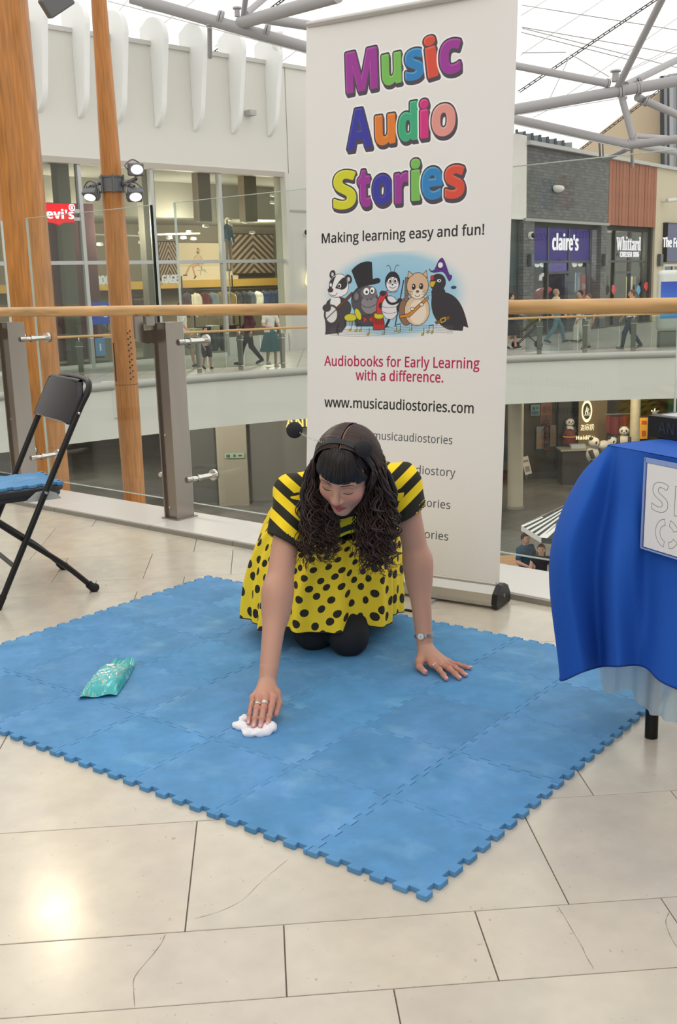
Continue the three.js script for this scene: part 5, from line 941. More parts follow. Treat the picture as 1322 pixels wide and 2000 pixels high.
  part('shelf_band', bx(14, 0.28, 0.5, F1.hit(430, 555, D + 0.6).x - 3, F1.hit(430, 553, D + 0.6).y, D + 0.5), M(0xd2a94e, 0.6), shop);
  // striped panels on the back wall
  const chev = tex(256, 256, (u, v) => { const a = Math.abs(u - 0.5) * 1.1 + v * 1, k = (a * 6) % 1; return k < 0.5 ? [0.33, 0.27, 0.23] : [0.66, 0.6, 0.53]; });
  for (const [x0, x1, y0, y1] of [[313, 345, 472, 545], [455, 532, 458, 535], [98, 135, 522, 545]]) {
    const a = F1.hit(x0, y1, D + 0.3), b = F1.hit(x1, y0, D + 0.3), p = thing('striped_panel', ['brown chevron striped wall panel near the black pane edge', 'grey chevron striped wall panel above the denim rail', 'small chevron striped panel by the massive timber column'][[313, 455, 98].indexOf(x0)], 'wall panel', F1.world(V((a.x + b.x) / 2, (a.y + b.y) / 2, D + 0.3)).toArray(), F1.t);
    part('face', new THREE.BoxGeometry(b.x - a.x, b.y - a.y, 0.06), M(0xffffff, 0.8, { map: chev }), p);
    part('rim', merge([bx(b.x - a.x, 0.04, 0.1, 0, (b.y - a.y) / 2, 0), bx(b.x - a.x, 0.04, 0.1, 0, -(b.y - a.y) / 2, 0)]), M(0x3b352f, 0.7), p);
  }
  { // pale poster: a seated figure
    const a = F1.hit(349, 550, D + 0.25), b = F1.hit(462, 474, D + 0.25), p = thing('wall_poster', 'large pale poster of a seated woman in denim on the shop wall', 'poster', F1.world(V((a.x + b.x) / 2, (a.y + b.y) / 2, D + 0.25)).toArray(), F1.t);
    part('sheet', new THREE.BoxGeometry(b.x - a.x, b.y - a.y, 0.04), M(0xffffff, 0.7, { map: canvasTex(512, 344, (g, w, h) => {
      g.fillStyle = '#d9c7ac'; g.fillRect(0, 0, w, h); g.fillStyle = '#e6d8c0'; g.fillRect(0, h * 0.62, w, h);
      g.lineCap = 'round'; const L = (c, lw, ...p) => { g.strokeStyle = c; g.lineWidth = lw; g.beginPath(); p.forEach((q, i) => i ? g.lineTo(...q) : g.moveTo(...q)); g.stroke(); };
      L('#3a2a22', 22, [173, 60], [170, 95]); g.fillStyle = '#c69a7d'; g.beginPath(); g.ellipse(176, 72, 13, 18, 0, 0, 7); g.fill(); L('#cbb8a2', 34, [170, 115], [175, 165]); L('#c69a7d', 10, [190, 120], [205, 165], [190, 190]); L('#c69a7d', 10, [150, 120], [130, 160]);
      L('#4a4238', 26, [150, 180], [200, 178]); L('#c69a7d', 15, [150, 185], [95, 210], [60, 280]); L('#c69a7d', 15, [195, 185], [120, 220], [135, 300]); L('#3a2a22', 11, [40, 290], [66, 288]); L('#3a2a22', 11, [128, 318], [142, 298]); L('#7a6a58', 4, [200, 195], [180, 290]); L('#7a6a58', 4, [165, 200], [235, 270]); L('#7a6a58', 4, [160, 250], [230, 245]);
    }) }), p);
    part('frame', merge([bx(b.x - a.x + 0.06, 0.04, 0.07, 0, (b.y - a.y) / 2, 0), bx(0.04, b.y - a.y, 0.07, (b.x - a.x) / 2, 0, 0), bx(0.04, b.y - a.y, 0.07, -(b.x - a.x) / 2, 0, 0)]), M(0x6a5f52, 0.6), p);
  }
  for (const [s, px, py, w] of [['BOO', 201, 547, 24], ['GAGE', 331, 545, 30]]) { const a = F1.hit(px, py, -5.2), b = F1.hit(px + w, py, -5.2), t = thing('shop_letters', s === 'BOO' ? 'white block letters BOO glowing over a shop shelf beside the slender column' : 'white block letters GAGE glowing over a shop shelf by the pane edge', 'lettering', F1.world(a).toArray(), F1.t); const sz = 0.3, g = letters(s, sz, 0.06); g.computeBoundingBox(); const wd = g.boundingBox.max.x - g.boundingBox.min.x; part('letters', g.scale((b.x - a.x) / wd, 1, 1), glow(new THREE.Color(1, 0.96, 0.88), 1.0), t); part('back_rail', bx(b.x - a.x, 0.05, 0.05, 0, -0.18, 0), M(0xc9a86a, 0.6), t); }

  // rails of clothes
  const cloth = ['#4a4048', '#d9d2c2', '#5a2a30', '#8e7a4c', '#cfc5ae', '#46494f', '#5b6774', '#e6e2d8', '#33476b', '#2c3a58', '#3d4550', '#7d6c5a', '#2f2c30', '#6e7f8c'];
  const names = { '#4a4048': 'charcoal', '#d9d2c2': 'cream', '#5a2a30': 'maroon', '#8e7a4c': 'mustard', '#cfc5ae': 'beige', '#46494f': 'dark grey', '#5b6774': 'slate', '#e6e2d8': 'white', '#33476b': 'denim blue', '#2c3a58': 'navy', '#3d4550': 'blue grey', '#7d6c5a': 'brown', '#2f2c30': 'black', '#6e7f8c': 'pale denim' };
  const garmentGeo = (() => { const f = blend([ell(0, -0.42, 0, 0.2, 0.42, 0.07), ell(0, -0.1, 0, 0.2, 0.09, 0.06), ell(-0.22, -0.32, 0.0, 0.06, 0.26, 0.05), ell(0.22, -0.32, 0.0, 0.06, 0.26, 0.05)], 0.06); return nets((x, y, z) => f(x, y, z) + 0.012 * Math.sin(x * 38 + y * 3), [-0.34, -0.95, -0.15], [0.34, 0.08, 0.15], 0.03); })();
  const gm = {};
  const rails = [[355, 455, 568, -4.2, [0, 1, 2, 13, 3, 3]], [440, 548, 566, -4.2, [4, 5, 10, 6, 7, 8, 9, 9]], [88, 150, 585, -3.2, [11, 4, 1]], [255, 300, 580, -4.6, [12, 12, 5]], [150, 210, 628, -3.2, [12, 5]], [380, 470, 640, -2.2, [13, 6, 10, 5]]];
  rails.forEach(([x0, x1, y, n, list], ri) => {
    const a = F1.hit(x0, y, n), b = F1.hit(x1, y, n);
    const rl = thing('clothes_rail', 'black clothes rail in the shop ' + ['under the seated woman poster', 'under the grey chevron panel', 'beside the massive timber column', 'beside the slender timber column', 'low down behind the blue notices', 'low down behind the walker in the pale shirt'][ri], 'clothes rail', F1.world(a).toArray(), F1.t);
    const L = b.x - a.x; part('bar', rod(V(0, 0, 0), V(L, 0, 0), 0.025), M(0x1d1c1b, 0.5), rl); for (const u of [0.02, L - 0.02]) part('upright', rod(V(u, 0.5, 0), V(u, FY - a.y, 0), 0.025), M(0x1d1c1b, 0.5), rl);
    list.forEach((ci, i) => {
      const c = cloth[ci], g = thing('garment', `${names[c]} garment on a hanger, ${['first', 'second', 'third', 'fourth', 'fifth', 'sixth', 'seventh', 'last'][i]} on the rail ${['under the poster', 'under the chevron panel', 'by the massive column', 'by the slender column', 'behind the notices', 'behind the pale shirted walker'][ri]}`, 'garment', F1.world(V(mix(a.x, b.x, (i + 0.6) / (list.length + 0.2)), a.y - 0.1, n)).toArray(), F1.t + rr(-0.55, 0.1), 'clothes hanging in the shop');
      part('cloth', garmentGeo, gm[c] ??= M(new THREE.Color(c).multiplyScalar(1.35), 0.9), g); part('hanger', merge([rod(V(-0.2, -0.06, 0), V(0, 0.03, 0), 0.012), rod(V(0.2, -0.06, 0), V(0, 0.03, 0), 0.012), rod(V(0, 0.03, 0), V(0, 0.12, 0), 0.008)]), M(0x8a6a44, 0.6), g);
    });
  });
  // low tables of folded clothes
  for (const [px, py, n, l, cs] of [[415, 668, -1.4, 'low white display table of folded clothes behind the small child', [4, 8, 1, 10, 2]], [250, 668, -1.8, 'low white display table of folded clothes behind the slender timber column', [11, 4, 5, 1, 8]]]) {
    const a = F1.hit(px, py, n), t = thing('display_table', l, 'table', F1.world(V(a.x, FY, n)).toArray(), F1.t);
    part('top', rbx(1.9, 0.06, 0.9, 0.02, 0, 0.72, 0), M(0xd9d5cc, 0.5), t); for (const x of [-0.85, 0.85]) part('leg', bx(0.08, 0.7, 0.8, x, 0.35, 0), M(0xcfcbc2, 0.5), t);
    cs.forEach((ci, i) => part('folded_cloth', rbx(0.3, 0.1 + 0.03 * (i % 3), 0.4, 0.03, -0.72 + i * 0.36, 0.8 + 0.015 * (i % 3), 0.05), M(cloth[ci], 0.9), t));
  }
  // two dressed forms that hang in the upper window
  const bust = (px, py, n, l, cTop, cBot, s) => { const p = F1.hit(px, py, n), m = thing('mannequin', l, 'mannequin', F1.world(p).toArray(), F1.t + 0.3); const f = blend([ell(0, 0.55, 0, 0.2, 0.3, 0.12), cap(V(-0.2, 0.72, 0), V(-0.3, 0.25, 0.04), 0.07, 0.05), cap(V(0.2, 0.72, 0), V(0.3, 0.25, 0.04), 0.07, 0.05)], 0.05); part('jacket', nets(f, [-0.45, 0.1, -0.25], [0.45, 0.95, 0.25], 0.03), M(cTop, 0.9), m); part('legs', nets(blend([cap(V(-0.09, 0.28, 0), V(-0.1, -0.65, 0), 0.085, 0.05), cap(V(0.09, 0.28, 0), V(0.1, -0.65, 0), 0.085, 0.05)], 0.04), [-0.25, -0.8, -0.2], [0.25, 0.42, 0.2], 0.025), M(cBot, 0.8), m); part('neck', cyl(0.05, 0.05, 0.16, 0, 0.9, 0), M(0xd8cdbd, 0.6), m); part('stand', rod(V(0, -0.6, 0), V(0, FY - p.y, 0), 0.03), frameGrey, m); };
  bust(445, 488, -1.6, 'headless mannequin in a pale denim jacket behind the shop window', '#6d8496', '#b9a896');
  bust(172, 500, -1.6, 'headless mannequin in a plum coat with bare legs behind the shop window', '#4a2c38', '#c79a84');
  { const p = F1.hit(148, 545, -0.9), b = thing('display_board', 'tall plum coloured display board behind the shop window', 'display board', F1.world(p).toArray(), F1.t); part('board', rbx(1.5, 4.4, 0.08, 0.02, 0, -0.1, 0), M(0x8d646c, 0.7), b); part('base', bx(1.6, 0.1, 0.4, 0, FY - p.y + 0.05, 0), darkMetal, b); }
  { const p = F1.hit(113, 504, -1.0), b = thing('lightbox', 'pale teal lightbox in the shop window by the massive timber column', 'sign', F1.world(p).toArray(), F1.t); part('face', rbx(0.95, 0.28, 0.1, 0.01), M(0x9fc8c0, 0.5, { emissive: 0x6fa79d, emissiveIntensity: 0.35 }), b); part('hanger', rod(V(0, 0.1, 0), V(0, 1.2, 0), 0.015), darkMetal, b); }
  for (const [px, py, l] of [[197, 612, 'round cornered blue notice on the shop window between the timber columns'], [196, 678, 'small pale blue notice low on the shop window between the timber columns']]) { const p = F1.hit(px, py, 0.05), b = thing('window_notice', l, 'notice', F1.world(p).toArray(), F1.t), big = py < 650; part('card', rbx(big ? 0.62 : 0.32, big ? 0.62 : 0.5, 0.012, 0.006), M(big ? 0x2c4fa0 : 0x5b93c4, 0.5), b); part('print', merge(big ? [bx(0.4, 0.03, 0.004, 0, 0.2, 0.008), bx(0.34, 0.03, 0.004, 0, 0.12, 0.008), bx(0.12, 0.02, 0.004, 0.14, -0.05, 0.008), bx(0.12, 0.02, 0.004, 0.14, -0.1, 0.008)] : [bx(0.05, 0.2, 0.004, 0, 0, 0.008)]), M(0xe6ebf2, 0.5), b); }
  // red hanging sign
  { const a = F1.hit(72, 420, 0.6), b = F1.hit(144, 420, 0.6), t0 = F1.hit(140, 399, 0.6).y, b0 = F1.hit(140, 441, 0.6).y, W = b.x - a.x, H = t0 - b0, s = thing('shop_sign', 'red wavy bottomed shop sign with white lettering by the massive timber column', 'sign', F1.world(V(a.x, b0, 0.6)).toArray(), F1.t);
    const sh = new THREE.Shape(); sh.moveTo(0, H); sh.lineTo(W, H); sh.lineTo(W * 0.93, H * 0.55); sh.lineTo(W * 0.93, H * 0.12); sh.bezierCurveTo(W * 0.75, H * 0.2, W * 0.6, H * 0.12, W * 0.52, 0); sh.bezierCurveTo(W * 0.4, H * 0.14, W * 0.2, H * 0.16, 0, H * 0.1); sh.lineTo(0, H);
    part('board', new THREE.ExtrudeGeometry(sh, { depth: 0.12, bevelEnabled: false }), M(0xd8121c, 0.45, { emissive: 0xd8121c, emissiveIntensity: 0.45 }), s);
    part('lettering', letters("Levi's", H * 0.42, 0.03, font, W * 0.88 / (H * 1.45)).translate(W * 0.46, H * 0.52, 0.13), M(0xffffff, 0.4, { emissive: 0xffffff, emissiveIntensity: 0.5 }), s);
    part('mark', merge([new THREE.TorusGeometry(H * 0.15, H * 0.025, 6, 24).translate(W * 0.89, H * 0.83, 0.13), letters('R', H * 0.17, 0.02).translate(W * 0.89, H * 0.83, 0.125)]), M(0xffffff, 0.4, { emissive: 0xffffff, emissiveIntensity: 0.5 }), s); }
  // spot lamps under the ceiling
  const lampGeo = new THREE.LatheGeometry([[0, 0.05], [0.07, 0.05], [0.085, 0], [0.08, -0.02]].map((p) => new THREE.Vector2(...p)), 16), lens = ball(0.07, 0, -0.01, 0, 12).scale(1, 0.4, 1), lm = glow(new THREE.Color(1, 0.95, 0.84), 2.2);
  [[120, 468, -3], [156, 457, -2.5], [118, 478, -3.5], [195, 478, -3.2], [276, 455, -3], [276, 474, -3.4], [370, 454, -2.6], [401, 428, -2], [402, 442, -2], [447, 429, -2], [447, 440, -2.2], [448, 454, -2.6], [479, 420, -2], [479, 434, -2.2], [492, 455, -2.6], [533, 382, -1.2], [533, 396, -1.2], [546, 434, -1], [546, 441, -1.2], [330, 465, -3], [358, 465, -3.2], [378, 467, -3.4]].forEach(([px, py, n], i) => {
    const l = thing('spot_lamp', 'small lit ceiling spot lamp inside the clothes shop', 'lamp', F1.world(F1.hit(px, py, n)).toArray(), F1.t, 'ceiling spot lamps of the clothes shop'); part('can', lampGeo, M(0xd8d6d0, 0.5), l); part('bulb', lens, lm, l); l.scale.setScalar(1.35);
  });
  for (const [a, b] of [[[90, 455, -3], [300, 462, -3]], [[305, 458, -3], [390, 456, -3]]]) { const p = F1.world(F1.hit(...a)), q = F1.world(F1.hit(...b)); solo('lighting_track', rod(p, q, 0.03), M(0xcfccc4, 0.6), a[0] < 200 ? 'pale ceiling lighting track behind the two timber columns' : 'pale ceiling lighting track above the seated woman poster', 'track'); }
  for (const [u, n, k] of [[2.2, -3, 34], [6.5, -2.6, 40], [11, -3.6, 44], [2.6, -0.45, 10]]) { const l = new THREE.PointLight(new THREE.Color(1, 0.86, 0.68), k, 0, 2); l.position.copy(F1.world(V(u, 3.0, n))); l.castShadow = true; l.shadow.radius = 12; scene.add(l); }  // the one nearest the glass is added to brighten the window display
}

// ------------------------------------------------------------------ the shop row on the other side
const F2 = new Front(6.5, -38.2, Math.atan2(0.79, 0.61));
{
  const put = (g) => { g.position.copy(F2.o); g.rotation.y = F2.t; return g; };
  const h = (x, y, n = 0) => F2.hit(x, y, n), w = put(struct('wall_right'));
  const brick = M(0xffffff, 0.85, { map: brickMap }), uA = h(1028, 400).x, uB = h(1188, 400).x, uC = h(1281, 400).x, uE = 34;
  const roof = h(1110, 297).y, op = h(1110, 434).y, pilR0 = h(1173, 520).x, pil0 = h(1022, 520).x, pil1 = h(1043, 520).x, wL = -6;
  part('brick_panel', metreUV(new THREE.BoxGeometry(uB - uA, roof - op, 0.3).translate((uA + uB) / 2, (roof + op) / 2, -0.15), 0.55), brick, w);
  part('brick_pier', metreUV(new THREE.BoxGeometry(pil1 - pil0, op - FY, 0.4).translate((pil0 + pil1) / 2, (op + FY) / 2, -0.2), 0.55), brick, w);
  part('brick_pier', metreUV(new THREE.BoxGeometry(uB - 0.05 - pilR0, op - FY, 0.4).translate((pilR0 + uB - 0.05) / 2, (op + FY) / 2, -0.2), 0.55), brick, w);
  part('white_return', bx(uA - wL, roof + 0.3 - op, 0.4, (uA + wL) / 2, (roof + 0.3 + op) / 2, -0.2), white, w);
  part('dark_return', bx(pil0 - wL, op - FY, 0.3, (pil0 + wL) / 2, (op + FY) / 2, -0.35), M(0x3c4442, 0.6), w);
  part('lintel', bx(uB - pil0, 0.1, 0.1, (uB + pil0) / 2, op, 0.03), M(0x9c9c96, 0.6), w);
  // red timber boards
  const boards = [0.94, 1, 1.06].map((k) => M(new THREE.Color(0x9c5a36).multiplyScalar(k), 0.6, { map: tex(64, 256, (u, v, n, f) => { const a = 0.85 + 0.25 * n(u, v * 0.1, 32, 71) + 0.1 * (f(u, v, 4, 72) - 0.5); return [a, a, a]; }) }));
  const nB = 15, op2 = h(1235, 442).y; for (let i = 0; i < nB; i++) { const bw = (uC - uB) / nB; part('board', bx(bw - 0.03, roof - op2, 0.06, uB + bw * (i + 0.5), (roof + op2) / 2, -0.02 + rr(-0.006, 0.006)), boards[Math.floor(rnd() * 3)], w); }
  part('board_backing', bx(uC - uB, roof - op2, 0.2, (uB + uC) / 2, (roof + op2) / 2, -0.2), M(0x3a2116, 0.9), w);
  part('cream_wall', bx(uE - uC, roof - FY, 0.3, (uE + uC) / 2, (roof + FY) / 2, -0.15), M(0xc9bda4, 0.8), w);
  part('coping', bx(uE - uA, 0.14, 0.5, (uE + uA) / 2, roof + 0.07, -0.1), M(0xb7b7b3, 0.6), w);
  const ux = h(1274, 500).x;
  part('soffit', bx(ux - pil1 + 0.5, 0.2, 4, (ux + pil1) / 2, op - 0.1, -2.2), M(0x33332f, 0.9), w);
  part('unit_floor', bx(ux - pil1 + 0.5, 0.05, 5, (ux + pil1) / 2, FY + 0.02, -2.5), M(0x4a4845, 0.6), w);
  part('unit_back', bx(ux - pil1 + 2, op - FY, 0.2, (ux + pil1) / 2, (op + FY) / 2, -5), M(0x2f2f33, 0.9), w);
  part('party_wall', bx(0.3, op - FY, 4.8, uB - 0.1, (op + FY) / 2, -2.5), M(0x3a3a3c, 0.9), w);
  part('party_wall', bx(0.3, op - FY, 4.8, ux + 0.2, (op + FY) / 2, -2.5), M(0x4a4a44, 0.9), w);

  // first shop: purple glazed front
  const s1 = put(struct('window_2')), fr = M(0x3b3d40, 0.5), purple = M(0x3a1e86, 0.35), x0 = pil1, x1 = h(1163, 520).x, mid = h(1080, 511).y, dx0 = h(1081, 560).x, dx1 = h(1121, 560).x, dy = h(1100, 532).y;
  part('fascia_panel', bx(x1 - x0, op - mid, 0.08, (x0 + x1) / 2, (op + mid) / 2, -0.3), M(0x2a1478, 0.65), s1);
  for (const [a, b] of [[x0, dx0], [dx1, x1]]) { part('pane', bx(b - a, mid - FY, 0.012, (a + b) / 2, (mid + FY) / 2, -0.32), shopGlass, s1); }
  part('door_header', bx(dx1 - dx0, mid - dy, 0.06, (dx0 + dx1) / 2, (mid + dy) / 2, -0.3), purple, s1);
  for (const u of [x0, dx0, dx1, x1]) part('mullion', bx(0.1, op - FY, 0.14, u, (op + FY) / 2, -0.3), fr, s1);
  part('transom', merge([bx(x1 - x0, 0.08, 0.12, (x0 + x1) / 2, mid, -0.29), bx(dx1 - dx0, 0.1, 0.14, (dx0 + dx1) / 2, dy, -0.29)]), fr, s1);
  const sign1 = (str, px0, px1, py0, py1, n, f, label, nm = 'shop_letters', k = 1.0, col = new THREE.Color(1, 0.98, 1)) => { const a = h(px0, py1, n), b = h(px1, py0, n), g = letters(str, 1, 0.03, f); g.computeBoundingBox(); const q = g.boundingBox; g.scale((b.x - a.x) / (q.max.x - q.min.x), (b.y - a.y) / (q.max.y - q.min.y), 1); const t = thing(nm, label, 'lettering', F2.world(V((a.x + b.x) / 2, (a.y + b.y) / 2, n)).toArray(), F2.t); part('letters', g, glow(col, k), t); part('fixing', bx((b.x - a.x) * 0.9, 0.05, 0.04, 0, 0, -0.03), M(0x222222, 0.8), t); };
  sign1("claire's", 1078, 1129, 457, 489, -0.2, font, "white glowing lettering on the purple shop front");
  sign1('Whittard', 1203, 1251, 463, 489, -0.2, serif, 'white serif lettering on the glazed tea shop front', 'shop_letters', 0.9);
  sign1('CHELSEA 1886', 1210, 1247, 492, 502, -0.2, font, 'small white capital lettering under the serif lettering of the tea shop', 'shop_letters', 0.9);
  sign1('The Fragrance Shop', 1294, 1380, 466, 489, 0.22, font, 'white lettering on the dark blue shop sign at the picture edge', 'shop_letters', 1.0);
  { const a = h(1293, 512), b = h(1440, 446), s = thing('shop_sign', 'dark blue shop sign panel on the cream wall, at the picture edge', 'sign', F2.world(V((a.x + b.x) / 2, (a.y + b.y) / 2, 0.1)).toArray(), F2.t); part('panel', rbx(b.x - a.x, b.y - a.y, 0.2, 0.02), M(0x12215e, 0.35), s); part('rim', merge([bx(b.x - a.x + 0.1, 0.06, 0.24, 0, (b.y - a.y) / 2, 0), bx(0.06, b.y - a.y, 0.24, -(b.x - a.x) / 2, 0, 0)]), M(0x14161c, 0.5), s); }
  { const a = h(1292, 566), b = h(1440, 516), s = put(struct('window_4')); part('pane', bx(b.x - a.x, b.y - a.y, 0.02, (a.x + b.x) / 2, (a.y + b.y) / 2, 0.01), M(0x2a3038, 0.15), s); part('frame', merge([bx(b.x - a.x, 0.1, 0.12, (a.x + b.x) / 2, b.y, 0.02), bx(0.1, b.y - a.y, 0.12, a.x, (a.y + b.y) / 2, 0.02), bx(0.1, b.y - a.y, 0.12, h(1312, 540).x, (a.y + b.y) / 2, 0.02)]), M(0xd9d6cc, 0.6), s); }
  // window dressing
  const prop = (nm, label, cat, px0, py0, px1, py1, n, build) => { const a = h(px0, py1, n), b = h(px1, py0, n), t = thing(nm, label, cat, F2.world(V((a.x + b.x) / 2, (a.y + b.y) / 2, n)).toArray(), F2.t); build(t, b.x - a.x, b.y - a.y); return t; };
  prop('sale_banner', 'red SALE banner hanging in the purple shop window', 'banner', 1133, 536, 1149, 592, -0.55, (t, W, H) => { part('sheet', bx(W, H, 0.03), M(0xd5433c, 0.6), t); part('lettering', letters('SALE', 0.2, 0.01).scale(W * 0.7 / 0.6, 1, 1).translate(0, 0.1, 0.016), M(0xf2d9d4, 0.6), t); });
  prop('poster', 'pale blue fashion poster beside the red SALE banner', 'poster', 1123, 532, 1136, 570, -0.6, (t, W, H) => { part('sheet', bx(W, H, 0.03), M(0x8fa9d0, 0.6), t); part('figure', extrude([[-W * 0.2, -H * 0.45], [W * 0.2, -H * 0.45], [W * 0.15, H * 0.1], [W * 0.05, H * 0.3], [-W * 0.1, H * 0.3], [-W * 0.2, 0]], 0.01).translate(0, 0, 0.016), M(0xd9cdd2, 0.6), t); });
  prop('red_display', 'large red rounded display shape low in the purple shop window', 'display', 1045, 556, 1076, 586, -0.6, (t, W, H) => { part('body', nets(blend([ell(-W * 0.12, -H * 0.1, 0, W * 0.36, H * 0.4, 0.2), ell(W * 0.25, H * 0.15, 0, W * 0.26, H * 0.2, 0.15)], 0.1), [-W, -H, -0.4], [W, H, 0.4], 0.06), M(0xb52a2e, 0.5), t); part('label', bx(W * 0.2, H * 0.25, 0.03, -W * 0.12, -H * 0.25, 0.2), M(0xd87a74, 0.6), t); });
  prop('slanted_lettering', 'slanted white lettering in the purple shop window above the red display', 'lettering', 1053, 526, 1071, 548, -0.5, (t, W, H) => { part('strokes', merge([0, 1, 2, 3].map((k) => bx(W * 0.2, H * 0.3, 0.05, -W * 0.3 + k * W * 0.2, -H * 0.1 + k * H * 0.12, 0)).concat([bx(W * 0.2, H * 0.4, 0.05, -W * 0.36, -H * 0.3, 0)])), glow(new THREE.Color(1, 0.98, 0.96), 0.9), t); part('rod', rod(V(0, 0, 0), V(0, H * 1.4, 0), 0.02), fr, t); });
  [[1049, 517], [1059, 517], [1122, 517], [1133, 516], [1146, 517], [1144, 495]].forEach(([px, py]) => { const l = thing('spot_lamp', 'small lit ceiling spot lamp behind the purple shop window', 'lamp', F2.world(h(px, py, -1)).toArray(), F2.t, 'ceiling spot lamps of the purple shop'); part('bulb', ball(0.1, 0, 0, 0, 12), glow(new THREE.Color(1, 0.95, 0.9), 1.2), l); part('can', cyl(0.11, 0.09, 0.2, 0, 0.12, 0, 14), M(0xcfcfcf, 0.5), l); });
  // second shop: tea shop glazing, reveals a lit interior
  const s2 = put(struct('window_3')), y2 = h(1230, 510).y, a2 = uB + 0.05, b2 = h(1270, 520).x;
  for (const u of [a2, h(1210, 560).x, h(1241, 560).x, b2]) part('mullion', bx(0.1, op2 - FY, 0.14, u, (op2 + FY) / 2, -0.3), fr, s2);
  part('transom', merge([bx(b2 - a2, 0.08, 0.12, (a2 + b2) / 2, y2, -0.29), bx(h(1241, 560).x - h(1210, 560).x, 0.1, 0.14, (h(1241, 560).x + h(1210, 560).x) / 2, h(1225, 532).y, -0.29)]), fr, s2);
  part('pane', bx(b2 - a2, op2 - y2, 0.012, (a2 + b2) / 2, (op2 + y2) / 2, -0.32), shopGlass, s2); part('pane', bx(b2 - a2, y2 - FY, 0.012, (a2 + b2) / 2, (y2 + FY) / 2, -0.32), shopGlass, s2);
  prop('hanging_board', 'brown timber panel hanging inside the tea shop behind its name', 'panel', 1222, 448, 1246, 528, -1.2, (t, W, H) => { part('board', bx(W, H, 0.06), M(0x5d3626, 0.6), t); part('rim', bx(W, 0.06, 0.1, 0, -H / 2, 0), fr, t); });
  prop('hanging_board', 'blue hanging panel inside the tea shop behind its name', 'panel', 1246, 448, 1262, 500, -1.6, (t, W, H) => { part('board', bx(W, H, 0.06), M(0x23346e, 0.6), t); part('rim', bx(W, 0.06, 0.1, 0, -H / 2, 0), fr, t); });
  for (const [px, py, c, l] of [[1197, 566, 0xc8252c, 'red leaf shaped hanging card at the tea shop entrance'], [1261, 560, 0xc8252c, 'red leaf shaped hanging card at the far end of the tea shop'], [1246, 567, 0x4d93b8, 'pale blue leaf shaped hanging card in the tea shop window']]) prop('hanging_card', l, 'card', px - 4, py - 10, px + 4, py + 10, -0.2, (t, W, H) => { part('card', extrude([[0, -H / 2], [W / 2, -H * 0.1], [W * 0.35, H * 0.35], [0, H / 2], [-W * 0.35, H * 0.35], [-W / 2, -H * 0.1]], 0.03), M(c, 0.5), t); part('string', rod(V(0, H / 2, 0.015), V(0, H * 1.4, 0.015), 0.012), fr, t); });
  prop('display_column', 'pale narrow display column with a dark figure print in the tea shop', 'display', 1228, 540, 1236, 584, -0.8, (t, W, H) => { part('column', bx(W, H, 0.3), M(0xd9cdae, 0.6), t); part('print', bx(W * 0.5, H * 0.5, 0.02, 0, -H * 0.1, 0.155), M(0x4a4036, 0.7), t); });
  for (const [px, py] of [[1222, 555], [1222, 570]]) prop('tea_shelf', py < 560 ? 'upper dark shelf of pale tins in the tea shop' : 'lower dark shelf of pale tins in the tea shop', 'shelf', 1211, py - 6, 1226, py + 3, -1.5, (t, W, H) => { part('board', bx(W, 0.06, 0.4, 0, -H / 2, 0), M(0x4a3a2c, 0.6), t); for (let k = 0; k < 5; k++) part('tin', cyl(W * 0.07, W * 0.07, H * 0.55, -W * 0.4 + k * W * 0.2, -H * 0.18, 0, 12), M([0xbfb59c, 0x9aa58c, 0xc7c2b6][k % 3], 0.5), t); });
  for (const [u, n, k, c] of [[(x0 + x1) / 2, -1.4, 30, [0.9, 0.86, 1]], [(a2 + b2) / 2, -1.6, 36, [1, 0.9, 0.75]]]) { const l = new THREE.PointLight(new THREE.Color(...c), k, 0, 2); l.position.copy(F2.world(V(u, 2.2, n))); l.castShadow = true; l.shadow.radius = 10; scene.add(l); }
  // fittings on the walls
  prop('wall_light', 'white wedge shaped wall light on the grey brick wall', 'lamp', 1078, 361, 1092, 375, 0.02, (t, W, H) => { part('shade', nets((x, y, z) => Math.max(ell(0, 0, 0.05, W * 0.5, H * 0.55, 0.28)(x, y, z), -z, y - H * 0.3 + x * 0.15), [-W, -H, -0.1], [W, H, 0.8], 0.06), M(0xe6e6e2, 0.5), t); part('plate', bx(W * 0.3, H * 0.6, 0.05, 0, -H * 0.2, 0.02), greyPaint, t); });
  prop('dome_camera', 'white dome camera on the brick pier of the purple shop', 'camera', 1031, 456, 1038, 464, 0, (t, W, H) => { part('mount', cyl(0.13, 0.13, 0.1).rotateX(PI / 2).translate(0, 0, 0.05), M(0xe9e9e6, 0.5), t); part('dome', ball(0.09, 0, 0, 0.12), M(0x1a1a1a, 0.15), t); });
  prop('bullet_camera', 'small white camera on the cream wall above the blue sign', 'camera', 1287, 389, 1299, 398, 0, (t, W, H) => { part('body', rod(V(-W * 0.3, 0, 0.3), V(W * 0.4, H * 0.2, 0.5), 0.09), M(0xd9d6cc, 0.5), t); part('arm', rod(V(0, 0, 0), V(0, 0, 0.4), 0.05), M(0xd9d6cc, 0.5), t); });
  for (const [px, l] of [[1034, 'tall grey panel light on the brick pier left of the purple shop'], [1179, 'tall grey panel light on the brick pier beside the tea shop'], [1287, 'tall grey panel light on the cream wall beside the white totem']]) prop('panel_light', l.replace('left of', 'before'), 'lamp', px - 3, 496, px + 3, 520, 0.04, (t, W, H) => { part('case', rbx(W, H, 0.14, 0.02, 0, 0, 0.07), M(0x55585a, 0.5), t); part('bracket', bx(W * 0.4, H * 0.3, 0.1, 0, 0, 0), darkMetal, t); });
}

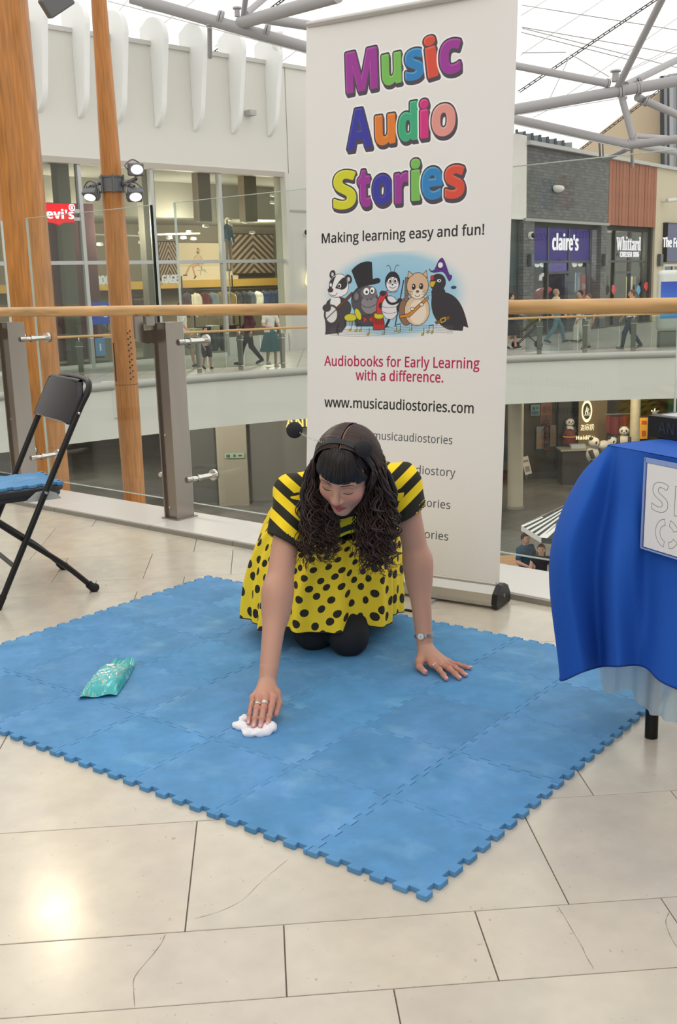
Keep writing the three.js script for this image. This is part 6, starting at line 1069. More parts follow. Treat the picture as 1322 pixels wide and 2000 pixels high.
// ------------------------------------------------------------------ the roof: steel tubes, nodes, cables and the translucent skin
{
  const roof = struct('roof');
  const skin = MP(0xfdfdfc, 0.3, { transmission: 1, thickness: 0, ior: 1.02, specularIntensity: 0.1 });
  for (let i = 0; i < 6; i++) for (let j = 0; j < 5; j++) { const x = -42 + i * 14, z = 8 - j * 19; part('membrane', thick(6, 6, (u, v) => V(x + 0.05 + u * 13.9, 12.6 + 0.5 * Math.sin(PI * u) * Math.sin(PI * v), z - 0.05 - v * 18.9), 0.02), skin, roof); }
  const bar = (x0, y0, z0, x1, y1, z1, w, nm = 'tube') => { const a = at(x0, y0, z0), b = at(x1, y1, z1), m = (Math.abs(z0) + Math.abs(z1)) / 2; return part(nm, rod(a, b, w / 2 * m / FPX * 1.03), tubeGrey, roof); };
  const node = (x, y, z, w, dx, dy) => { const p = at(x, y, z), q = at(x + dx, y + dy, z), d = q.sub(p).normalize(), r = w / 2 * Math.abs(z) / FPX; return part('collar', merge([rod(p.clone().addScaledVector(d, -r * 0.35), p.clone().addScaledVector(d, -r * 0.05), r, r, 20), rod(p.clone().addScaledVector(d, r * 0.05), p.clone().addScaledVector(d, r * 0.35), r, r, 20)]), tubeGrey, roof); };
  // near group, above the clothes shop
  bar(255, -5, -31, 606, 95, -31, 20); bar(469, 45, -31, 660, -8, -27, 22); bar(515, 36, -31.5, 610, 51, -33, 17); bar(280, 8, -32, 385, 32, -33, 14); bar(474, 40, -31, 482, -20, -30, 10); bar(480, 27, -31, 530, -15, -33, 11); bar(409, 34, -31, 410, 112, -32, 8.5);
  node(430, 36, -31, 27, 20, 6); node(521, 62, -31, 26, 20, 6);
  part('cap', merge([(() => { const p = at(463, 24, -31); return cyl(0.07, 0.07, 0.22, p.x, p.y, p.z); })(), (() => { const p = at(463, 16, -31); return cyl(0.12, 0.12, 0.04, p.x, p.y, p.z); })()]), tubeGrey, roof);
  bar(405, 40, -31, 409, 50, -31, 12, 'gusset');
  // far group, above the shop row
  bar(1000, 127, -38, 1190, 164, -36, 13); bar(960, 222, -36, 1345, 154, -36, 19); bar(985, 228, -38, 1232, 284, -36, 16); bar(1206, 171, -36, 1298, -12, -33, 13); bar(1222, 166, -36, 1345, 106, -40, 12); bar(1244, 190, -36, 1345, 234, -38, 13); bar(1213, 186, -36, 1237, 276, -36, 12); bar(1228, 284, -36, 1345, 269, -34, 15); bar(1238, 265, -36, 1345, 272, -42, 8); bar(1250, 285, -36, 1345, 301, -40, 12); bar(1226, 290, -36, 1180, 312, -42, 9); bar(1234, 285, -36, 1235, 325, -38, 6); bar(1170, 272, -40, 1172, 306, -42, 4); bar(1177, 275, -40, 1178, 306, -42, 3);
  node(1212, 179, -36, 25, 20, -3.5); node(1247, 172, -36, 23, 20, -3.5); node(1186, 163, -36, 17, 20, 4); node(1262, 198, -36, 18, 20, 9); node(1229, 283, -36, 21, 20, 1); node(1217, 193, -36, 15, 5, 20); node(1236, 270, -36, 15, 5, 20); node(1249, 158, -36.5, 15, 20, -9);
  { const p = at(1202, 150, -36); part('cap', merge([cyl(0.12, 0.1, 0.3, p.x, p.y, p.z), cyl(0.17, 0.17, 0.05, p.x, p.y + 0.17, p.z)]), tubeGrey, roof); }
  // black laced seams and thin cables
  const cable = (x0, y0, x1, y1, z0, z1, w, c) => part('cable', rod(at(x0, y0, z0), at(x1, y1, z1), w * Math.abs(z0 + z1) / 4 / FPX, undefined, 6), c, roof);
  const dk = M(0x4a4744, 0.7), md = M(0x9a9898, 0.6), lt = M(0xc9c9c9, 0.6);
  const lace = (x0, y0, x1, y1, z0, z1, s) => { cable(x0, y0, x1, y1, z0, z1, s * 0.8, dk); cable(x0 + 3 * s / 2, y0 + 2.2 * s / 2, x1 + 3 * s / 2, y1 + 2.2 * s / 2, z0, z1, s * 0.8, dk); const n = 26; for (let k = 0; k < n; k++) { const t = k / n, px = mix(x0, x1, t), py = mix(y0, y1, t), z = mix(z0, z1, t); cable(px, py, px + 1.5 * s, py + 1.1 * s, z, z, s * 0.9, dk); } };
  lace(1282, -4, 1012, 178, -42, -50, 2.2); lace(1345, 132, 1120, 300, -50, -52, 1.8); lace(556, -6, 408, 108, -40, -46, 2.4);
  for (const l of [[1019, 10, 1330, 60], [1019, 53, 1330, 107], [1020, 55, 1330, 134], [1018, 63, 1230, 117], [1018, 30, 1070, -2], [1016, 108, 1180, -2], [1100, 190, 1330, 30], [1040, 230, 1330, 85], [1180, 160, 1335, 90], [300, 60, 380, 0], [200, 60, 250, 0], [550, 120, 606, 80], [420, 92, 470, 40]]) cable(l[0], l[1], l[2], l[3], -50, -50, 1.5, l[3] - l[1] > 0 ? md : lt);
  for (const l of [[1115, 105, 1070, 200], [1118, 108, 1190, 150], [1020, 103, 1105, 102]]) cable(l[0], l[1], l[2], l[3], -45, -45, 2, lt);
  for (const [x0, y0, x1, y1] of [[210, 2, 606, 106], [985, 238, 1230, 292], [1014, 224, 1210, 192]]) cable(x0, y0, x1, y1, -30.8, -30.8, 1.6, lt);
}
{ // plant and gables seen above the shop row
  const s = struct('wall_far_gable'), tan = M(0xc9b79c, 0.9), P = (x, y, z) => at(x, y, z);
  const quad = (pts, z, t, mat, nm) => { const v = pts.map(([x, y]) => P(x, y, z)); part(nm, extrude(v.map((p) => [p.x, p.y]), t).translate(0, 0, z), mat, s); };
  quad([[1112, 306], [1258, 190], [1295, 180], [1300, 345], [1112, 340]], -62, 0.5, tan, 'gable');
  for (let k = 0; k < 6; k++) quad([[1292 + k * 9, 150 - k * 2], [1299 + k * 9, 150 - k * 2], [1299 + k * 9, 345], [1292 + k * 9, 345]], -61, 0.4 + 0.2 * (k % 2), M(0xa9acb0, 0.6), 'cladding_sheet');
  quad([[1288, 150], [1293, 150], [1295, 345], [1290, 345]], -60.5, 0.3, M(0x33363a, 0.6), 'flashing');
  const u = thing('roof_plant', 'row of grey ribbed plant screens on the roof behind the brick wall', 'plant screen', P(1065, 275, -56).toArray());
  for (let k = 0; k < 7; k++) { const a = P(1012 + k * 15, 258 + k * 3.5, -56), b = P(1026 + k * 15, 300, -56); part('screen', bx(b.x - a.x, 3, 0.2, (a.x + b.x) / 2 - u.position.x, a.y - 1.5 - u.position.y, 0), M(0x8f999c, 0.6), u); part('post', bx(0.1, 3.2, 0.3, a.x - 0.1 - u.position.x, a.y - 1.5 - u.position.y, 0.1), M(0x4e5558, 0.6), u); }
}

// ------------------------------------------------------------------ white totem with a blue screen
{
  const z = -31.5, a = at(1281, 648, z), b = at(1420, 524, z), W = b.x - a.x, H = b.y - a.y, t = thing('screen_totem', 'white rounded totem with a bright blue screen at the picture edge', 'screen', [a.x + W / 2, a.y, z]);
  part('casing', rbx(W, H, 0.4, 0.14, 0, H / 2, 0, 4), M(0xdfe0da, 0.35), t);
  const s0 = at(1289, 622, z + 0.21), s1 = at(1440, 546, z + 0.21);
  part('screen', new THREE.BoxGeometry(s1.x - s0.x, s1.y - s0.y, 0.02).translate((s0.x + s1.x) / 2 - t.position.x, (s0.y + s1.y) / 2 - a.y, 0.2), M(0x0a1030, 0.3, { emissive: 0xffffff, emissiveIntensity: 0.95, emissiveMap: canvasTex(128, 128, (g, w, h) => { const q = g.createLinearGradient(0, h, w * 0.45, 0); q.addColorStop(0, '#1ea4dd'); q.addColorStop(0.5, '#1a66c8'); q.addColorStop(1, '#1b39a4'); g.fillStyle = q; g.fillRect(0, 0, w, h); }) }), t);
  part('foot', bx(W * 0.92, a.y - FY, 0.3, 0, (FY - a.y) / 2, 0), greyPaint, t);
}

// ------------------------------------------------------------------ the lower mall
{
  const lf = struct('lower_floor');
  const darkTile = M(0xffffff, 0.45, { map: tex(512, 512, (u, v, n, f) => { const a = (u * 4 + Math.floor(v * 4) * 0.5) % 1, b = (v * 4) % 1, j = a < 0.012 || b < 0.02, k = 0.9 + 0.25 * (f(u, v, 8, 81) - 0.5) + 0.1 * n(Math.floor(u * 4 + Math.floor(v * 4) * 0.5) / 4, Math.floor(v * 4) / 4, 64, 82); return j ? [0.27, 0.27, 0.255] : [0.43 * k, 0.425 * k, 0.4 * k]; }) });
  part('paving', metreUV(new THREE.BoxGeometry(90, 0.3, 90), 0.22).rotateY(0.7).translate(0, LY - 0.15, -40), darkTile, lf);
  const lw = struct('wall_lower'), dk = M(0x4a4a46, 0.85), top = FY - 1.2;
  const H = top - LY;
  part('back_wall', bx(15, H, 0.3, -7.0, LY + H / 2, -52), M(0x8a8880, 0.85), lw);
  for (const [x, z] of [[-6.5, -31.5], [-3.2, -30.6], [-9, -38]]) { part('added_downlight', cyl(0.12, 0.12, 0.03, x, top + 0.03, z), glow(new THREE.Color(1, 0.93, 0.82), 2), lw); const l = new THREE.PointLight(new THREE.Color(1, 0.93, 0.82), 34, 0, 2); l.position.set(x, top - 0.06, z); l.castShadow = true; l.shadow.radius = 5; scene.add(l); }  // lamps added out of view to brighten the lower floor
  for (const [x0, x1, z, c, nm] of [[371, 424, -34, 0x4c4c48, 'dark_bay'], [424, 483, -33.4, 0x8f8777, 'pale_pier'], [483, 700, -34, 0x706e66, 'dark_bay']]) { const a = at(x0, 900, z), b = at(x1, 900, z); part(nm, bx(b.x - a.x, H, 0.3, (a.x + b.x) / 2, LY + H / 2, z - 0.15), M(c, 0.8), lw); }
  for (let k = 0; k < 30; k++) { const a = at(500 + k * 4.2, 815, -33.6); part('slat', bx(0.03, 0.5, 0.08, a.x, top - 0.25, -33.7), M(0x3a3935, 0.8), lw); }
  const ex = thing('exit_sign', 'small pale green running figure exit sign on the pale pier of the lower mall', 'sign', at(458, 890, -33.35).toArray()); part('plate', rbx(0.62, 0.16, 0.03, 0.01), M(0x8fa08a, 0.5), ex); part('symbols', merge([bx(0.12, 0.09, 0.01, -0.2, 0, 0.02), bx(0.08, 0.09, 0.01, 0, 0, 0.02), bx(0.12, 0.05, 0.01, 0.18, 0, 0.02)]), M(0x3c5a44, 0.5), ex);
  const yl = thing('shop_letters', 'glowing yellow lettering on the slatted band of the lower mall, half hidden', 'lettering', at(594, 824, -33.5).toArray()); part('letters', letters('ANNY', 0.3, 0.06), glow(new THREE.Color(1, 0.72, 0.2), 1.4), yl); part('rail', bx(1.1, 0.03, 0.04, 0, -0.17, 0), M(0x222222, 0.8), yl);

  // restaurant at the other side
  const Z = -37, wx0 = at(1012, 900, Z).x, wx1 = at(1460, 900, Z).x, rw = struct('wall_restaurant');
  part('left_bay', bx(at(1110, 900, Z).x - wx0 + 3, H, 0.3, (at(1110, 900, Z).x + wx0 - 3) / 2, LY + H / 2, Z - 0.15), M(0x3f3a32, 0.8), rw);
  const bL = at(1110, 850, Z).x, bR = at(1178, 850, Z).x;
  part('sign_wall', bx(bR - bL, H, 0.3, (bL + bR) / 2, LY + H / 2, Z + 0.3), M(0x7a6644, 0.7), rw);
  part('right_bay', bx(wx1 - bR, H, 0.3, (bR + wx1) / 2, LY + H / 2, Z - 1.4), M(0x5d4f3c, 0.8), rw);
  part('green_wall', bx(4, H, 0.2, at(1300, 800, Z).x + 2, LY + H / 2, Z + 0.2), M(0x2f5a3e, 0.7), rw);
  part('dark_pier', bx(0.7, H, 0.3, at(1104, 850, Z).x, LY + H / 2, Z + 0.3), M(0x24221f, 0.7), rw);
  part('side_end', bx(0.3, H, 8, at(985, 850, Z).x - 1.2, LY + H / 2, Z - 2), M(0x2a2d30, 0.8), rw);
  part('kerb', bx(4.2, 0.25, 0.5, at(1052, 910, Z).x, LY + 0.12, Z + 0.3), M(0x3a3733, 0.7), rw);
  // round columns under the gallery
  for (const [px, py, l] of [[1006, 992, 'round cream column standing on the lower mall floor by the leaning board']]) { const p = ground(px, py, LY), r = 0.235, c = thing('round_column', l, 'column', [p.x, LY, p.z]); part('shaft', cyl(r, r, H, 0, H / 2, 0, 28), M(0xb7ad94, 0.6), c); part('base', cyl(r * 1.12, r * 1.12, 0.08, 0, 0.04, 0, 28), M(0x8d8672, 0.6), c); }
  { const p = at(1240, 830, -35.5), c = thing('round_column', 'round cream column between the restaurant and the green wall', 'column', [p.x, LY, -35.5]); part('shaft', cyl(0.17, 0.17, H, 0, H / 2, 0, 24), M(0xcfc4aa, 0.6), c); part('base', cyl(0.2, 0.2, 0.08, 0, 0.04, 0, 24), M(0x8d8672, 0.6), c); }
  // glowing oval badge and characters
  const lg = glow(new THREE.Color(1, 0.82, 0.5), 1.5), sz = Z + 0.5, o = at(1146, 803, sz), S = Math.abs(sz) / FPX;
  const badge = thing('restaurant_sign', 'glowing oval badge over warm white characters on the restaurant wall', 'sign', o.toArray());
  part('ring', new THREE.TorusGeometry(1, 0.16, 8, 40).scale(9 * S, 19 * S, 0.1), lg, badge);
  part('backing', new THREE.CylinderGeometry(1, 1, 0.05, 40).rotateX(PI / 2).scale(9 * S, 19 * S, 1).translate(0, 0, -0.05), M(0x2b2118, 0.7), badge);
  const st = (a, b, w = 1.6) => rod(V(a[0] * S, -a[1] * S, 0.02), V(b[0] * S, -b[1] * S, 0.02), w * S / 2, undefined, 6);
  part('monogram', merge([st([-4, 9], [0, -9]), st([0, 9], [2, -6]), st([-4, 1], [3, -1]), st([4, 2], [4, 9]), st([4, -3], [4.3, -4])]), lg, badge);
  // three characters: water radical + mother, shed + base, hand + toil
  const C = []; const ch = (ox, list) => list.forEach(([x0, y0, x1, y1]) => C.push(st([ox + x0, 32 + y0], [ox + x1, 32 + y1], 1.15)));
  ch(-8, [[-3, -4, -2, -3], [-3.5, 0, -2.5, 1], [-3.5, 6, -2, 2], [-1, -6, -2, -4], [-1, -4, 3.5, -4], [-0.5, -2, 3, -2], [-0.5, -2, -1, 5], [3, -2, 2.6, 6], [-1.5, 1.5, 3.6, 1.5], [-1, 5, 2.6, 5]]);
  ch(1, [[0, -7, 0.5, -5.5], [-3, -5, 4, -5], [-3, -5, -4, 6], [-1, -2, -1, 4], [-1, -1.5, 3, -2.5], [-1, 1, 3.4, 0.5], [1, -2, 3.6, 5], [-1.2, 4.5, 1, 3.6], [0, 6, 1, 6.5]]);
  ch(10, [[-3, -6, -3, 6], [-4.5, -3, -1.5, -3.4], [-4.5, 2, -1.5, 1], [-1, -5, 4, -5], [0.4, -6.5, 0.4, -3.6], [2.6, -6.5, 2.6, -3.6], [-1, -2.5, 4, -2.5], [-1, -2.5, -1, -1], [4, -2.5, 4, -1], [-0.6, 1, 3.6, 1], [3.6, 1, 3, 6], [1.4, -1, -0.8, 6]]);
  part('characters', merge(C), lg, badge);
  part('small_letters', letters('Haidilao', 7.5 * S, 0.03).translate(0, -52 * S, 0), lg, badge);

  // posters in the windows of the left bay
  const post = (px0, py0, px1, py1, z, c1, c2, l) => { const a = at(px0, py1, z), b = at(px1, py0, z), p = thing('window_poster', l, 'poster', [(a.x + b.x) / 2, (a.y + b.y) / 2, z]); const w = b.x - a.x, h = b.y - a.y; part('sheet', bx(w, h, 0.03), M(c1, 0.7), p); part('print', merge([bx(w * 0.8, h * 0.3, 0.02, 0, -h * 0.25, 0.012), bx(w * 0.3, h * 0.3, 0.02, -w * 0.15, h * 0.15, 0.012), bx(w * 0.2, h * 0.2, 0.02, w * 0.22, h * 0.2, 0.012)]), M(c2, 0.7), p); };
  post(1047, 833, 1062, 877, Z + 0.1, 0x6c7775, 0x8f6a48, 'tall blue and orange food poster nearest the leaning board'); post(1074, 830, 1087, 872, Z + 0.1, 0x70746b, 0x86603e, 'tall blue and orange food poster beside the red lantern string'); post(1036, 790, 1054, 812, Z + 0.1, 0x5f7f86, 0x39505a, 'small square blue poster high in the restaurant window'); post(1086, 784, 1098, 803, Z + 0.1, 0x6d6f70, 0x3a3b3e, 'small striped grey poster high in the restaurant window'); post(1055, 784, 1078, 830, Z + 0.05, 0x6e4634, 0x54382c, 'brown red poster high in the restaurant window');
  { const p = at(1067, 850, Z + 0.3), s = thing('lantern_string', 'vertical string of small red lanterns between the food posters', 'lanterns', p.toArray()); for (let k = 0; k < 5; k++) part('lantern', new THREE.SphereGeometry(0.1, 12, 9).scale(1, 0.8, 1).translate(0, 0.45 - k * 0.24, 0), M(0x55261f, 0.9), s); part('string', rod(V(0, 0.7, 0), V(0, -0.75, 0), 0.012), M(0x3a1a16, 0.8), s); }
  { const p = at(1028, 909, -36), b = thing('leaning_board', 'white printed board leaning beside the round cream column', 'board', [p.x, p.y, p.z], 0.2), hh = 36 * 36 / FPX, w = 14 * 36 / FPX; part('board', bx(w, hh, 0.05).rotateZ(0.2).rotateX(-0.12), M(0xc6c3bc, 0.6), b); part('print', merge([bx(w * 0.7, hh * 0.12, 0.02, 0, hh * 0.25, 0.03), bx(w * 0.6, hh * 0.3, 0.02, 0, -hh * 0.2, 0.03)]).rotateZ(0.2).rotateX(-0.12), M(0x8a7a6c, 0.7), b); part('prop_leg', rod(V(0.1, 0.1, -0.05), V(0.15, LY - p.y, -0.4), 0.03), darkMetal, b); }
  { const p = at(1122, 900, -35.5), c = thing('host_counter', 'dark wooden reception counter below the restaurant sign', 'counter', [p.x, LY, -35.5]); part('body', rbx(1.0, 1.15, 0.7, 0.03, 0, 0.575, 0), M(0x2c2622, 0.6), c); part('top', rbx(1.12, 0.06, 0.8, 0.02, 0, 1.18, 0), M(0x8a857c, 0.4), c); part('papers', bx(0.5, 0.12, 0.3, 0.1, 1.27, 0), M(0xa9b4b6, 0.6), c); }
  // panda figures
  const panda = (px, py, z, s, turn, l, lie) => { const p = at(px, py, z), t = thing('panda_figure', l, 'panda statue', p.toArray(), turn); t.scale.setScalar(s); const wh = M(0xb9b5ac, 0.7), bl = M(0x1f1d1d, 0.7);
    const f = blend([ell(0, 0.04, 0, 0.27, 0.24, 0.24), ell(0, -0.03, 0.16, 0.14, 0.1, 0.1)], 0.08); part('head', nets(f, [-0.36, -0.3, -0.34], [0.36, 0.36, 0.36], 0.035), wh, t);
    for (const q of [-1, 1]) { part('ear', ball(0.09, q * 0.19, 0.24, -0.02, 12), bl, t); part('eye_patch', new THREE.SphereGeometry(0.075, 12, 9).scale(0.85, 1.1, 0.6).rotateZ(q * 0.4).translate(q * 0.1, 0.05, 0.2), bl, t); }
    part('nose', new THREE.SphereGeometry(0.035, 10, 8).scale(1.3, 0.8, 1).translate(0, -0.0, 0.26), bl, t);
    const by = lie ? V(-0.5, -0.12, -0.1) : V(0, -0.52, -0.06); part('body', new THREE.SphereGeometry(0.34, 18, 14).scale(lie ? 1.3 : 0.95, lie ? 0.75 : 1.1, 0.85).translate(by.x, by.y, by.z), wh, t);
    for (const q of [-1, 1]) { part('arm', rod(V(q * 0.26, -0.3, 0), V(q * 0.3, -0.62, 0.2), 0.11, 0.09), bl, t); part('leg', rod(V(q * 0.16, -0.82, 0), V(q * 0.2, -0.9, 0.32), 0.12, 0.11), bl, t); } };
  panda(1219, 843, -34.5, 0.62, -0.3, 'white headed panda statue in front of the round cream column', false); panda(1160, 866, -34, 0.72, 0.7, 'panda statue sitting beside the counter, looking at the sign wall', false); panda(1196, 864, -34.6, 0.66, 0.5, 'panda statue lying low behind the blue tablecloth edge', true); panda(1113, 826, -36, 0.55, 0.1, 'panda statue in a red coat standing behind the counter', false);
  { const p = at(1112, 850, -35.9), r = thing('red_coat', 'red patterned coat of the panda statue behind the counter', 'costume', p.toArray()); part('coat', new THREE.LatheGeometry([[0.02, 0.3], [0.2, 0.24], [0.28, 0], [0.34, -0.4], [0, -0.42]].map((q) => new THREE.Vector2(...q)), 20), M(0x5a2420, 0.8), r); r.scale.setScalar(0.75); part('sash', new THREE.TorusGeometry(0.29, 0.03, 8, 24).rotateX(PI / 2).translate(0, -0.05, 0), M(0xc08a3a, 0.6), r); }
  { const p = at(1207, 826, -35.6), r = thing('red_awning', 'small red fabric drape behind the panda statues', 'drape', p.toArray()); part('cloth', thick(14, 8, (u, v) => V(-0.4 + 0.8 * u, 0.3 - 0.6 * v - 0.1 * Math.sin(u * PI), 0.06 * Math.sin(u * 18)), 0.02), M(0x6a2224, 0.85), r); part('rod', rod(V(-0.45, 0.3, 0), V(0.45, 0.3, 0), 0.02), darkMetal, r); }
  { const a = at(1249, 857, -34), b = at(1265, 814, -34), s = thing('menu_board', 'yellow menu board with a small picture beside the black box', 'menu board', [(a.x + b.x) / 2, (a.y + b.y) / 2, -34]); part('sheet', bx(b.x - a.x, b.y - a.y, 0.04), M(0xd69a34, 0.6), s); part('print', merge([bx(0.16, 0.12, 0.02, 0, 0.18, 0.02), bx(0.12, 0.18, 0.02, 0, -0.18, 0.02)]), M(0xb0422c, 0.6), s); part('clip', bx(0.28, 0.03, 0.06, 0, (b.y - a.y) / 2, 0), M(0x2a2622, 0.6), s); }
  { const p = at(1279, 806, -33.5), s = thing('emblem', 'small white flower emblem on the dark wall above the black box', 'emblem', p.toArray()); part('petals', merge([0.5, 1.57, 2.6].map((a) => new THREE.SphereGeometry(0.06, 8, 6).scale(0.5, 1.3, 0.4).translate(0, 0.07, 0).rotateZ(a - 1.57))), M(0xd8d8d4, 0.5), s); part('foot', bx(0.14, 0.02, 0.03, 0, -0.03, 0), M(0xd8d8d4, 0.5), s); part('stand', rod(V(0, -0.04, 0), V(0, -0.8, 0), 0.015), darkMetal, s); }
  for (const [x, y, z, k, c] of [[at(1150, 830, -33).x, top - 0.5, -33, 13, [1, 0.78, 0.5]], [at(1060, 830, -34.5).x, top - 0.4, -34.6, 3.5, [1, 0.85, 0.65]], [at(1215, 830, -34).x, top - 0.4, -33.5, 8, [1, 0.88, 0.7]]]) { const l = new THREE.PointLight(new THREE.Color(...c), k, 0, 2); l.position.set(x, y, z); l.castShadow = true; l.shadow.radius = 10; scene.add(l); }
}
{ // striped parasol and the timber bench by it
  const top = at(1128, 1034, -21), r = 1.45, n = 8, rise = 0.8, p = thing('parasol', 'black and white striped parasol over the people in the lower mall', 'parasol', [top.x + 0.35, LY, -21.2]);
  const H = top.y - LY, W = M(0xe9e7e2, 0.8), K = M(0x3f4143, 0.8);
  for (let k = 0; k < n; k++) {
    const a = k / n * 2 * PI + 0.2, b = (k + 1) / n * 2 * PI + 0.2, A = V(Math.cos(a) * r, 0, Math.sin(a) * r), B = V(Math.cos(b) * r, 0, Math.sin(b) * r), T = V(0, rise, 0), c = k % 2;
    for (let s = 0; s < 9; s++) { const f = (e, t) => { const q = A.clone().lerp(B, e); return q.multiplyScalar(t).add(V(0, rise * (1 - t) - 0.04 * Math.sin(PI * t), 0)); }; const e0 = s / 9, e1 = (s + 1) / 9; part('stripe', sheet(1, 5, (u, v) => { const w = f(mix(e0, e1, u), 1 - v * (1 - Math.abs((e0 + e1) / 2 - 0.5) * 1.6 * 0.999)); return w.add(V(0, H, 0)); }), s % 2 ? K : W, p); }
    part('valance', sheet(6, 1, (u, v) => { const q = A.clone().lerp(B, u); q.y = H - 0.11 * v; return q; }), c ? W : K, p);
    part('rib', rod(V(0, H + rise - 0.06, 0), A.clone().add(V(0, H - 0.02, 0)), 0.012), M(0x8d8a84, 0.6), p);
  }
  part('pole', rod(V(0, 0, 0), V(0, H + rise + 0.06, 0), 0.03), M(0x8d8a84, 0.6), p);
  part('base', cyl(0.3, 0.28, 0.1, 0, 0.05, 0, 24), darkMetal, p);
  const q = at(978, 1101, -22.6), b = thing('timber_bench', 'pale timber slatted top beside the two people in the lower mall', 'bench', [q.x, q.y, q.z]);
  for (let k = 0; k < 5; k++) part('slat', rbx(0.9, 0.05, 0.24, 0.01, 0, 0, -0.5 + k * 0.26), M(0xb08b62, 0.6), b);
  for (const x of [-0.35, 0.35]) part('leg', bx(0.1, q.y - LY - 0.03, 1.0, x, (LY - q.y) / 2 - 0.012, 0), darkMetal, b);
}

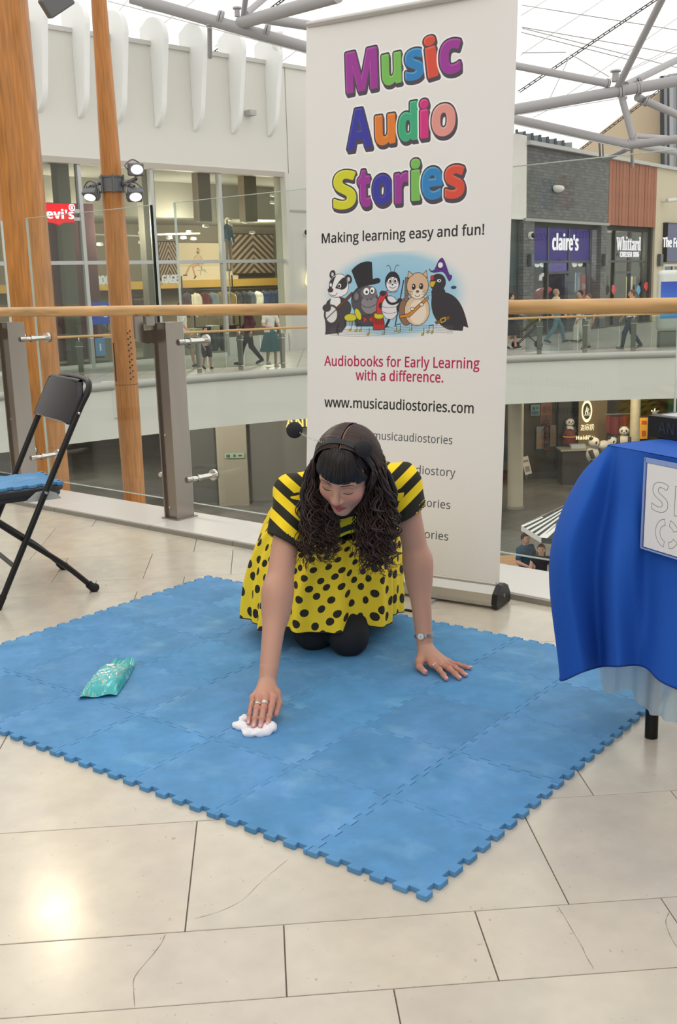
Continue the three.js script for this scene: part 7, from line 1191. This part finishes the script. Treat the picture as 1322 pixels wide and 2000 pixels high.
// ------------------------------------------------------------------ people in the mall behind
function shopper(o) {
  const k = o.h / 1.7, t = thing('person', o.label, 'person', o.pos, o.turn); t.scale.setScalar(k);
  const st = o.stride ?? 0.28, sw = o.swing ?? 0.2, hip = V(0, 0.92, 0), hips = [V(-0.09, 0.9, 0), V(0.09, 0.9, 0)], ank = [V(-0.09, 0.09 + (o.lift ?? 0.05), -st), V(0.09, 0.09, st * 0.85)], kn = [V(-0.095, 0.5, -st * 0.35 + 0.05), V(0.095, 0.5, st * 0.55 + 0.03)];
  const sh = [V(-0.165, 1.4, 0), V(0.165, 1.4, 0)], el = [V(-0.215, 1.14, sw * 0.3 - 0.03), V(0.215, 1.14, -sw * 0.4 - 0.03)], wr = [V(-0.22, 0.92, sw), V(0.22, 0.92, -sw * 0.5 + 0.06)];
  if (o.hands) { el[0] = V(-0.23, 1.14, 0.05); el[1] = V(0.23, 1.14, 0.05); wr[0] = V(-0.14, 1.08, 0.28); wr[1] = V(0.14, 1.08, 0.28); }
  const arm = (i, r) => [cap(sh[i], el[i], 0.05 + r, 0.04 + r), cap(el[i], wr[i], 0.04 + r, 0.027 + r)], leg = (i, r) => [cap(hips[i], kn[i], 0.085 + r, 0.056 + r), cap(kn[i], ank[i], 0.055 + r, 0.036 + r)], trunkL = (r) => [cap(V(0, 1.36, 0), V(0, 1.1, 0), 0.11 + r, 0.1 + r), cap(V(-0.09, 1.36, 0), V(0.09, 1.36, 0), 0.085 + r, 0.085 + r), cap(V(-0.05, 0.94, 0), V(0.05, 0.94, 0), 0.115 + r, 0.115 + r)];
  const headL = [ell(0, 1.6, 0.005, 0.074, 0.1, 0.088), ell(0, 1.545, 0.03, 0.052, 0.062, 0.052), ell(0, 1.58, 0.1, 0.012, 0.02, 0.016), ell(-0.075, 1.585, 0, 0.012, 0.03, 0.018), ell(0.075, 1.585, 0, 0.012, 0.03, 0.018)];
  const body = blend([...trunkL(0), ...arm(0, 0), ...arm(1, 0), ...leg(0, 0), ...leg(1, 0), cap(V(0, 1.42, 0), V(0, 1.53, 0), 0.05, 0.048), ...headL], 0.035);
  const skin = M(o.skin ?? 0xc89a80, 0.6), g = [nets(body, [-0.4, 0.02, -0.5], [0.4, 1.74, 0.5], 0.022, { skip: true })];
  for (const i of [0, 1]) { const w = wr[i], d = w.clone().sub(el[i]).normalize(), a = V(0, 0, 1).addScaledVector(d, -d.z).normalize(); g.push(new THREE.SphereGeometry(0.042, 10, 8).scale(0.55, 1, 1).translate(w.x + d.x * 0.05, w.y + d.y * 0.05, w.z + d.z * 0.05)); for (let q = 0; q < 4; q++) { const b = w.clone().addScaledVector(d, 0.08).addScaledVector(a, (q - 1.5) * 0.019); g.push(rod(b, b.clone().addScaledVector(d, 0.068 + 0.008 * (q % 3)).add(V(i ? -0.012 : 0.012, 0, 0)), 0.0095, 0.008, 6)); } g.push(rod(w.clone().addScaledVector(d, 0.03).addScaledVector(a, 0.03), w.clone().addScaledVector(d, 0.085).addScaledVector(a, 0.055), 0.011, 0.009, 6)); }
  part('body', merge(g), skin, t);
  const sl = o.sleeve ?? 0.55, cut = (i) => { const a = sh[i], b = sl <= 1 ? sh[i].clone().lerp(el[i], sl) : el[i]; const l = [cap(a, b, 0.062, 0.058)]; if (sl > 1) l.push(cap(el[i], el[i].clone().lerp(wr[i], sl - 1), 0.054, 0.045)); return l; };
  const top = blend([...trunkL(0.018), ...cut(0), ...cut(1)], 0.04), lowY = o.topLow ?? 0.86;
  part('top', nets((x, y, z) => Math.max(top(x, y, z) + 0.005 * Math.sin(y * 34 + x * 20), lowY - y, y - 1.47), [-0.4, 0.7, -0.45], [0.4, 1.52, 0.45], 0.024, { skip: true }), M(o.top, 0.9), t);
  if (o.bottom === 'skirt') part('skirt', thick(60, 12, (u, v) => { const a = u * 2 * PI, r = mix(0.135, 0.3, v ** 0.8) * (1 + 0.09 * v * Math.sin(a * 8)); return V(Math.cos(a) * r, mix(1.02, o.hem ?? 0.42, v), Math.sin(a) * r * 0.85); }, 0.012), M(o.bottomCol, 0.9), t);
  else { const f = blend([cap(V(-0.05, 0.94, 0), V(0.05, 0.94, 0), 0.13, 0.13), ...(o.bottom === 'shorts' ? [0, 1].map((i) => cap(hips[i], hips[i].clone().lerp(kn[i], 0.85), 0.11, 0.098)) : o.bottom === 'wide' ? [0, 1].flatMap((i) => [cap(hips[i], kn[i], 0.105, 0.1), cap(kn[i], ank[i], 0.1, 0.11)]) : [...leg(0, 0.017), ...leg(1, 0.017)])], 0.035); part('trousers', nets((x, y, z) => Math.max(f(x, y, z), y - 1.04, (o.bottom === 'shorts' ? 0.5 : 0.09) - y), [-0.35, 0.05, -0.5], [0.35, 1.08, 0.5], 0.022, { skip: true }), M(o.bottomCol, 0.9), t); }
  [0, 1].forEach((i) => { const a = ank[i]; const s = part('shoe', new THREE.SphereGeometry(1, 14, 10).scale(0.046, 0.05, 0.13).translate(a.x, 0.0, 0.06), M(o.shoe, 0.6), t); s.position.set(0, Math.max(0.05, a.y - 0.04), a.z); s.rotation.x = i === 0 && st > 0.1 ? 0.35 : i === 1 && st > 0.1 ? -0.12 : 0; part('sole', bx(0.075, 0.02, 0.23, a.x, -0.035, 0.06), M(o.sole ?? 0xcfcfca, 0.7), s); });
  const hl = o.hairLen ?? 0.04, hf = (x, y, z) => { const d = ell(0, 1.615, -0.01, 0.088, 0.104, 0.1)(x, y, z), long = hl > 0.1 ? ell(0, 1.56 - hl * 0.4, -0.06, 0.09, hl * 0.6 + 0.08, 0.055)(x, y, z) : 1; return Math.max(smin(d, long, 0.03), Math.min(z - 0.035, 1.645 - y, 0.075 - Math.abs(x)), 1.53 - hl * 1.2 - y); };
  part('hair', nets(hf, [-0.14, 1.1, -0.2], [0.14, 1.76, 0.14], 0.02), M(o.hair ?? 0x2a2120, 0.8), t);
  for (const s of [-1, 1]) part('eye', ball(0.011, s * 0.03, 1.605, 0.086, 8), M(0x2a1d18, 0.4), t);
  return t;
}
const G = (px, py, Y = FY) => ground(px, py, Y).toArray();
shopper({ h: 1.75, pos: G(361, 719), turn: PI / 2 + 0.1, top: 0xd9d6c6, bottom: 'shorts', bottomCol: 0x8c8f84, shoe: 0x3c4048, hair: 0x3a2c24, stride: 0.3, label: 'man in a cream t-shirt and shorts walking behind the steel post' });
shopper({ h: 1.12, pos: G(405, 722), turn: PI / 2 - 0.9, top: 0x26282e, bottom: 'shorts', bottomCol: 0x2a2c33, shoe: 0x2b2c30, hair: 0x1c1615, stride: 0.16, sleeve: 0.7, label: 'small child in dark clothes walking beside the far balustrade' });
shopper({ h: 1.72, pos: G(489, 713), turn: -PI / 2 + 0.25, top: 0x4c2028, sleeve: 1.6, bottom: 'trousers', bottomCol: 0x17181b, shoe: 0x33363c, hair: 0x241a18, stride: 0.34, label: 'person in a maroon top and black trousers striding past the shop' });
shopper({ h: 1.66, pos: G(531, 716), turn: 0.5, top: 0xd5d2c8, sleeve: 0.7, bottom: 'skirt', bottomCol: 0x3f6b74, hem: 0.42, shoe: 0xd8d6cf, hair: 0x4a352a, hairLen: 0.25, stride: 0.08, topLow: 0.92, hands: true, label: 'woman in a white t-shirt and teal midi skirt standing at the far balustrade' });
shopper({ h: 1.68, pos: G(997, 683), turn: PI / 2, top: 0x23242a, sleeve: 0.6, bottom: 'skirt', bottomCol: 0x24262d, hem: 0.45, shoe: 0x2c2c2e, hair: 0x2b2220, stride: 0.2, hands: true, label: 'person in a dark dress pushing the olive pushchair' });
shopper({ h: 1.74, pos: G(1085, 671), turn: PI / 2 + 0.15, top: 0xcabfa8, sleeve: 0.7, bottom: 'trousers', bottomCol: 0x5c8797, shoe: 0x25262a, hair: 0xa08a6a, stride: 0.36, label: 'person in a beige top and pale blue jeans striding past the purple shop' });
shopper({ h: 1.68, pos: G(1131, 669), turn: -PI / 2, top: 0x8c6a5c, sleeve: 0.5, bottom: 'wide', bottomCol: 0xd6d2ca, shoe: 0x33302e, hair: 0x231a18, stride: 0.18, label: 'woman in wide white trousers walking below the SALE banner' });
shopper({ h: 1.62, pos: G(1147, 684), turn: -PI / 2 + 0.4, top: 0x5c6466, sleeve: 0.6, bottom: 'trousers', bottomCol: 0xc8bcae, shoe: 0x2d2b2a, hair: 0x5a4434, hairLen: 0.2, stride: 0.14, label: 'person in a grey top and pale trousers half hidden by a far balustrade post' });
shopper({ h: 1.7, pos: G(1231, 683), turn: -PI / 2 - 0.1, top: 0xe2e0da, sleeve: 0.6, bottom: 'trousers', bottomCol: 0x36495c, shoe: 0x8a8580, hair: 0x6a4a34, stride: 0.3, label: 'person in a white top and dark jeans walking past the tea shop' });
{ // pushchair
  const p = ground(1032, 680, FY), t = thing('pushchair', 'olive hooded pushchair on small twin wheels being pushed past the purple shop', 'pushchair', p.toArray(), -0.1), ol = M(0x5c5128, 0.85);
  part('hood', new THREE.SphereGeometry(0.3, 20, 12, 0, PI * 2, 0, PI / 2).scale(1, 1.1, 0.75).rotateZ(-0.7).translate(0.12, 0.72, 0), ol, t);
  part('seat', thick(14, 12, (u, v) => { const s = v * 1.3; return V(0.3 - s * 0.48 + 0.1 * sstep(0.5, 1, v), 0.95 - s * 0.42 + 0.12 * sstep(0.6, 1, v), -0.22 + 0.44 * u); }, 0.05), ol, t);
  part('footrest', rbx(0.2, 0.05, 0.4, 0.02, -0.36, 0.36, 0), blackPlastic, t);
  for (const z of [-0.24, 0.24]) { part('frame_tube', merge([rod(V(-0.38, 0.1, z), V(0.2, 0.62, z), 0.014), rod(V(0.3, 0.1, z), V(-0.05, 0.42, z), 0.014)]), blackPlastic, t); part('push_tube', rod(V(0.2, 0.62, z), V(0.5, 1.02, z), 0.014), blackPlastic, t); }
  part('handle', rod(V(0.5, 1.02, -0.24), V(0.5, 1.02, 0.24), 0.018), rubber, t);
  for (const x of [-0.4, 0.3]) for (const z of [-0.26, 0.26]) { const w = part('wheel', new THREE.TorusGeometry(0.085, 0.026, 8, 24).translate(x, 0.11, z), rubber, t); part('hub', cyl(0.03, 0.03, 0.05).rotateX(PI / 2).translate(x, 0.11, z), chrome, w); }
}
{ // two people on the lower mall, seen over the plinth
  const a = at(1026, 1050, -21.27), b = at(1057, 1072, -20.75), s = (p, o) => shopper({ ...o, pos: [p.x, LY, p.z] });
  s(a, { h: (a.y + 0.09 - LY) , turn: 0.55, top: 0x2c4a60, sleeve: 0.7, bottom: 'trousers', bottomCol: 0x2b2f38, shoe: 0x222222, hair: 0x3a2c22, stride: 0.04, swing: 0.1, hands: true, label: 'man in a blue shirt standing under the striped parasol in the lower mall' });
  s(b, { h: (b.y + 0.09 - LY), turn: -0.25, top: 0x1f1d20, sleeve: 0.08, bottom: 'trousers', bottomCol: 0x22222a, shoe: 0x222222, hair: 0x5a3c2a, hairLen: 0.16, stride: 0.04, swing: 0.05, hands: true, label: 'woman in a black sleeveless top under the striped parasol in the lower mall' });
}

renderer.render(scene, camera);
